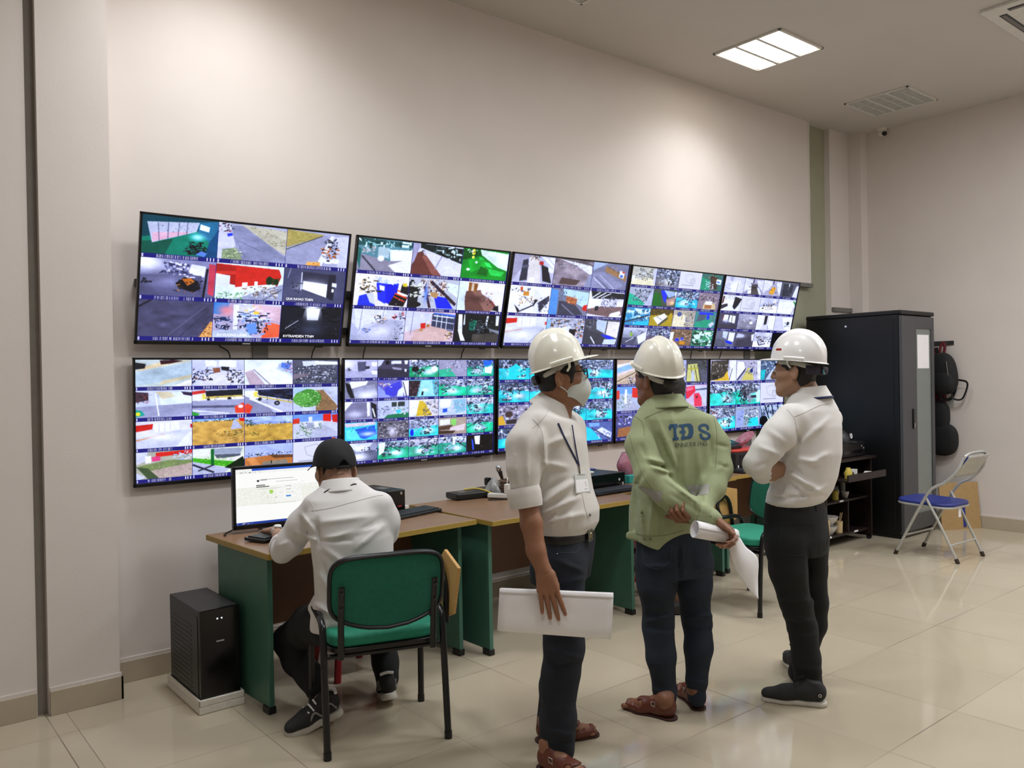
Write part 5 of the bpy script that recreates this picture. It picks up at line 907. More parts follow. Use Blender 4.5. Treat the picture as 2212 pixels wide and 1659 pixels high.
mb = MB(); mb.tube(spline([(.06, 0, .04), (.10, 0, .06), (.115, 0, .095)], 6), [.014] * 6 + [.011] * 6 + [.009], 10); mb.build('spout', M['teapot_grey'], t)
lathe_thing('tea_cup', [(.02, 0), (.03, .03), (.036, .055), (.033, .055), (.018, .006), (0, .006)], 'bowl_white', (X0 + .52, Y0 + .12, .393), 'small pale cup right of the grey teapot', 'cup')
lathe_thing('yellow_jar', [(.026, 0), (.026, .07), (.02, .08), (0, .08)], 'yellow_plastic', (X0 + .34, Y0 + .11, .393), 'yellow jar left of the grey teapot', 'jar')
mb = MB(); mb.box(X0 + .12, X0 + .25, Y0 + .15, Y0 + .2, .393, .53); tag(mb.build('grey_box', M['teapot_grey'], bevel=.003), 'grey carton at the left of the middle trolley shelf', 'carton')
lathe_thing('glass_bottle', [(.026, 0), (.026, .11), (.012, .14), (.012, .16), (0, .16)], 'teapot_grey', (X0 + .62, Y0 + .2, .393), 'grey bottle right of the teapot and the cup', 'bottle')
lathe_thing('yellow_bottle', [(.03, 0), (.034, .05), (.02, .075), (.018, .09), (0, .09)], 'yellow_plastic', (X0 + .27, Y0 - .05, .60), 'yellow bottle on the pulled out keyboard tray', 'bottle')
mb = MB(); mb.box(X0 + .42, X0 + .52, Y0 + .0, Y0 + .05, .60, .655); tag(mb.build('white_box', M['white_plastic'], bevel=.004), 'white box standing on the pulled out keyboard tray', 'box')
mb = MB(); mb.box(-.05, .05, -.03, .03, 0, .03); o = tag(mb.build('white_adapter', M['white_plastic'], bevel=.006), 'white adapter lying right of the white box on the tray', 'adapter'); o.location = (X0 + .60, Y0 - .05, .60); o.rotation_euler = (0, 0, .4)
mb = MB(); mb.ball((X0 + .36, Y0 + .0, .625), (.07, .04, .025)); tag(mb.build('black_pouch', M['bag_black']), 'black pouch between the yellow bottle and the white box', 'pouch')
mb = MB(); mb.box(X0 + .12, X0 + .19, Y0 + .06, Y0 + .10, .665, .725); tag(mb.build('sticky_notes', M['cream_wood'], bevel=.003), 'cream packet hanging under the trolley top', 'packet')

# ------------------------------------------------------------------ hooks and bags on the right wall
t = thing('coat_hooks', 'dark hook rail on the right wall beside the server rack', 'hook rail', (8.40, -.70, 1.77))
mb = MB(); mb.box(-.016, 0, -.29, .30, -.02, .02); mb.build('board', M['rail_dark'], t, bevel=.003)
for y in (-.24, -.12, 0, .12, .24):
    mb = MB(); mb.tube(spline([(-.016, y, 0), (-.045, y, -.015), (-.055, y, .0), (-.055, y, .012)], 5), .005, 8); mb.build('hook', M['rail_dark'], t)
def blob(name, c, r, m, par, rx=0, ry=0, rz=0, p=2.6):
    def fn(u, v):
        a = u * 2 * math.pi; e = (v - .5) * math.pi
        sg = lambda q: math.copysign(abs(q) ** (2 / p), q)
        return (r[0] * sg(math.cos(a)) * abs(math.cos(e)) ** (2 / p), r[1] * sg(math.sin(a)) * abs(math.cos(e)) ** (2 / p), r[2] * sg(math.sin(e)))
    mb = MB(); mb.grid(fn, 36, 20, closeu=True); Mx = TR(*c) @ RZ(rz) @ RY(ry) @ RX(rx); mb.v = [tuple(Mx @ Vector(q)) for q in mb.v]
    return mb.build(name, M[m], par)
t = thing('backpack', 'black backpack hanging from the hook rail on the right wall', 'backpack', (8.27, -.93, 1.47))
blob('body', (0, 0, -.0), (.085, .135, .205), 'bag_black', t, rx=-.14)
blob('front_pocket', (-.06, -.03, -.08), (.05, .10, .10), 'bag_black', t, rx=-.14)
mb = MB(); mb.tube(spline([(.02, -.01, .19), (.04, -.01, .26), (.05, .01, .30), (.04, .03, .26), (.02, .03, .19)], 6), .007, 8, flat=2); mb.build('top_loop', M['bag_red'], t)
for k, yy in enumerate((-.125, -.02)):
    mb = MB(); mb.tube(spline([(.04, yy, .10 - .16 * (1 - k)), (.06, yy - .07, .02 - .10 * (1 - k)), (.06, yy - .075, -.14), (.05, yy - .03, -.245), (.03, yy + .045, -.235), (.02, yy + .04, -.15)], 7), .016, 8, flat=.3, upv=(0, 1, 0)); mb.build('strap', M['bag_black'], t)
mb = MB(); mb.tube(spline([(-.075, -.07, .12), (-.09, -.09, 0), (-.08, -.10, -.12)], 6), .004, 6); mb.build('zip', M['mount_grey'], t)
t = thing('red_bag', 'dark red bag hanging behind the black backpack', 'bag', (8.355, -.80, 1.30))
blob('body', (0, 0, -.02), (.03, .13, .20), 'bag_red', t)
mb = MB(); mb.tube(spline([(0, -.06, .16), (-.01, -.02, .40), (-.015, 0, .47), (-.01, .02, .40), (0, .06, .16)], 6), .006, 8, flat=2); mb.build('strap', M['bag_red'], t)
t = thing('instrument_case', 'black guitar shaped soft case hanging below the backpack', 'soft case', (8.33, -.86, .93))
blob('lower_body', (0, -.03, -.10), (.06, .155, .16), 'bag_black', t)
blob('upper_body', (0, .0, .13), (.055, .11, .15), 'bag_black', t)
mb = MB(); mb.tube(spline([(0, 0, .26), (.04, .02, .50), (.055, .03, .80)], 6), .009, 8, flat=2); mb.build('strap', M['bag_black'], t)
mb = MB(); mb.box(8.375, 8.385, -.99, -.91, 1.14, 1.26); tag(mb.build('hanging_tag', M['bag_clear']), 'clear plastic wallet hanging under the black backpack', 'plastic wallet')
t = thing('cardboard_sheet', 'brown cardboard box side leaning behind the folding chair', 'cardboard', (8.03, -1.05, 0), math.radians(-28))
mb = MB(); mb.box(-.04, .38, 0, .012, 0, .44, RX(-.10)); mb.build('sheet', M['cardboard'], t)
mb = MB(); mb.box(-.02, .10, -.0025, 0, .20, .27, RX(-.10)); mb.build('blue_print', M['blue_vinyl'], t)
mb = MB(); mb.box(.19, .22, -.0025, 0, .02, .26, RX(-.10)); mb.build('blue_stripe', M['blue_vinyl'], t)
# ------------------------------------------------------------------ people: smooth volumes -> one continuous surface each
V3 = lambda p: np.asarray(p, float)
def nrm(v): v = V3(v); return v / np.linalg.norm(v)
def surface(F, o, h):
    s = F < 0; a = s[:-1, :-1, :-1].astype(np.int8).copy(); n = 0
    cs = [(i, j, k) for i in (0, 1) for j in (0, 1) for k in (0, 1)]
    sh = tuple(d - 1 for d in F.shape); tot = np.zeros(sh, np.int8)
    for i, j, k in cs: tot += s[i:i + sh[0], j:j + sh[1], k:k + sh[2]]
    I, J, K = np.nonzero((tot > 0) & (tot < 8)); N = len(I)
    val = np.stack([F[I + i, J + j, K + k] for i, j, k in cs], 1); C = np.array(cs, float)
    acc = np.zeros((N, 3)); cnt = np.zeros(N)
    for p in range(8):
        for q in range(p + 1, 8):
            if np.abs(C[p] - C[q]).sum() != 1: continue
            m = (val[:, p] < 0) != (val[:, q] < 0); t = val[m, p] / (val[m, p] - val[m, q])
            acc[m] += C[p] + (C[q] - C[p]) * t[:, None]; cnt[m] += 1
    V = (np.stack([I, J, K], 1) + acc / cnt[:, None]) * h + o
    idx = np.full(sh, -1, np.int32); idx[I, J, K] = np.arange(N); faces = []
    for ax in range(3):
        b, c = [(1, 2), (2, 0), (0, 1)][ax]
        sl0 = [slice(None)] * 3; sl1 = [slice(None)] * 3; sl0[ax] = slice(0, -1); sl1[ax] = slice(1, None)
        A = s[tuple(sl0)]; B = s[tuple(sl1)]; E = np.stack(np.nonzero(A != B), 1)
        E = E[(E[:, b] > 0) & (E[:, c] > 0) & (E[:, b] < sh[b]) & (E[:, c] < sh[c])]
        d = [E.copy() for _ in range(4)]; d[0][:, b] -= 1; d[0][:, c] -= 1; d[1][:, c] -= 1; d[3][:, b] -= 1
        q = np.stack([idx[e[:, 0], e[:, 1], e[:, 2]] for e in d], 1)
        q = q[(q >= 0).all(1)] if False else q
        f = A[E[:, 0], E[:, 1], E[:, 2]]; q[~f] = q[~f][:, ::-1]; faces.append(q[(q >= 0).all(1)])
    return V, np.concatenate(faces)
class Vol:
    def __init__(s, lo, hi, h):
        s.h = h; s.o = V3(lo); n = np.ceil((V3(hi) - s.o) / h).astype(int) + 1; s.F = np.full(n, 9.0, np.float32); s.n = n
    def box(s, lo, hi):
        a = np.clip(np.floor((V3(lo) - s.o) / s.h).astype(int), 0, s.n); b = np.clip(np.ceil((V3(hi) - s.o) / s.h).astype(int) + 1, 0, s.n)
        if (b <= a).any(): return None, None
        g = np.meshgrid(*[np.arange(a[i], b[i]) * s.h + s.o[i] for i in range(3)], indexing='ij')
        return tuple(slice(a[i], b[i]) for i in range(3)), g
    def mix(s, sl, d, k, mode='u'):
        A = s.F[sl]
        if mode == 's': d = -d; A2 = np.maximum(A, d); hh = np.maximum(k - np.abs(A - d), 0) / max(k, 1e-6); s.F[sl] = A2 + hh * hh * k / 4; return
        m = np.minimum(A, d)
        if k > 0: hh = np.maximum(k - np.abs(A - d), 0) / k; m = m - hh * hh * k / 4
        s.F[sl] = m
    def cap(s, a, b, ra, rb=None, k=.01, mode='u', flat=None):
        a, b = V3(a), V3(b); rb = ra if rb is None else rb; R = max(ra, rb) + k + 3 * s.h
        sl, g = s.box(np.minimum(a, b) - R, np.maximum(a, b) + R)
        if sl is None: return
        ab = b - a; L = max(ab @ ab, 1e-9); p = [g[i] - a[i] for i in range(3)]
        t = np.clip((p[0] * ab[0] + p[1] * ab[1] + p[2] * ab[2]) / L, 0, 1); q = [p[i] - ab[i] * t for i in range(3)]
        if flat is not None:                 # squash along one direction
            ax, f = nrm(flat[0]), flat[1]; w = (q[0] * ax[0] + q[1] * ax[1] + q[2] * ax[2]) * (1 / f - 1); q = [q[i] + w * ax[i] for i in range(3)]
        s.mix(sl, np.sqrt(q[0] ** 2 + q[1] ** 2 + q[2] ** 2) - (ra + (rb - ra) * t), k, mode)
    def chain(s, pts, rs, k=.01, flat=None):
        for i in range(len(pts) - 1): s.cap(pts[i], pts[i + 1], rs[i], rs[i + 1], k, flat=flat)
    def ell(s, c, r, ax, k=.01, mode='u'):
        c = V3(c); R = max(r) + k + 3 * s.h; sl, g = s.box(c - R, c + R)
        if sl is None: return
        p = [g[i] - c[i] for i in range(3)]; q = [sum(p[i] * ax[j][i] for i in range(3)) for j in range(3)]
        k0 = np.sqrt(sum((q[j] / r[j]) ** 2 for j in range(3))); k1 = np.sqrt(sum((q[j] / r[j] ** 2) ** 2 for j in range(3))) + 1e-9
        s.mix(sl, k0 * (k0 - 1) / k1, k, mode)
    def loft(s, st, f, l, k=.02, p=2.3, cut=(0, 0)):   # st: (centre, half width, half depth) sorted by height
        st = sorted(st, key=lambda q: q[0][2]); z = np.array([q[0][2] for q in st]); c = np.array([q[0] for q in st]); rx = np.array([q[1] for q in st]); ry = np.array([q[2] for q in st])
        R = max(rx.max(), ry.max()) + k + .03; lo = c.min(0) - R; hi = c.max(0) + R; sl, g = s.box(lo, hi)
        if sl is None: return
        zz = g[2]; I = lambda w: np.interp(zz, z, w); dx = g[0] - I(c[:, 0]); dy = g[1] - I(c[:, 1]); A = I(rx); B = I(ry)
        u = (dx * l[0] + dy * l[1]) / A; v = (dx * f[0] + dy * f[1]) / B
        d = ((np.abs(u) ** p + np.abs(v) ** p) ** (1 / p) - 1) * np.minimum(A, B)
        e = np.maximum(z[0] - zz, zz - z[-1])
        d = np.where(e > 0, np.maximum(d, e), np.maximum(d, e + .0)) if True else d
        s.mix(sl, d, k)
    def cut(s, p, n):                        # keep the side the normal points away from
        sl, g = s.box(s.o, s.o + s.n * s.h); n = nrm(n)
        s.F[sl] = np.maximum(s.F[sl], ((g[0] - p[0]) * n[0] + (g[1] - p[1]) * n[1] + (g[2] - p[2]) * n[2])[tuple(slice(0, q) for q in s.F.shape)])
    def near(s, band=.03):
        I = np.nonzero(np.abs(s.F) < band); return I, np.stack(I, 1) * s.h + s.o
    def wave(s, amp, freq, seed, ax=(1, 1, 1)):
        r = np.random.RandomState(seed); I, P = s.near(); P = P * np.array(ax); d = np.zeros(len(P))
        for q in range(7):
            w = r.randn(3); w = w / np.linalg.norm(w) * freq * r.uniform(.6, 1.7); d += np.sin(P @ w + r.uniform(0, 6.28) + 1.3 * np.sin(P @ (r.randn(3) * freq * .4)))
        s.F[I] += amp * d / 2.6
    def folds(s, lst, depth):                # wrinkles given where the photo shows them, pressed into the side facing the room
        I, P = s.near(.035); D = P - CAM; zc = D @ CF; X = 1106 + FPX * (D @ CR) / zc; Y = 829.5 - FPX * (D @ CU) / zc; tot = np.zeros(len(P)); fr = np.clip((depth - zc) / .03 + .5, 0, 1)
        for x0, y0, x1, y1, w, amp in lst:
            dx, dy = x1 - x0, y1 - y0; L = dx * dx + dy * dy; t = np.clip(((X - x0) * dx + (Y - y0) * dy) / L, 0, 1)
            dd = np.hypot(X - x0 - dx * t, Y - y0 - dy * t); tot += amp * np.exp(-(dd / w) ** 2) * np.sin(np.pi * np.clip(t * .9 + .05, 0, 1)) ** .5
        s.F[I] -= 1.5 * tot * fr
    def mesh(s): return surface(s.F, s.o, s.h)
def join(ms):
    o = 0; V = []; Fc = []
    for v, f in ms: V.append(v); Fc.append(f + o); o += len(v)
    return np.concatenate(V), np.concatenate(Fc)
def vmesh(name, vf, m, parent, smooth_it=2):
    V, Q = vf
    for _ in range(smooth_it):               # light relaxation
        acc = np.zeros_like(V); cnt = np.zeros(len(V))
        for a, b in ((0, 1), (1, 2), (2, 3), (3, 0)):
            np.add.at(acc, Q[:, a], V[Q[:, b]]); np.add.at(acc, Q[:, b], V[Q[:, a]]); np.add.at(cnt, Q[:, a], 1); np.add.at(cnt, Q[:, b], 1)
        V = V * .4 + .6 * acc / np.maximum(cnt, 1)[:, None]
    me = bpy.data.meshes.new(name); me.vertices.add(len(V)); me.vertices.foreach_set('co', V.astype(np.float32).ravel())
    me.loops.add(Q.size); me.loops.foreach_set('vertex_index', Q.astype(np.int32).ravel()); me.polygons.add(len(Q))
    me.polygons.foreach_set('loop_start', np.arange(0, Q.size, 4, dtype=np.int32)); me.polygons.foreach_set('loop_total', np.full(len(Q), 4, np.int32))
    me.update(calc_edges=True); me.polygons.foreach_set('use_smooth', [True] * len(Q)); me.materials.append(m)
    o = bpy.data.objects.new(name, me); COL.objects.link(o); o.parent = parent
    bv = BVHTree.FromPolygons([tuple(v) for v in V], [tuple(int(i) for i in q) for q in Q])
    return o, bv
def hit(bv, x, y, off=.002):
    d = Vector(at(x, y, 1) - CAM).normalized(); p, n, i, t = bv.ray_cast(Vector(CAM), d)
    return None if p is None else p - d * off
def decal(name, inside, x0, x1, y0, y1, step, bv, m, parent, off=.0025, single=False):
    nx, ny = int((x1 - x0) / step) + 1, int((y1 - y0) / step) + 1; g = {}; mb = MB(); v = []; f = []
    def vid(i, j):
        if (i, j) not in g:
            p = hit(bv, x0 + i * step, y0 + j * step, off); g[(i, j)] = -1 if p is None else len(v)
            if p is not None: v.append(tuple(p))
        return g[(i, j)]
    for j in range(ny):
        for i in range(nx):
            if inside(x0 + (i + .5) * step, y0 + (j + .5) * step):
                q = [vid(i, j), vid(i + 1, j), vid(i + 1, j + 1), vid(i, j + 1)]
                if min(q) >= 0 and max((Vector(v[q[0]]) - Vector(v[q[2]])).length, (Vector(v[q[1]]) - Vector(v[q[3]])).length) < .03: f.append(tuple(q))
    if single:                               # keep the one largest patch
        par = list(range(len(v)))
        def fd(a):
            while par[a] != a: par[a] = par[par[a]]; a = par[a]
            return a
        for q in f:
            for k in q[1:]: par[fd(q[0])] = fd(k)
        cnt = {}
        for q in f: cnt[fd(q[0])] = cnt.get(fd(q[0]), 0) + 1
        best = max(cnt, key=cnt.get); f = [q for q in f if fd(q[0]) == best]; used = sorted({k for q in f for k in q}); mp = {k: i for i, k in enumerate(used)}; v = [v[k] for k in used]; f = [tuple(mp[k] for k in q) for q in f]
    mb.add(v, f); return mb.build(name, m, parent)
def pin(poly):
    def fn(x, y):
        c = False; n = len(poly)
        for i in range(n):
            (a, b), (p, q) = poly[i], poly[(i + 1) % n]
            if (b > y) != (q > y) and x < a + (y - b) * (p - a) / (q - b): c = not c
        return c
    return fn
def seam(name, pts, r, bv, m, parent, off=.0005, flat=1.0, mb=None):
    P = spline([(x, y, 0) for x, y in pts], 8); out = []
    for p in P:
        q = hit(bv, p[0], p[1], off)
        if q is not None and (not out or (q - out[-1]).length < .06): out.append(q)
    if len(out) < 2: return None
    own = mb is None; mb = mb or MB(); mb.tube(out, r, 6, flat=flat)
    return mb.build(name, m, parent) if own else mb
def wb(W, x0, x1, y0, y1, d0, d1, pad): return bounds([W(x, y, d) for x in (x0, x1) for y in (y0, y1) for d in (d0, d1)], pad)
def foot_in(v, heel, toe, L):
    d = nrm(toe - heel); s_ = np.cross(UP, d); P = lambda a, b, c: heel + d * a * L + s_ * b + UP * c
    v.chain([P(.16, 0, .10), P(.20, 0, .05)], [.034, .034], .02); v.chain([P(.13, 0, .042), P(.32, 0, .058), P(.60, .002, .032), P(.80, 0, .024)], [.030, .033, .030, .026], .02)
    for k in range(5): v.cap(P(.78, .026 - .013 * k, .022), P(.955 - .018 * k, .028 - .0145 * k, .018), .011, .009 if k else .012, .004)
def cuff(parent, c, ax, r, L, m, name='cuff', fl=1.0):
    ax = nrm(ax); a = nrm(np.cross(ax, (.3, .5, .8))); b = np.cross(ax, a); mb = MB()
    def fn(u, v):
        t = u * 6.2832; w = 1 + .03 * math.sin(3 * t + 1) + .02 * math.sin(5 * t); e = [(.0, .86), (.0, 1.0), (.25, 1.06), (.75, 1.05), (1.0, 1.0), (1.0, .80), (.8, .72)]; k = v * 6; i = min(int(k), 5); q = k - i
        z = e[i][0] * (1 - q) + e[i + 1][0] * q; R = (e[i][1] * (1 - q) + e[i + 1][1] * q) * r * w; return tuple(V3(c) + ax * (z - .5) * L + a * R * math.cos(t) + b * R * math.sin(t) * fl)
    mb.grid(fn, 36, 19, closeu=True); return mb.build(name, M[m], parent)
def bounds(pts, pad): P = np.array([V3(p) for p in pts]); return P.min(0) - pad, P.max(0) + pad

F2 = nrm((CF[0], CF[1], 0)); R2 = nrm((CR[0], CR[1], 0)); UP = np.array([0, 0, 1.0])
def facing(deg): a = math.radians(deg); return math.cos(a) * F2 - math.sin(a) * R2   # degrees turned to the photo's left from looking away
def left_of(f): return np.array([-f[1], f[0], 0])
def frame(f, pitch=0.0, roll=0.0):           # pitch>0 looks up
    l = left_of(f); fu = f * math.cos(pitch) + UP * math.sin(pitch); u = -f * math.sin(pitch) + UP * math.cos(pitch)
    l2 = l * math.cos(roll) + u * math.sin(roll); u2 = u * math.cos(roll) - l * math.sin(roll); return fu, l2, u2

mk('skin_tan', '8f6248', 0.5, var=0.05, scale=25, bump=0.1, bscale=300); mk('skin_light', 'a07a62', 0.5, var=0.05, scale=25, bump=0.1, bscale=300)
mk('skin_brown', '84583f', 0.5, var=0.05, scale=25, bump=0.1, bscale=300)
mk('hair_black', '100f10', 0.6, var=0.3, scale=90, bump=0.6, bscale=400)
mk('hat_cream', 'f0eee0', 0.22, var=0.015, coat=.4); mk('hat_white', 'eeeceb', 0.2, var=0.015, coat=.4); mk('hat_ivory', 'e9e6d8', 0.2, var=0.015, coat=.4)
mk('strap_grey', 'b9b7ad', 0.6); mk('shirt_white', 'dedbd8', 0.85, var=0.02, scale=15, bump=0.12, bscale=500, sheen=.1)
mk('shirt_cream', 'd4d0ca', 0.85, var=0.02, scale=15, bump=0.12, bscale=500, sheen=.1); mk('shirt_office', 'd8d5d3', 0.85, var=0.02, scale=15, bump=0.12, bscale=500, sheen=.1)
mk('jacket_green', '9aa37c', 0.85, var=0.05, scale=20, bump=0.25, bscale=500, sheen=.1); mk('seam_green', '7d8663', 0.9)
mk('seam_shirt', 'c6c2bb', 0.9); mk('reflective_grey', '9b9893', 0.45, var=.04); mk('letter_blue', '2f5274', 0.8, var=.08); mk('letter_dark', '55614f', 0.8)
mk('jeans_dark', '181e29', 0.9, var=0.18, scale=14, bump=0.3, bscale=600); mk('jeans_blue', '1d2633', 0.9, var=0.4, scale=7, bump=0.3, bscale=600); mk('trousers_black', '131516', 0.9, var=0.12, scale=14, bump=0.3, bscale=600)
mk('stitch', '3c4654', 0.9); mk('stitch_dark', '2a2d30', 0.9); mk('belt_black', '121214', 0.45); mk('brass', 'a89a74', 0.3, metal=.8); mk('pewter', '8d8b80', .35, metal=.8)
mk('sandal_brown', '63301f', 0.45, var=0.12, bump=.2); mk('sole_dark', '3a1d14', 0.7); mk('sneaker_dark', '262626', 0.8, var=.1, bump=.3, bscale=500); mk('sole_white', 'c9c3b6', 0.7, var=.06)
mk('mask_grey', 'ccd0cc', 0.85, var=.02, bump=.2, bscale=500); mk('lanyard_navy', '1b2550', 0.7); mk('badge', 'd4d6d4', 0.25, var=.04); mk('badge_ink', '8f9490', 0.6)
mk('cap_black', '0d0e12', 0.8, var=.1, bump=.3, bscale=500); mk('band_purple', '2b2536', 0.7); mk('teal_sticker', '4aa5b5', 0.5); mk('watch_steel', 'b4b2ac', 0.3, metal=.9); mk('watch_face', 'e4e4e0', .2); mk('eye_white', 'd8d4cc', .3); mk('dark_leather', '1a1412', .6)
mk('nail', 'b98a74', 0.35); mk('sneaker_grey', '8e8a86', .8); mk('lens', '9fb0b0', .05, alpha=.25, var=0)

def head(v, c, fr, k=.02, ear=True):
    f, l, u = fr; P = lambda a, b, d: c + f * a + l * b + u * d
    v.ell(P(.000, 0, .028), (.087, .075, .086), fr, k); v.ell(P(.026, 0, -.032), (.066, .058, .086), fr, .03)
    v.cap(P(.068, .012, -.098), P(.068, -.012, -.098), .021, k=.025)                      # chin
    for s in (-1, 1):
        v.cap(P(.0, s * .056, -.05), P(.055, s * .026, -.09), .018, k=.03)               # jaw
        v.cap(P(.060, s * .046, -.018), P(.02, s * .066, -.012), .016, k=.03)             # cheekbone
        v.cap(P(.084, s * .02, .022), P(.072, s * .048, .02), .010, k=.02)               # brow
        v.ell(P(.093, s * .032, .006), (.014, .017, .011), fr, .012, 's')                 # eye socket
        v.ell(P(.079, s * .032, .004), (.013, .014, .011), fr, .004)                      # eyeball under the lid
        if ear:
            v.ell(P(-.014, s * .083, -.006), (.020, .010, .034), frame_rot(fr, -s * .42), .004)
            v.ell(P(-.008, s * .094, -.004), (.009, .007, .019), fr, .005, 's')
    v.chain([P(.088, 0, .014), P(.103, 0, -.012), P(.111, 0, -.03)], [.008, .010, .0125], .012)   # nose
    for s in (-1, 1): v.ell(P(.099, s * .012, -.032), (.011, .008, .008), fr, .008)
    v.cap(P(.089, .018, -.055), P(.089, -.018, -.055), .008, k=.01); v.cap(P(.087, .016, -.067), P(.087, -.016, -.067), .0085, k=.01)
def frame_rot(fr, a): f, l, u = fr; return (f * math.cos(a) + l * math.sin(a) * 1, l * math.cos(a) - f * math.sin(a), u)
def hand(name_pts, wrist, d, n, side, curl, spread=.06, thumb=(.7, .5), size=1.0, h=.0022, fore=None, rw=.027, lead=None):
    """wrist point, direction of the palm, normal of the hand's back, side=+1 if the thumb lies along n x d; curl: per finger (3 angles)"""
    d = nrm(d); n = nrm(V3(n) - d * (V3(n) @ d)); t = np.cross(n, d) * side; w = V3(wrist); S = size
    pts = [w]; segs = []
    base = [(.088, .030), (.092, .009), (.087, -.012), (.078, -.031)]; ln = [(.043, .026, .022), (.047, .030, .023), (.043, .028, .022), (.034, .021, .019)]
    v_lo, v_hi = bounds([w + d * .19 * S + q * .1 * S for q in (t, -t)] + [w - d * .05, w + d * .1 + n * .07, w + d * .1 - n * .12, w + d * .05 + t * .09], .03)
    if fore is not None: v_lo, v_hi = np.minimum(v_lo, V3(fore) - .04), np.maximum(v_hi, V3(fore) + .04)
    v = Vol(v_lo, v_hi, h); nails = []
    if fore is not None: v.cap(fore, w, rw * 1.18, rw, .01, flat=(n, .86))
    v.cap(w, w + d * .03 * S, rw * .98, .026 * S, .01, flat=(n, .8))
    for (a, b) in base: v.cap(w + d * .02 * S + t * b * .55 * S, w + d * (a - .01) * S + t * b * S, .0155 * S, .0125 * S, .014)
    v.cap(w + d * .025 * S + t * .014, w + d * .06 * S + t * .03 * S - n * .012, .016 * S, .015 * S, .015)
    for i, (a, b) in enumerate(base):
        p = w + d * a * S + t * b * S + n * .002; ang = 0; r = [.0105, .0095, .0085, .0072] if i < 3 else [.0092, .0083, .0075, .0065]
        dd0 = nrm(d + t * spread * (1.5 - i) / 1.0)
        for j in range(3):
            ang += curl[i][j]; dd = dd0 * math.cos(ang) - n * math.sin(ang); q = p + dd * ln[i][j] * S
            v.cap(p, q, r[j] * S, r[j + 1] * S, .0025); p = q
        up_ = n * math.cos(ang) + dd0 * math.sin(ang); nails.append((p - dd * .002 + up_ * r[3] * .75 * S, dd, up_, .0055 * S))
    p = w + d * .022 * S + t * .026 * S - n * .006; a0, a1 = thumb
    dd = nrm(d * math.cos(a0) + t * math.sin(a0) - n * a1)
    v.cap(p, p + dd * .040 * S, .015 * S, .0118 * S, .012); p = p + dd * .040 * S; dd = nrm(dd + d * .35 - n * .12); v.cap(p, p + dd * .031 * S, .0115 * S, .0105 * S, .004); p = p + dd * .031 * S
    dd = nrm(dd + d * .3 - n * .15); v.cap(p, p + dd * .025 * S, .0105 * S, .008 * S, .004)
    return v.mesh(), nails
def nail_mesh(parent, nails):
    for p, dd, up_, r in nails:
        mb = MB(); tt = np.cross(up_, dd); mb.ball((0, 0, 0), 1, Matrix(((dd[0] * r * 1.25, tt[0] * r, up_[0] * r * .28, 0), (dd[1] * r * 1.25, tt[1] * r, up_[1] * r * .28, 0), (dd[2] * r * 1.25, tt[2] * r, up_[2] * r * .28, 0), (0, 0, 0, 1))), 10)
        mb.v = [tuple(V3(q) + p) for q in mb.v]; mb.build('fingernail', M['nail'], parent)
def hard_hat(parent, c, fr, m, rf=.127, rl=.110, hz=.145, brim=.010, peak=.045, knob='black_plastic', band='strap_grey'):
    f, l, u = fr; mb = MB(); P = lambda a, b, d: c + f * a + l * b + u * d
    def fn(a, v):
        A = a * 2 * math.pi; ca, sa = math.cos(A), math.sin(A)
        if v <= .8:
            e = v / .8 * math.pi / 2; r = math.sin(e) ** .92; z = math.cos(e) ** 1.05; x, y = rf * r * ca, rl * r * sa
            rid = .007 * math.exp(-(y / .013) ** 2) * (1 if ca > 0 or True else 0) * max(0, min(1, (z - .12) * 3)); n_ = V3((x / rf, y / rl, z)); n_ = n_ / (np.linalg.norm(n_) + 1e-6)
            side = .004 * math.exp(-((y / .05 - math.copysign(1, y)) / .18) ** 2) * max(0, min(1, (z - .25) * 3))
            q = V3((x, y, hz * z)) + n_ * (rid + side)
            return tuple(P(*q))
        w = (v - .8) / .2; e = brim + peak * max(0, ca) ** 3.5; drop = -.004 * w - (.010 * max(0, ca) ** 2 - .004) * w * w - .006 * w * max(0, -ca)
        return tuple(P((rf + e * w) * ca, (rl + (brim + .25 * peak * max(0, ca) ** 2) * w) * sa, drop))
    mb.grid(fn, 96, 46, closeu=True); o = mb.build('hard_hat', M[m], parent, solid=.003)
    mb = MB(); ring = []
    for k in range(40):
        a = k / 40 * 2 * math.pi; ring.append(P(rf * .80 * math.cos(a) - .008, rl * .80 * math.sin(a), -.012 - .022 * max(0, -math.cos(a))))
    mb.tube(ring, .011, 8, closed=True, flat=.22, upv=u); mb.build('suspension_band', M[band], o)
    mb = MB(); mb.tube([P(-rf * .80 - .012, .035, -.036), P(-rf * .88 - .014, .012, -.038), P(-rf * .88 - .014, -.012, -.038), P(-rf * .80 - .012, -.035, -.036)], .019, 10, flat=.45, upv=u); mb.build('ratchet', M[knob], o)
    for s in (-1, 1):
        mb = MB(); mb.tube([P(.03, s * rl * .98, .012), P(.028, s * rl * .86, -.02), P(.015, s * rl * .80, -.035)], .007, 8, flat=.5); mb.build('clip', M[m], o)
        mb = MB(); mb.tube([P(.045, s * (rl + .003), .008), P(.0, s * (rl + .0045), .009), P(-.045, s * (rl + .003), .008)], .0085, 8, flat=.45, upv=u); mb.build('slot_rib', M[m], o)
    return o
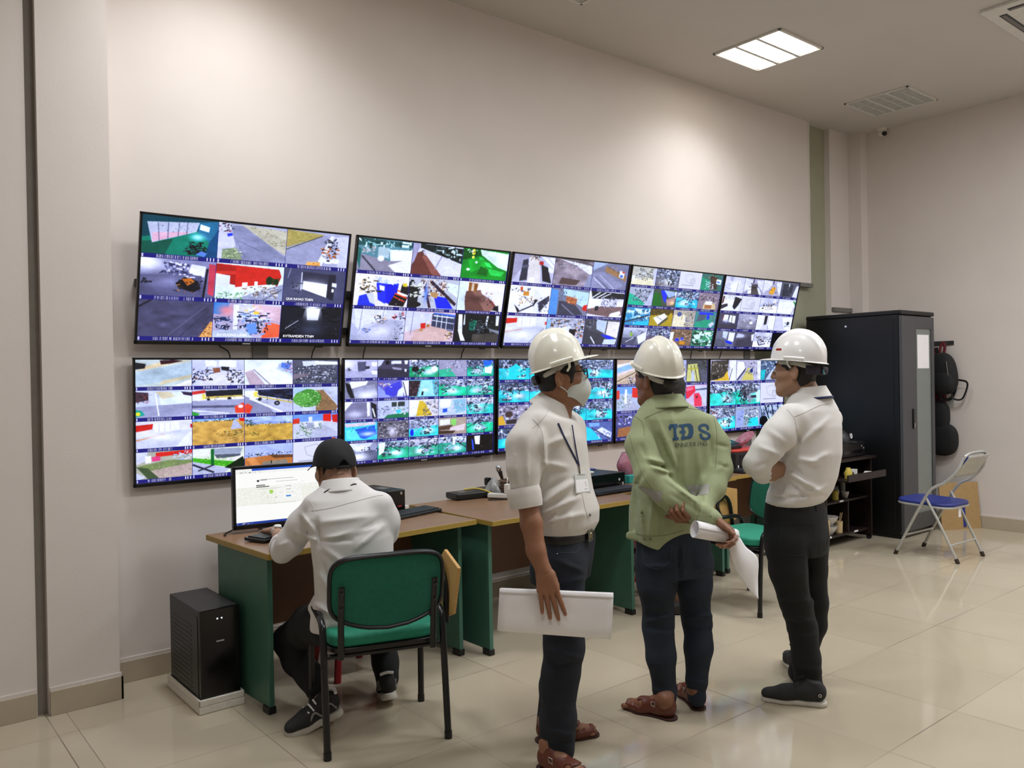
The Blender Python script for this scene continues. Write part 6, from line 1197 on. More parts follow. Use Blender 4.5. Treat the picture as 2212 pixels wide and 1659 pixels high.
def hair(parent, c, fr, low=-.045, front=.045, grow=.006, extra=(), m='hair_black', slant=.55):
    f, l, u = fr; P = lambda a, b, d: c + f * a + l * b + u * d
    v = Vol(c - .16, c + .17, .0045); v.ell(P(.000, 0, .028), (.087 + grow, .075 + grow, .087 + grow), fr)
    v.ell(P(-.024, 0, -.035), (.044 + grow, .054 + grow * .6, .055), fr, .03)
    for e in extra: v.cap(P(*e[0]), P(*e[1]), e[2], e[3], .02)
    v.cap(P(.14, 0, .075), P(.14, 0, -.16), .098, .118, .012, 's')
    for s in (-1, 1): v.ell(P(-.012, s * .086, -.014), (.027, .022, .036), fr, .01, 's')
    v.cut(P(-.05, 0, low), -u - f * slant)
    v.wave(.0015, 160, 3, (1, 1, .5)); return vmesh('hair', v.mesh(), M[m], parent, 1)
def collar(parent, c, fr, r, m, hgt=.035, drop=.03, flare=.022, point=.035, gap=.25, rl=None):
    f, l, u = fr; rl = rl or r
    def fn(a, v):
        A = gap + a * (2 * math.pi - 2 * gap); ca, sa = math.cos(A), math.sin(A); fr_ = max(0, ca) ** 2
        if v < .45:
            w = v / .45; R = 1.0; z = hgt * w * (1 - .35 * fr_); q = R + .0 * w
            rr = r * (1 - .06 * w); r2 = rl * (1 - .06 * w)
        else:
            w = (v - .45) / .55; z = hgt * (1 - .35 * fr_) - (hgt * (1 - .35 * fr_) + drop * .55 + point * fr_) * w; rr = r * .94 + (flare + .004) * w + .012 * fr_ * w; r2 = rl * .94 + (flare + .004) * w
        return tuple(c + f * (rr * ca) + l * (r2 * sa) + u * z)
    mb = MB(); mb.grid(fn, 60, 16); return mb.build('collar', M[m], parent, solid=.0022)
def shoe(parent, heel, toe, up, kind, name='shoe', L=None):
    heel, toe = V3(heel), V3(toe); d = nrm(toe - heel); L = L or np.linalg.norm(toe - heel); up = nrm(V3(up) - d * (V3(up) @ d)); s_ = np.cross(up, d)
    P = lambda a, b, c: heel + d * a * L + s_ * b + up * c
    lo, hi = bounds([P(a, b, c) for a in (-.1, 1.1) for b in (-.07, .07) for c in (-.02, .14)], .02); root = None
    sole_m, up_m = {'sandal': ('sole_dark', 'sandal_brown'), 'sneaker': ('sole_white', 'sneaker_dark'), 'runner': ('sole_white', 'sneaker_dark'), 'flat': ('sole_white', 'dark_leather')}[kind]
    th = {'sandal': .010, 'sneaker': .024, 'runner': .030, 'flat': .006}[kind]
    v = Vol(lo, hi, .004); A = (s_, 0)
    v.cap(P(.13, 0, th + .030), P(.30, 0, th + .036), .034, .036, .02); v.cap(P(.12, 0, th + .05), P(.2, 0, th + .075), .031, .033, .02)
    v.cap(P(.30, 0, th + .040), P(.62, .002, th + .022), .038, .036, .03); v.cap(P(.62, .002, th + .018), P(.88, .0, th + .010), .040, .030, .03, flat=(up, .8))
    v.cap(P(.66, .02, th + .010), P(.90, .012, th + .01), .022, .018, .02); v.cap(P(.62, -.02, th + .01), P(.84, -.014, th + .01), .022, .018, .02)
    v.cut(P(0, 0, th - .002), -up)
    if kind != 'flat': v.cut(P(.18, 0, th + .088), up * .96 - d * .25)
    else: v.cap(P(.18, 0, .09), P(.60, 0, .075), .036, .03, .005, 's')
    if kind == 'sandal':
        for sd in (-1, 1):
            v.cap(P(.36, sd * .075, th + .034), P(.47, sd * .075, th + .030), .040, .034, .004, 's')
            v.cap(P(.18, sd * .062, th + .045), P(.22, sd * .062, th + .045), .022, .020, .004, 's')
        for q in (.58, .69, .80): v.cap(P(q, -.036, th + .040), P(q + .04, .036, th + .040), .014, .014, .003, 's')
        v.cap(P(.40, 0, th + .12), P(.46, 0, th + .10), .034, .034, .004, 's')
        v.cap(P(.96, -.02, th + .02), P(.96, .02, th + .02), .014, .014, .004, 's')
    o, bv = vmesh(name, v.mesh(), M[up_m], parent, 1)
    v = Vol(lo, hi, .004)
    for a, b, r0, r1, c in ((.11, .36, .036, .031, 0), (.36, .66, .031, .042, .002), (.66, .88, .042, .034, .0)): v.cap(P(a, 0, .008), P(b, c, .008), r0 + (.002 if kind != 'sneaker' else -.001), r1 + (.002 if kind != 'sneaker' else -.001), .01)
    v.cut(P(0, 0, th), up); v.cut(P(0, 0, 0), -up); vmesh('sole', v.mesh(), M[sole_m], o, 1)
    mb = MB()
    if kind == 'sandal':
        for sd in (-1, 1):
            mb = MB(); c_ = P(.33, sd * .043, th + .055); q = [c_ + d * a + up * b for a, b in ((-.009, -.009), (.009, -.009), (.009, .009), (-.009, .009))]; mb.tube(q, .002, 6, closed=True); mb.build('buckle', M['chrome'], o)
    elif kind == 'sneaker':
        for q in range(4):
            a = .40 + .07 * q; mb.tube(spline([P(a, -.028, th + .072 - .010 * q), P(a + .02, 0, th + .083 - .012 * q), P(a, .028, th + .072 - .010 * q)], 5), .0028, 6)
        mb.tube(spline([P(.36, .0, th + .09), P(.34, .03, th + .115), P(.42, .02, th + .10)], 6), .0022, 6); mb.build('laces', M['sneaker_dark'], o)
        mb = MB(); c_ = P(.055, 0, 0); mb.tube([P(.10, .0375 + .003, th + .035) + (d * math.cos(a) + up * math.sin(a)) * .006 for a in [k * math.pi / 6 for k in range(12)]], .0016, 6, closed=True); mb.build('eyelet', M['sole_white'], o)
    elif kind == 'runner':
        for q in range(3):
            a = .40 + .09 * q; mb.tube(spline([P(a, -.034, th + .05), P(a + .03, 0, th + .082 - .012 * q), P(a, .034, th + .05)], 6), .004, 6)
        mb.build('laces', M['paper_white'], o)
        for sd in (-1, 1):
            mb = MB(); mb.tube(spline([P(.10, sd * .033, th + .02), P(.22, sd * .040, th + .055), P(.36, sd * .041, th + .015), P(.5, sd * .042, th + .045), P(.62, sd * .044, th + .012)], 6), .005, 6); mb.build('stripe', M['sneaker_grey'], o)
        mb = MB(); mb.tube(spline([P(.06, -.03, th + .085), P(.03, 0, th + .09), P(.06, .03, th + .085)], 6), .007, 8); mb.build('heel_collar', M['paper_white'], o)
    return o
def floor_pt(x, y): d = at(x, y, 1) - CAM; return CAM + d * (-CAM[2] / d[2])
def legs(v, L, R, rl, rr, flat=None): v.chain(L, rl, .03); v.chain(R, rr, .03)
def person(label, p): t = thing('person', label, 'person', (float(p[0]), float(p[1]), 0)); return t
class Rel:                                   # children keep room coordinates under a root placed on the floor
    pass
def settle(root):
    off = Vector(root.location)
    for c in root.children: c.location = c.location - off

# ================================================================== man with the paper sheaf (face mask, white shirt)
D0 = 3.25; W = lambda x, y, d=0: at(x, y, D0 + d)
f = facing(-115); l = left_of(f); r1 = person('standing man in white shirt, face mask and cream hard hat, holding a paper sheaf', W(1205, 1600))
fh = frame(facing(-82), .10); hc = W(1206, 815)
body = Vol(*wb(W, 1090, 1300, 700, 1660, -.3, .3, .05), .005)
head(body, hc, fh)
FT = [(floor_pt(1166, 1656), floor_pt(1280, 1700), .27), (floor_pt(1160, 1602), floor_pt(1282, 1588), .265)]
for q in FT: foot_in(body, *q)
body.chain([W(1196, 885), W(1200, 862), W(1205, 838)], [.062, .056, .056], .03)
body.chain([W(1196, 885), W(1215, 1000), W(1222, 1190)], [.06, .07, .07], .03)
body.chain([W(1200, 935), W(1152, 940, -.13), W(1138, 1030, -.19), W(1140, 1085, -.20), W(1148, 1130, -.215), W(1158, 1190, -.235), W(1174, 1232, -.245)], [.05, .04, .038, .037, .040, .035, .0285], .015)
body.chain([W(1200, 935), W(1225, 945, .13), W(1228, 1050, .18), W(1245, 1130, .15)], [.05, .04, .035, .03], .015)
body.chain([W(1220, 1190), W(1212, 1215, -.085), W(1215, 1300, -.09), W(1219, 1400, -.09), W(1206, 1490, -.09), W(1204, 1600, -.08), FT[0][0] + UP * .09 + f * .04], [.06, .055, .045, .04, .035, .034, .034], .02); body.chain([W(1220, 1190), W(1212, 1210, .085), W(1215, 1300, .10), W(1216, 1400, .11), W(1200, 1480, .13), W(1190, 1562, .16), FT[1][0] + UP * .09 + f * .04], [.06, .055, .045, .04, .035, .033, .033], .02)
hm, nails = hand('', W(1174, 1232, -.245), W(1188, 1290, -.258) - W(1174, 1232, -.245), -F2 + R2 * .1, 1, [(.10, .12, .10), (.10, .16, .12), (.10, .18, .14), (.06, .14, .12)], .09, (.35, 1.15), .98, fore=W(1160, 1196, -.237), rw=.0285)
b1, bv = vmesh('body', join([body.mesh(), hm]), M['skin_tan'], r1, 1); nail_mesh(b1, nails)
sh = Vol(*wb(W, 1085, 1300, 850, 1165, -.32, .3, .04), .006)
ST = [((1192, 860), .072, .062), ((1190, 882), .125, .078), ((1192, 905), .168, .09), ((1197, 950), .182, .107), ((1201, 1010), .172, .114), ((1209, 1060), .170, .120), ((1219, 1100), .172, .126), ((1222, 1128), .165, .118), ((1221, 1150), .150, .098)]
sh.loft([(W(*c), a, b) for c, a, b in ST], f, l, .0)
sh.chain([W(1155, 922, -.12), W(1136, 962, -.165), W(1132, 1010, -.185), W(1133, 1050, -.195)], [.064, .067, .060, .054], .035)
sh.chain([W(1232, 925, .14), W(1228, 1000, .18), W(1230, 1080, .19)], [.062, .062, .055], .035)
sh.cut(W(1178, 866), UP * .88 + f * .62)
sh.wave(.003, 22, 5, (1, 1, .6))
sh.folds([(1172, 930, 1180, 1010, 6, .008), (1165, 905, 1150, 960, 7, -.006), (1185, 960, 1230, 940, 6, .006), (1175, 1000, 1225, 1010, 6, .006), (1170, 1090, 1240, 1040, 7, .010), (1172, 1110, 1250, 1075, 6, .009), (1170, 1065, 1225, 1035, 6, -.006), (1180, 1130, 1260, 1110, 6, .008),
          (1110, 970, 1118, 1045, 4, .005), (1140, 960, 1138, 1045, 4, .005), (1125, 950, 1128, 1040, 4, -.004), (1105, 1062, 1160, 1056, 3, -.005), (1105, 1084, 1160, 1078, 3, .004), (1190, 1140, 1205, 1105, 4, .006), (1225, 1142, 1235, 1110, 4, .006)], D0 - .02)
s1, bvs = vmesh('shirt', sh.mesh(), M['shirt_cream'], r1, 2)
cuff(s1, W(1133, 1074, -.198), W(1142, 1110, -.205) - W(1132, 1050, -.195), .060, .075, 'shirt_cream', 'rolled_cuff')
collar(s1, W(1195, 876), frame(facing(-105), -.42), .068, 'shirt_cream', .034, .034, .028, .045, .16, .072)
seam('armhole_seam', [(1150, 905), (1168, 925), (1175, 960), (1172, 1000)], .0012, bvs, M['seam_shirt'], s1)
seam('yoke_seam', [(1150, 925), (1172, 905), (1185, 885)], .0012, bvs, M['seam_shirt'], s1)
seam('placket', [(1232, 925), (1243, 980), (1252, 1040), (1262, 1090), (1270, 1120)], .0014, bvs, M['seam_shirt'], s1)
mb = MB(); c_ = hit(bvs, 1274, 1112, .001)
if c_: mb.ball(tuple(c_), .006); mb.build('button', M['mount_grey'], s1)
for k, pts in enumerate(([(1206, 914), (1222, 950), (1240, 985), (1251, 1008)], [(1236, 918), (1241, 950), (1247, 985), (1252, 1008)])): seam('lanyard', pts, .0042 if k == 0 else .003, bvs, M['lanyard_navy'], r1, .004, .4)
pc = [hit(bvs, x, y, .012) for x, y in ((1241, 1024), (1268, 1022), (1276, 1062), (1244, 1066))]
if all(pc):
    n_ = (pc[1] - pc[0]).cross(pc[3] - pc[0]).normalized() * .0012; mb = MB(); mb.add([p + n_ for p in pc] + [p - n_ for p in pc], [(0, 1, 2, 3), (7, 6, 5, 4), (0, 4, 5, 1), (1, 5, 6, 2), (2, 6, 7, 3), (3, 7, 4, 0)]); bd = mb.build('badge', M['badge'], r1, smooth=False)
    L_ = lambda a, b: pc[0].lerp(pc[1], a).lerp(pc[3].lerp(pc[2], a), b) - Vector(CF) * .003
    mb = MB(); mb.add([L_(.06, .30), L_(.94, .30), L_(.94, .94), L_(.06, .94)], [(0, 1, 2, 3)]); mb.build('card', M['paper_white'], bd)
    mb = MB(); mb.tube([L_(.2, .05), L_(.8, .05)], .001, 6)
    for q in (.45, .55, .65): mb.tube([L_(.68, q), L_(.82, q)], .0009, 6)
    mb.tube([L_(.6, .82), L_(.8, .82)], .0009, 6); mb.build('printing', M['badge_ink'], bd)
    mb = MB(); mb.tube([hit(bvs, 1251, 1006, .008), L_(.42, .02)], .004, 8, flat=.6); mb.build('badge_clip', M['pewter'], bd)
tr = Vol(*wb(W, 1130, 1300, 1130, 1660, -.3, .3, .03), .0065)
tr.loft([(W(1220, 1136), .148, .098), (W(1220, 1165), .160, .104), (W(1214, 1210), .170, .112), (W(1212, 1250), .165, .105)], f, l, 0)
tr.chain([W(1212, 1215, -.085), W(1215, 1300, -.09), W(1219, 1400, -.09), W(1213, 1450, -.09), W(1206, 1490, -.09), W(1206, 1550, -.085), W(1204, 1618, -.08)], [.095, .084, .076, .070, .065, .066, .062], .03)
tr.chain([W(1212, 1210, .085), W(1215, 1300, .10), W(1216, 1400, .11), W(1200, 1480, .13), W(1190, 1562, .16)], [.093, .080, .07, .062, .058], .03)
tr.cut(W(1204, 1638, -.08), -UP); tr.wave(.0028, 26, 9, (1, 1, .7))
tr.folds([(1185, 1405, 1255, 1425, 5, .006), (1190, 1440, 1250, 1430, 5, -.005), (1175, 1520, 1235, 1535, 5, .005), (1172, 1575, 1238, 1590, 5, .007), (1172, 1600, 1236, 1606, 4, -.006), (1200, 1210, 1262, 1235, 5, .005), (1215, 1260, 1262, 1250, 5, .004)], D0 + .1)
t1, bvt = vmesh('trousers', tr.mesh(), M['jeans_dark'], r1, 2)
seam('front_pocket_stitch', [(1205, 1192), (1235, 1195), (1250, 1188), (1254, 1165)], .0011, bvt, M['stitch'], t1)
for x, y in ((1213, 1170), (1243, 1171), (1204, 1196)):
    q = hit(bvt, x, y, .0)
    if q: mb = MB(); mb.ball(tuple(q), .0032, None, 10); mb.build('rivet', M['chrome'], t1)
mb = MB(); ring = []
for k in range(48):
    a = k / 48 * 2 * math.pi; n4 = 2.3; ca, sa = math.cos(a), math.sin(a); ring.append(W(1220, 1152) + l * .158 * math.copysign(abs(ca) ** (2 / n4), ca) + f * .104 * math.copysign(abs(sa) ** (2 / n4), sa))
mb.tube(ring, .016, 8, closed=True, flat=.22, upv=(0, 0, 1)); bl = mb.build('belt', M['belt_black'], r1)
bc = W(1220, 1150) + f * .112 - l * .02; Mb = Matrix(((l[0], 0, f[0], bc[0]), (l[1], 0, f[1], bc[1]), (0, 1, 0, bc[2]), (0, 0, 0, 1)))
mb = MB(); mb.prism(rrect(.046, .046, .006), .005, Mb); bk = mb.build('buckle', M['pewter'], bl, bevel=.0015)
mb = MB(); mb.lathe([(0, .004), (.010, .003), (.012, 0)], Mb @ TR(0, 0, .005), 18); mb.build('emblem', M['brass'], bk)
hard_hat(r1, hc + fh[2] * .052 + fh[0] * .004, frame(facing(-84), .27), 'hat_cream', .110, .100, .138, .009, .048)
hair(r1, hc, fh, -.068, extra=(((.045, .07, .03), (.03, .075, -.02), .012, .008), ((.045, -.07, .03), (.03, -.076, -.022), .013, .008), ((.085, .03, .055), (.085, -.03, .055), .016, .016)))
P = lambda a, b, d: hc + fh[0] * a + fh[1] * b + fh[2] * d
def mk_(a, v):
    q = a * 2 - 1; c2 = max(0, 1 - q * q); z0 = .006 * c2 ** 2 - .030 * (1 - c2); z1 = -.130 * (1 - .40 * q * q); z = z0 + (z1 - z0) * v
    fw = .014 + (.086 + .034 * math.sin(math.pi * min(1, v * 1.02)) - .016 * v) * c2 ** .62
    return tuple(P(fw, q * .073, z))
mb = MB(); mb.grid(mk_, 40, 20); mo = mb.build('face_mask', M['mask_grey'], r1, solid=.0018)
for s in (-1, 1):
    for za, zb in ((-.030, .012), (-.062, -.034)):
        mb = MB(); mb.tube(spline([P(.016, s * .073, za), P(.004, s * .081, (za + zb) / 2), P(-.014, s * .086, zb)], 6), .0022, 6); mb.build('ear_loop', M['mask_grey'], mo)
go = None
for s in (-1, 1):
    mb = MB(); c_ = P(.108, s * .034, .004); mb.tube([c_ + fh[1] * (x * .027) + fh[2] * (y * .019) - fh[0] * (abs(x) * .004) for x, y in rrect(2, 2, .7)], .0024, 8, closed=True); o = mb.build('glasses_frame', M['black_gloss'], r1) if go is None else mb.build('lens_rim', M['black_gloss'], go)
    go = go or o
    mb = MB(); mb.tube(spline([P(.106, s * .061, .012), P(.085, s * .074, .014), P(.0, s * .084, .018), P(-.014, s * .084, .012)], 6), .0022, 6); mb.build('temple', M['black_gloss'], go)
    mb = MB(); mb.add([c_ + fh[1] * (x * .026) + fh[2] * (y * .018) for x, y in rrect(2, 2, .7)], [tuple(range(28))]); mb.build('lens', M['lens'], go, smooth=False)
    mb = MB(); mb.ball(tuple(P(.086, s * .032, .003)), .0105); ey = mb.build('eye', M['eye_white'], r1); mb = MB(); mb.ball(tuple(P(.0935, s * .031, .003)), .0048); mb.build('iris', M['hair_black'], ey)
    mb = MB(); mb.tube(spline([P(.099, s * .014, .026), P(.094, s * .034, .031), P(.080, s * .052, .026)], 5), [.003] * 5 + [.004] * 5 + [.0015], 6, flat=.6); mb.build('eyebrow', M['hair_black'], r1)
mb = MB(); mb.tube([P(.110, .009, .008), P(.112, 0, .010), P(.110, -.009, .008)], .002, 6); mb.build('bridge', M['black_gloss'], go)
for q in FT: shoe(r1, q[0], q[1], UP, 'sandal', L=q[2])
settle(r1)
# the sheaf of drawings in his hand
pa, pb = W(1079, 1317, -.213), W(1322, 1331, -.213); ax = nrm(pb - pa); up_ = nrm(np.cross(np.cross(ax, UP), ax)); up_ = nrm(UP - ax * (UP @ ax)); dn = np.cross(ax, up_)
def sheaf(k, shift, L0):
    def fn(a, t):
        th = a * 2 * math.pi * 1.12 + .9; y = math.sin(th); x = math.cos(th); hh = .080 - .0012 * k + .006 * t
        z = math.copysign(abs(y) ** .9, y) * hh; dep = x * (.015 - .001 * k + .008 * max(0, -y)) * (1 + .25 * t) - .004 * a
        return tuple(pa + (pb - pa) * (t * L0 + shift) + up_ * z - dn * dep * -1)
    mb = MB(); mb.grid(fn, 60, 14); return mb
t = thing('paper_sheaf', 'folded sheaf of large white drawings held by the masked man', 'paper', tuple(pa))
for k, (s_, L0) in enumerate(((0, 1.0), (.012, .985), (-.01, .6))):
    o = sheaf(k, s_, L0).build('sheet', M['paper_white'], t, solid=.0008); o.location = -Vector(pa)
# ================================================================== man in the green jacket
D0 = 3.66; W = lambda x, y, d=0: at(x, y, D0 + d)
f = facing(20); l = left_of(f); r2 = person('standing man seen from behind in pale green jacket and ivory hard hat', W(1465, 1530))
fh = frame(facing(38), .06); hc = W(1419, 822)
body = Vol(*wb(W, 1340, 1600, 700, 1580, -.35, .25, .04), .005)
head(body, hc, fh)
FT = [(floor_pt(1458, 1555), floor_pt(1352, 1528), .25), (floor_pt(1512, 1535), floor_pt(1472, 1492), .25)]
for q in FT: foot_in(body, *q)
body.chain([W(1432, 895), W(1428, 872), W(1422, 845)], [.062, .058, .056], .03); body.chain([W(1440, 890), W(1455, 1000), W(1455, 1190)], [.06, .08, .08], .03)
body.chain([W(1440, 930), W(1398, 935, -.05), W(1390, 965, -.10), W(1402, 1030, -.175), W(1450, 1075, -.215), W(1505, 1106, -.252), W(1540, 1126, -.262)], [.05, .036, .036, .036, .034, .031, .028], .02)
body.chain([W(1460, 930), W(1520, 935, .05), W(1542, 965, .02), W(1552, 1012, -.04), W(1540, 1055, -.12), W(1518, 1098, -.205), W(1505, 1117, -.224)], [.05, .036, .036, .035, .031, .027, .027], .02)
body.chain([W(1455, 1180), W(1418, 1260, -.03), W(1423, 1345, -.01), W(1428, 1420, -.03), W(1436, 1500, -.01), FT[0][0] + UP * .09 - R2 * .04], [.06, .05, .04, .038, .032, .034], .02); body.chain([W(1455, 1180), W(1499, 1260, .03), W(1505, 1340, .04), W(1509, 1400, .02), W(1505, 1490, .03), FT[1][0] + UP * .09 - R2 * .02], [.06, .05, .04, .038, .030, .034], .02)
m1, n1 = hand('', W(1538, 1124, -.262), W(1568, 1150, -.285) - W(1538, 1124, -.262), R2 * .45 + UP * .55 + F2 * .75, -1, [(.75, .85, .5), (.8, .9, .55), (.85, .95, .55), (.9, .95, .6)], .05, (.55, .45), .98, fore=W(1510, 1111, -.251), rw=.028)
m2, n2 = hand('', W(1504, 1118, -.226), W(1474, 1120, -.268) - W(1504, 1118, -.226), -UP * .9 - F2 * .45, 1, [(.9, .9, .5), (.9, .9, .5), (.9, .9, .5), (.9, .9, .5)], .05, (.6, .2), .96, fore=W(1516, 1102, -.207), rw=.027)
b2, bv = vmesh('body', join([body.mesh(), m1, m2]), M['skin_brown'], r2, 1); nail_mesh(b2, n1 + n2)
jk = Vol(*wb(W, 1335, 1600, 840, 1190, -.36, .25, .04), .006)
ST = [((1434, 862), .075, .065), ((1440, 882), .125, .085), ((1452, 902), .180, .10), ((1460, 940), .190, .112), ((1463, 1000), .182, .122), ((1457, 1050), .178, .128), ((1450, 1100), .176, .128), ((1446, 1140), .172, .122), ((1443, 1158), .165, .116), ((1440, 1176), .162, .110), ((1440, 1205), .160, .108)]
jk.loft([(W(*c), a, b) for c, a, b in ST], f, l, 0, 3.0)
jk.chain([W(1396, 922, -.05), W(1384, 962, -.10), W(1402, 1030, -.175), W(1450, 1075, -.215), W(1505, 1106, -.252), W(1540, 1122, -.262)], [.064, .066, .060, .056, .050, .042], .022)
jk.chain([W(1522, 924, .05), W(1545, 962, .02), W(1552, 1012, -.04), W(1540, 1055, -.12), W(1518, 1098, -.205), W(1508, 1112, -.222)], [.060, .060, .055, .050, .042, .036], .03)
jk.cap(W(1362, 1158, -.06), W(1366, 1166, -.065), .022, .020, .012, flat=(CF, .5)); jk.cut(W(1395, 1170), -UP - R2 * .30)
jk.wave(.0035, 20, 21, (1, 1, .55))
jk.folds([(1400, 905, 1440, 1000, 5, -.008), (1418, 900, 1462, 1010, 5, .007), (1425, 940, 1450, 1010, 4, -.009), (1395, 990, 1440, 1000, 5, .010), (1410, 1010, 1452, 1022, 4, .010), (1405, 1000, 1440, 1012, 3, -.008), (1440, 1035, 1500, 1080, 4, .007), (1450, 1068, 1520, 1112, 4, -.006), (1470, 1060, 1520, 1095, 4, .006), (1385, 960, 1400, 1000, 4, -.006),
          (1378, 1085, 1392, 1160, 4, .008), (1410, 1090, 1402, 1160, 5, .009), (1430, 1095, 1425, 1155, 4, -.008), (1372, 1060, 1376, 1120, 5, -.006), (1390, 1020, 1374, 1050, 5, -.008), (1450, 880, 1462, 960, 5, .005), (1480, 960, 1478, 1040, 6, .006), (1505, 965, 1515, 1040, 6, .005), (1465, 990, 1462, 1045, 5, -.006), (1530, 920, 1538, 1000, 5, -.006), (1548, 960, 1572, 966, 4, -.006), (1550, 1003, 1572, 1010, 4, -.008), (1548, 1020, 1568, 1000, 4, .006), (1500, 1070, 1502, 1100, 4, .008), (1515, 1070, 1518, 1100, 4, -.008), (1448, 950, 1455, 1000, 3, .006)], D0 + .02)
j2, bvj = vmesh('jacket', jk.mesh(), M['jacket_green'], r2, 2)
collar(j2, W(1436, 874), frame(facing(26), -.12), .078, 'jacket_green', .042, .036, .028, .02, .3, .086)
seam('yoke_seam', [(1392, 905), (1400, 900), (1430, 888), (1470, 881), (1510, 886), (1540, 897)], .0013, bvj, M['seam_green'], j2)
seam('left_armhole_seam', [(1356, 905), (1372, 900), (1388, 915), (1392, 940)], .0013, bvj, M['seam_green'], j2)
seam('right_armhole_seam', [(1540, 897), (1548, 930), (1548, 975), (1545, 1010)], .0013, bvj, M['seam_green'], j2)
seam('sleeve_seam', [(1356, 925), (1372, 985), (1400, 1045), (1450, 1098), (1490, 1128)], .0013, bvj, M['seam_green'], j2)
seam('hem_band_seam', [(1374, 1152), (1400, 1158), (1440, 1156), (1476, 1146)], .0013, bvj, M['seam_green'], j2)
seam('cuff_seam', [(1512, 1098), (1510, 1110), (1502, 1126)], .0013, bvj, M['seam_green'], j2)
for x, y in ((1392, 1163), (1405, 1164), (1535, 1116), (1387, 1108)):
    q = hit(bvj, x, y, .001)
    if q:
        mb = MB(); n_ = Vector(CF); a_ = Vector(CR); b_ = Vector(CU); mb.tube([q + a_ * .0055 * math.cos(k) + b_ * .0055 * math.sin(k) for k in [i * math.pi / 6 for i in range(12)]], .0016, 6, closed=True); mb.ball(tuple(q), (.0045, .0045, .0045), None, 8); mb.build('snap_button', M['seam_green'], j2)
for poly in ([(1368, 1047), (1374, 1050), (1431, 1063), (1428, 1084), (1372, 1076), (1366, 1070)], [(1482, 1049), (1534, 1045), (1530, 1067), (1496, 1072)]):
    decal('reflective_band', pin(poly), 1360, 1540, 1040, 1090, 1.2, bvj, M['reflective_grey'], j2, .0016, True)
cx = lambda x, y: (1340 + x / 7.373, 900 + y / 7.373)
Tp = [cx(*q) for q in ((765, 170), (790, 120), (905, 112), (918, 165), (905, 185), (900, 155), (893, 240), (905, 320), (930, 330), (932, 372), (835, 385), (832, 345), (855, 335), (848, 240), (838, 165), (815, 175), (800, 215), (780, 215))]
Dp = [cx(*q) for q in ((925, 130), (1080, 108), (1130, 118), (1160, 160), (1168, 250), (1150, 320), (1110, 352), (970, 372), (965, 325), (985, 318), (980, 262), (945, 262), (945, 225), (978, 222), (975, 170), (930, 165))]
Dh = [cx(*q) for q in ((1022, 160), (1060, 158), (1088, 185), (1092, 250), (1078, 300), (1052, 315), (1024, 312), (1022, 262), (1042, 260), (1042, 226), (1022, 224))]
Sc = [cx(*q) for q in ((1395, 195), (1380, 150), (1330, 132), (1275, 150), (1262, 190), (1300, 225), (1370, 255), (1412, 290), (1405, 340), (1345, 355), (1300, 335), (1282, 285))]
Sp = [(p.x, p.y) for p in spline([(a, b, 0) for a, b in Sc], 6)]
def in_S(x, y): return min((x - a) ** 2 + (y - b) ** 2 for a, b in Sp) < (2.9 if 8 < 9 else 0) ** 2
iT, iD, iH = pin(Tp), pin(Dp), pin(Dh)
lt = decal('lettering', lambda x, y: iT(x, y) or (iD(x, y) and not iH(x, y)) or (x > 1504 and in_S(x, y)), 1442, 1538, 913, 954, .45, bvj, M['letter_blue'], j2, .0014)
def px_text(txt, x0, y0, x1, y1, hgt, bv, m, parent):
    n = len(txt)
    for i, ch in enumerate(txt):
        me = text_mesh(ch, 1.0, Matrix(), 'lettering', m, parent, extrude=0); k = (i + .5) / n; cxp = x0 + (x1 - x0) * k; cyp = y0 + (y1 - y0) * k
        co_ = [v.co.copy() for v in me.data.vertices]
        for v, c in zip(me.data.vertices, co_):
            q = hit(bv, cxp + c.x * hgt / .73, cyp - c.y * hgt / .73, .0018)
            if q: v.co = q
px_text('ENNEERING', 1457, 966.5, 1528, 962, 9.5, bvj, M['letter_dark'], j2)
tr = Vol(*wb(W, 1355, 1560, 1130, 1550, -.25, .25, .03), .0065)
tr.loft([(W(1450, 1130), .165, .108), (W(1455, 1180), .172, .122), (W(1457, 1215), .172, .124), (W(1457, 1240), .168, .112)], f, l, 0)
tr.chain([W(1417, 1215, -.03), W(1418, 1260, -.03), W(1423, 1330, -.01), W(1423, 1352, -.01), W(1428, 1420, -.03), W(1436, 1490, -.01), W(1435, 1528, -.01)], [.093, .086, .066, .067, .064, .050, .049], .02)
tr.chain([W(1496, 1215, .03), W(1499, 1260, .03), W(1502, 1320, .04), W(1506, 1345, .04), W(1509, 1400, .02), W(1505, 1470, .03), W(1505, 1506, .03)], [.090, .080, .062, .064, .063, .049, .046], .02)
tr.cap(W(1460, 1262, -.2), W(1463, 1330, -.2), .001, .03, .02, 's'); tr.cut(W(1435, 1532), -UP) if False else None
tr.wave(.0028, 28, 33, (1, 1, .8))
tr.folds([(1396, 1343, 1455, 1330, 4, .008), (1398, 1356, 1456, 1362, 4, -.006), (1395, 1310, 1450, 1318, 4, .005), (1480, 1335, 1540, 1330, 4, .008), (1485, 1352, 1540, 1362, 4, -.006), (1480, 1300, 1530, 1310, 4, .005), (1412, 1490, 1456, 1500, 4, .006), (1412, 1508, 1456, 1515, 3, -.006), (1484, 1470, 1526, 1478, 4, .006), (1484, 1490, 1526, 1494, 3, -.005), (1400, 1225, 1450, 1222, 5, .007), (1495, 1235, 1540, 1228, 5, .006), (1466, 1180, 1468, 1245, 4, -.010)], D0 + .05)
t2, bvt = vmesh('trousers', tr.mesh(), M['jeans_blue'], r2, 2)
seam('back_pocket_stitch', [(1388, 1176), (1390, 1200), (1393, 1218), (1418, 1228), (1446, 1212), (1450, 1178)], .0010, bvt, M['stitch'], t2)
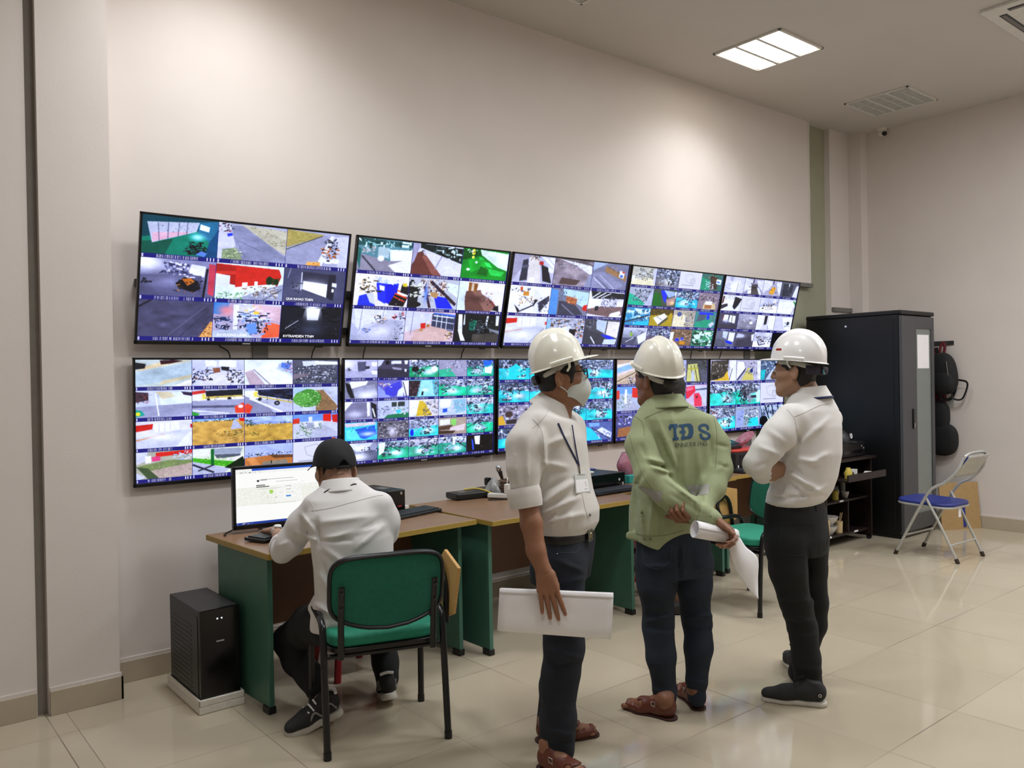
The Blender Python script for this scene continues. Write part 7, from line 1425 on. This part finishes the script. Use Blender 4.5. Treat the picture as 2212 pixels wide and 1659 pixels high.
seam('back_pocket_stitch', [(1499, 1162), (1502, 1195), (1503, 1225), (1514, 1232), (1526, 1219), (1528, 1165)], .0010, bvt, M['stitch'], t2)
seam('seat_seam', [(1475, 1172), (1476, 1205), (1468, 1235)], .0010, bvt, M['stitch'], t2)
seam('hem_stitch', [(1412, 1523), (1435, 1528), (1457, 1524)], .0010, bvt, M['stitch'], t2)
hh = hard_hat(r2, hc + fh[2] * .055 - fh[0] * .005, frame(facing(22), .30), 'hat_ivory', .125, .106, .138, .010, .045)
hair(r2, hc, fh, -.075)
cuff(j2, W(1533, 1120, -.260), W(1545, 1128, -.266) - W(1505, 1108, -.25), .043, .035, 'jacket_green')
for q in FT: shoe(r2, q[0], q[1], UP, 'sandal', L=q[2])
settle(r2)
# paper roll in his hand and the loose sheet hanging from it
pa, pb = W(1500, 1143, -.315), W(1588, 1160, -.26); t = thing('paper_roll', 'rolled white drawing held behind the back of the green jacket, one sheet hanging down', 'paper', tuple(pa))
ax = nrm(pb - pa); e1 = nrm(np.cross(ax, UP)); e2 = np.cross(ax, e1)
def rollf(a, t_):
    th = a * 2 * math.pi * 1.9 + .4; r = .031 + .0035 * a - .003 * t_
    return tuple(pa + (pb - pa) * t_ + e1 * r * math.cos(th) + e2 * r * math.sin(th) * 1.05)
mb = MB(); mb.grid(rollf, 90, 10); o = mb.build('roll', M['paper_white'], t, solid=.0008); o.location = -Vector(pa)
Ls = [(1569, 1142, -.29), (1575, 1185, -.285), (1587, 1225, -.28), (1606, 1258, -.275), (1622, 1278, -.27), (1637, 1293, -.27)]; Rs = [(1590, 1150, -.25), (1601, 1165, -.25), (1612, 1182, -.245), (1637, 1206, -.235), (1637.5, 1250, -.24), (1638, 1292, -.25)]
LL, RR = spline([W(*q) for q in Ls], 6), spline([W(*q) for q in Rs], 6)
def sheetf(a, v):
    k = v * (len(LL) - 1); i = min(int(k), len(LL) - 2); p = LL[i].lerp(LL[i + 1], k - i); q = RR[i].lerp(RR[i + 1], k - i); return tuple(p.lerp(q, a) - Vector(CF) * .018 * math.sin(math.pi * a) * (1 - v * .6))
mb = MB(); mb.grid(sheetf, 14, 30); o = mb.build('loose_sheet', M['paper_white'], t, solid=.0006); o.location = -Vector(pa)

# ================================================================== man with crossed arms
D0 = 3.80; W = lambda x, y, d=0: at(x, y, D0 + d)
f = facing(45); l = left_of(f); r3 = person('standing man with crossed arms in white shirt and white hard hat', W(1740, 1500))
fh = frame(facing(54), .05); hc = W(1722, 802)
body = Vol(*wb(W, 1590, 1830, 690, 1545, -.3, .3, .04), .005)
head(body, hc, fh)
body.chain([W(1752, 880), W(1744, 858), W(1734, 832)], [.064, .058, .056], .03); body.chain([W(1750, 880), W(1745, 1000), W(1725, 1120)], [.06, .08, .08], .03)
body.chain([W(1745, 920), W(1707, 922, -.12), W(1634, 1003, -.175), W(1690, 1024, .03)], [.05, .036, .034, .03], .02)
body.chain([W(1755, 920), W(1785, 925, .11), W(1740, 1005, .24), W(1690, 1022, -.05), W(1684, 1022, -.09)], [.05, .04, .036, .03, .027], .02)
body.chain([W(1720, 1120), W(1705, 1230, -.08), W(1719, 1300, -.05), W(1742, 1420, -.02), W(1748, 1500, -.01)], [.06, .05, .045, .038, .034], .02); body.chain([W(1720, 1120), W(1750, 1230, .10), W(1758, 1300, .13), W(1757, 1350, .15), W(1725, 1458, .21)], [.06, .045, .04, .036, .032], .02)
m3, n3 = hand('', W(1690, 1014, -.10), W(1668, 1020, -.15) - W(1690, 1014, -.10), -F2 * .9 + R2 * .25 - UP * .1, -1, [(.6, .9, .6), (.6, .95, .6), (.6, 1.0, .6), (.65, 1.0, .6)], .05, (.7, .25), 1.0, fore=W(1700, 1012, -.03), rw=.028)
b3, bv = vmesh('body', join([body.mesh(), m3]), M['skin_light'], r3, 1); nail_mesh(b3, n3)
sh = Vol(*wb(W, 1590, 1830, 830, 1105, -.32, .34, .04), .006)
ST = [((1750, 842), .075, .066), ((1752, 862), .125, .085), ((1752, 885), .178, .10), ((1750, 920), .196, .118), ((1748, 980), .192, .126), ((1739, 1030), .186, .126), ((1729, 1060), .184, .124), ((1719, 1078), .180, .118), ((1716, 1086), .166, .108)]
sh.loft([(W(*c), a, b) for c, a, b in ST], f, l, 0, 2.4)
sh.chain([W(1708, 905, -.12), W(1682, 940, -.155), W(1655, 975, -.17), W(1634, 1003, -.175)], [.068, .068, .060, .053], .03)
sh.chain([W(1634, 1003, -.175), W(1648, 1022, -.12), W(1690, 1024, .03)], [.053, .046, .042], .02)
sh.chain([W(1792, 905, .11), W(1775, 960, .2), W(1740, 1005, .24), W(1690, 1020, .0)], [.062, .06, .054, .042], .02)
sh.wave(.003, 20, 41, (1, 1, .6))
sh.folds([(1722, 935, 1728, 960, 4, -.006), (1728, 960, 1790, 905, 6, .005), (1715, 990, 1770, 1000, 6, .006), (1700, 1020, 1770, 1060, 6, .009), (1698, 1040, 1740, 1075, 5, -.008), (1705, 1000, 1745, 1040, 5, -.006), (1735, 1078, 1785, 1050, 5, .007), (1660, 1062, 1700, 1075, 4, .008), (1655, 1078, 1780, 1070, 4, -.006), (1640, 965, 1690, 985, 5, .006), (1630, 1010, 1655, 1000, 4, -.006), (1660, 930, 1700, 960, 6, .005), (1750, 1000, 1790, 980, 6, .005), (1690, 1078, 1700, 1050, 4, .006), (1720, 1080, 1730, 1055, 4, .006)], D0 + .04)
s3, bvs = vmesh('shirt', sh.mesh(), M['shirt_white'], r3, 2)
collar(s3, W(1750, 855), frame(facing(50), -.10), .076, 'shirt_white', .042, .032, .022, .03, .25, .084)
seam('armhole_seam', [(1700, 884), (1716, 905), (1722, 935), (1722, 965)], .0013, bvs, M['seam_shirt'], s3)
seam('yoke_seam', [(1716, 900), (1740, 890), (1770, 876), (1790, 872)], .0013, bvs, M['seam_shirt'], s3)
mb = MB(); c_ = W(1750, 862); fr_ = frame(facing(50), -.10); mb.tube([c_ + fr_[0] * .099 * math.cos(a) + fr_[1] * .106 * math.sin(a) - UP * (.000 + .03 * max(0, math.cos(a))) for a in [math.pi * .42 + k * math.pi * 1.16 / 20 for k in range(21)]], .006, 8, flat=.4, upv=(0, 0, 1)); mb.build('lanyard', M['lanyard_navy'], r3)
tr = Vol(*wb(W, 1630, 1810, 1065, 1520, -.3, .35, .03), .0065)
tr.loft([(W(1716, 1076), .165, .108), (W(1718, 1110), .172, .125), (W(1720, 1160), .176, .132), (W(1720, 1195), .172, .120)], f, l, 0)
tr.chain([W(1700, 1170, -.08), W(1705, 1230, -.08), W(1719, 1300, -.05), W(1734, 1360, -.03), W(1742, 1420, -.02), W(1748, 1492, -.01)], [.098, .088, .072, .068, .062, .060], .02)
tr.chain([W(1748, 1160, .08), W(1750, 1230, .10), W(1758, 1300, .13), W(1757, 1350, .15), W(1742, 1410, .19), W(1725, 1452, .21)], [.092, .078, .062, .058, .054, .050], .02)
tr.wave(.0025, 26, 51, (1, 1, .7)); tr.folds([(1690, 1330, 1760, 1345, 5, .006), (1700, 1370, 1765, 1362, 5, -.005), (1715, 1440, 1775, 1450, 5, .005), (1720, 1472, 1782, 1480, 4, .006), (1745, 1190, 1752, 1300, 4, -.008), (1680, 1290, 1760, 1300, 5, .005)], D0 + .1)
t3, bvt = vmesh('trousers', tr.mesh(), M['trousers_black'], r3, 2)
seam('back_pocket_stitch', [(1688, 1131), (1690, 1190), (1725, 1200), (1744, 1190), (1757, 1135), (1688, 1131)], .0010, bvt, M['stitch_dark'], t3)
seam('back_pocket_stitch', [(1771, 1135), (1772, 1195), (1786, 1180), (1789, 1130)], .0010, bvt, M['stitch_dark'], t3)
seam('waistband', [(1655, 1092), (1700, 1092), (1760, 1088), (1784, 1080)], .0012, bvt, M['stitch_dark'], t3)
seam('belt_loop', [(1760, 1075), (1764, 1105)], .004, bvt, M['trousers_black'], t3, .001, .4)
hh = hard_hat(r3, hc + fh[2] * .050 - fh[0] * .004, frame(facing(60), .10), 'hat_white', .124, .108, .140, .010, .042, band='strap_grey', knob='band_purple')
mb = MB(); c_ = hc + fh[2] * .012; fr_ = frame(facing(60), .10); mb.tube([c_ + fr_[0] * -.118 * math.cos(a) + fr_[1] * .098 * math.sin(a) for a in [-.2 + k * 1.3 / 10 for k in range(11)]], .021, 8, flat=.15, upv=(0, 0, 1)); bd = mb.build('headband_pad', M['band_purple'], hh)
q = c_ + fr_[0] * -.125 * math.cos(.25) + fr_[1] * .098 * math.sin(.25); n_ = nrm(q - c_); mb = MB(); tt = np.cross(UP, n_); mb.prism([(.017 * math.cos(k * math.pi / 3), .017 * math.sin(k * math.pi / 3)) for k in range(6)], .004, Matrix(((tt[0], 0, n_[0], q[0]), (tt[1], 0, n_[1], q[1]), (0, 1, n_[2], q[2]), (0, 0, 0, 1)))); mb.build('hexagon_sticker', M['teal_sticker'], bd)
q = W(1682, 755, -.12); mb = MB(); mb.prism(rrect(.024, .010, .003), .003, Matrix(((CR[0], 0, -CF[0], q[0]), (CR[1], 0, -CF[1], q[1]), (0, 1, 0, q[2]), (0, 0, 0, 1)))); lg3 = mb.build('red_logo', M['red_mark'], hh)
hair(r3, hc, fh, -.06, extra=(((.012, .074, .03), (.012, .077, .0), .010, .006), ((.012, -.074, .03), (.012, -.077, .0), .010, .006)))
P = lambda a, b, d: hc + fh[0] * a + fh[1] * b + fh[2] * d
for s in (-1, 1):
    mb = MB(); mb.ball(tuple(P(.086, s * .032, .003)), .0105); ey = mb.build('eye', M['eye_white'], r3); mb = MB(); mb.ball(tuple(P(.0935, s * .031, .003)), .0048); mb.build('iris', M['hair_black'], ey)
    mb = MB(); mb.tube(spline([P(.099, s * .014, .026), P(.094, s * .034, .031), P(.080, s * .052, .026)], 5), [.003] * 5 + [.004] * 5 + [.0015], 6, flat=.6); mb.build('eyebrow', M['hair_black'], r3)
shoe(r3, floor_pt(1786, 1526), floor_pt(1655, 1512), UP, 'sneaker', L=.285); shoe(r3, floor_pt(1730, 1467), floor_pt(1690, 1405), UP, 'sneaker', L=.28)
settle(r3)
# ================================================================== seated man in the black cap
D0 = 3.57; W = lambda x, y, d=0: at(x, y, D0 + d)
f = facing(22); l = left_of(f); r4 = person('seated man from behind in white shirt and black cap, typing', W(750, 1500))
fh = frame(facing(33), -.16); hc = W(723, 1019, .11)
body = Vol(*wb(W, 560, 880, 930, 1590, -.3, .6, .04), .005)
head(body, hc, fh)
body.chain([W(742, 1075, .02), W(736, 1055, .05), W(729, 1037, .08)], [.064, .058, .057], .03); body.chain([W(745, 1080, .02), W(765, 1200), W(770, 1320)], [.07, .09, .09], .03)
body.chain([W(745, 1105), W(678, 1108, .02), W(654, 1136, .04), W(612, 1190, .085), W(603, 1160, .30), W(596, 1146, .40)], [.05, .036, .036, .034, .029, .026], .02)
body.chain([W(755, 1105), W(816, 1108, .03), W(836, 1150, .10), W(765, 1150, .36)], [.05, .04, .036, .028], .02)
body.chain([W(760, 1335), W(720, 1342, .04), W(668, 1352, .18), W(622, 1383, .32), W(642, 1425, .25), W(670, 1462, .18), W(694, 1508, .10)], [.06, .06, .05, .04, .038, .034, .034], .02)
body.chain([W(760, 1335), W(810, 1345, .04), W(822, 1360, .26), W(826, 1388, .46), W(832, 1430, .37), W(838, 1478, .28)], [.06, .06, .05, .04, .036, .034], .02)
m4, n4 = hand('', W(598, 1147, .41), W(566, 1145, .52) - W(598, 1147, .41), UP + F2 * .1, -1, [(.25, .35, .25), (.3, .4, .3), (.3, .4, .3), (.3, .4, .3)], .10, (.75, .35), .95, fore=W(603, 1158, .30), rw=.026)
b4, bv = vmesh('body', join([body.mesh(), m4]), M['skin_light'], r4, 1); nail_mesh(b4, n4)
sh = Vol(*wb(W, 570, 870, 1020, 1360, -.25, .5, .04), .006)
ST = [((742, 1038, .04), .072, .064), ((744, 1055, .03), .115, .08), ((747, 1075, .02), .168, .098), ((752, 1110, .0), .186, .118), ((760, 1160, -.01), .178, .125), ((766, 1220, -.01), .172, .122), ((768, 1280, -.01), .172, .122), ((766, 1330, -.01), .182, .130), ((764, 1352, -.0), .180, .128)]
sh.loft([(W(*c), a, b) for c, a, b in ST], f, l, 0, 2.4)
sh.chain([W(680, 1098, .02), W(654, 1134, .04), W(628, 1172, .055), W(610, 1192, .08)], [.062, .062, .055, .046], .03); sh.chain([W(610, 1192, .08), W(606, 1180, .14)], [.046, .044], .02)
sh.chain([W(818, 1092, .02), W(831, 1126, .05), W(834, 1150, .10), W(800, 1152, .28)], [.060, .058, .050, .042], .03)
sh.cap(W(690, 1298, .02), W(676, 1312, .0), .03, .018, .03)
sh.wave(.003, 20, 61, (1, 1, .6))
sh.folds([(690, 1130, 790, 1115, 6, .006), (700, 1165, 810, 1140, 6, .008), (690, 1168, 760, 1168, 4, -.008), (730, 1165, 800, 1135, 5, -.006), (770, 1185, 830, 1135, 6, .008), (760, 1165, 820, 1120, 6, -.006), (700, 1185, 760, 1230, 6, .006), (685, 1120, 690, 1180, 4, -.008), (640, 1150, 690, 1170, 5, .007), (625, 1165, 660, 1185, 4, -.007), (650, 1110, 680, 1150, 5, .006), (600, 1180, 625, 1170, 4, .006), (690, 1240, 730, 1300, 5, .006), (700, 1220, 720, 1280, 5, -.006), (680, 1305, 720, 1330, 5, .008)], D0 + .06)
s4, bvs = vmesh('shirt', sh.mesh(), M['shirt_office'], r4, 2)
cuff(s4, W(605, 1178, .145), W(603, 1158, .30) - W(614, 1184, .075), .047, .03, 'shirt_office')
collar(s4, W(737, 1056, .04), frame(facing(26), -.22), .078, 'shirt_office', .042, .034, .024, .03, .25, .084)
seam('yoke_seam', [(672, 1104), (710, 1098), (760, 1085), (810, 1072), (828, 1070)], .0012, bvs, M['seam_shirt'], s4)
seam('armhole_seam', [(668, 1080), (678, 1100), (683, 1135), (684, 1170)], .0013, bvs, M['seam_shirt'], s4)
seam('lanyard', [(700, 1064), (710, 1058), (717, 1054)], .003, bvs, M['hair_black'], r4, .002, .5); seam('lanyard', [(757, 1049), (764, 1046), (770, 1046)], .003, bvs, M['hair_black'], r4, .002, .5)
tr = Vol(*wb(W, 570, 890, 1280, 1530, -.25, .65, .04), .0065)
tr.chain([W(725, 1345, .02), W(765, 1345, .0), W(810, 1345, .02)], [.11, .115, .11], .03)
tr.chain([W(720, 1342, .04), W(668, 1352, .18), W(622, 1383, .32), W(642, 1425, .25), W(670, 1462, .18), W(686, 1488, .13)], [.105, .088, .068, .066, .056, .052], .03)
tr.chain([W(810, 1345, .04), W(822, 1360, .26), W(826, 1388, .46), W(832, 1430, .37), W(836, 1466, .30)], [.105, .085, .064, .058, .052], .03)
tr.wave(.0025, 26, 71, (1, 1, .7)); t4, bvt = vmesh('trousers', tr.mesh(), M['trousers_black'], r4, 2)
# cap
cf, cl, cu = frame(facing(33), -.10); cc = hc + fh[2] * .036 - fh[0] * .008; PC = lambda a, b, d: cc + cf * a + cl * b + cu * d
def capf(a, v):
    A = a * 2 * math.pi; e = (1 - v) * 1.5; r = math.cos(e) ** .8 if e < 1.5 else .05; z = math.sin(e)
    dip = -.020 * max(0, -math.cos(A)) - .004; arch = .038 * math.exp(-((abs(A - math.pi)) / .26) ** 2) if v > .6 else 0
    return tuple(PC(.112 * r * math.cos(A), .094 * r * math.sin(A), .112 * z + (1 - z) * dip + arch * (v - .6) / .4))
mb = MB(); mb.grid(capf, 64, 20, closeu=True); cp = mb.build('cap', M['cap_black'], r4, solid=.002)
mb = MB(); mb.grid(lambda a, v: tuple(PC((.098 + .085 * v) * math.cos((a - .5) * 1.7) + .014 * v, .094 * math.sin((a - .5) * 1.9) * (1 + .05 * v), .006 - .010 * v - .030 * ((a - .5) * 1.6) ** 2 * v)), 24, 8); mb.build('visor', M['cap_black'], cp, solid=.003)
mb = MB(); mb.tube([PC(-.110 * math.cos(a), .094 * math.sin(a), -.018) for a in [-.32 + k * .064 for k in range(11)]], .007, 8, flat=.3, upv=(0, 0, 1)); mb.build('adjusting_strap', M['cap_black'], cp)
mb = MB(); mb.ball(tuple(PC(0, 0, .113)), (.008, .008, .005)); mb.build('button', M['red_mark'], cp)
hair(r4, hc, fh, -.03, grow=.001)
shoe(r4, W(736, 1540, .07), floor_pt(650, 1580), UP + R2 * .1, 'runner', L=.25); shoe(r4, W(842, 1512, .20), floor_pt(838, 1508), UP - F2 * .3, 'runner', L=.25)
mb = MB(); wc = W(600, 1151, .37); wd = nrm(W(598, 1147, .41) - W(603, 1158, .30)); w1 = nrm(np.cross(wd, UP)); w2 = np.cross(w1, wd)
mb.tube([wc + w1 * .031 * math.cos(a) + w2 * .028 * math.sin(a) for a in [k * math.pi / 14 for k in range(28)]], .011, 8, closed=True, flat=.25, upv=wd); wt = mb.build('watch', M['watch_steel'], r4)
q = wc + w2 * .030; mb = MB(); mb.lathe([(0, .008), (.015, .008), (.018, .004), (.018, 0)], Matrix(((w1[0], wd[0], w2[0], q[0]), (w1[1], wd[1], w2[1], q[1]), (w1[2], wd[2], w2[2], q[2]), (0, 0, 0, 1))), 20); mb.build('watch_face', M['watch_face'], wt)
settle(r4)

# ================================================================== woman mostly hidden behind the green jacket
mk('hair_brown', '1b1412', 0.6, var=.3, scale=90, bump=.5, bscale=300); mk('blouse', '3a3f4a', .85); mk('skirt', '23232b', .85)
D0 = 5.25; W = lambda x, y, d=0: at(x, y, D0 + d)
f = facing(-10); l = left_of(f); r5 = person('person with long dark hair half hidden behind the man in green', W(1455, 1320))
fh = frame(facing(-12)); hc = W(1448, 842)
body = Vol(*wb(W, 1380, 1520, 790, 1340, -.25, .25, .04), .006)
head(body, hc, fh); body.chain([W(1448, 905), W(1448, 862)], [.06, .05], .03); body.chain([W(1448, 905), W(1450, 1000), W(1452, 1110)], [.06, .09, .10], .03)
body.chain([W(1448, 915), W(1400, 925), W(1398, 1010), W(1402, 1075, .02)], [.05, .04, .034, .028], .02); body.chain([W(1448, 915), W(1496, 925), W(1500, 1010), W(1498, 1075, .02)], [.05, .04, .034, .028], .02)
body.chain([W(1440, 1110), W(1436, 1210, .0), W(1434, 1305, .02)], [.075, .05, .034], .02); body.chain([W(1462, 1110), W(1466, 1210, -.02), W(1464, 1260, .0), W(1462, 1310, .0)], [.075, .046, .046, .032], .02)
ms = [body.mesh()] + [hand('', W(x, 1075, .02), -UP + F2 * .1, (R2 if sd > 0 else -R2), sd, [(.3, .3, .2)] * 4, .08, fore=W(x2, 1045, .01), rw=.024, size=.9, h=.003)[0] for x, x2, sd in ((1402, 1400, -1), (1498, 1499, 1))]
vmesh('body', join(ms), M['skin_light'], r5, 1)
v = Vol(*wb(W, 1380, 1520, 870, 1120, -.2, .2, .12), .008)
v.loft([(W(1448, 880), .075, .06), (W(1448, 905), .15, .085), (W(1448, 960), .165, .105), (W(1450, 1060), .145, .10), (W(1450, 1100), .16, .11)], f, l, 0); v.chain([W(1404, 918), W(1398, 1000)], [.055, .048], .02); v.chain([W(1494, 918), W(1500, 1000)], [.055, .048], .02)
v.wave(.003, 22, 5); vmesh('blouse', v.mesh(), M['blouse'], r5, 1)
v = Vol(*wb(W, 1380, 1520, 1080, 1230, -.2, .2, .1), .008); v.loft([(W(1450, 1088), .15, .105), (W(1450, 1140), .175, .125), (W(1450, 1246), .165, .12)], f, l, 0); vmesh('skirt', v.mesh(), M['skirt'], r5, 1)
v = Vol(hc - .35, hc + .2, .006); fq, lq, uq = fh; v.ell(hc - fq * .015 + uq * .03, (.110, .092, .098), fh); v.chain([hc - fq * .05 + uq * .02, hc - fq * .075 - uq * .12, hc - fq * .085 - uq * .22], [.085, .085, .055], .03, flat=(fq, .6)); v.cap(hc + fq * .13 + uq * .06, hc + fq * .13 - uq * .2, .085, .11, .01, 's'); v.wave(.002, 90, 8, (1, 1, .2)); vmesh('hair', v.mesh(), M['hair_brown'], r5, 1)
shoe(r5, floor_pt(1448, 1330), floor_pt(1486, 1327), UP, 'flat', L=.22); shoe(r5, floor_pt(1432, 1322), floor_pt(1440, 1295), UP, 'flat', L=.22)
settle(r5)
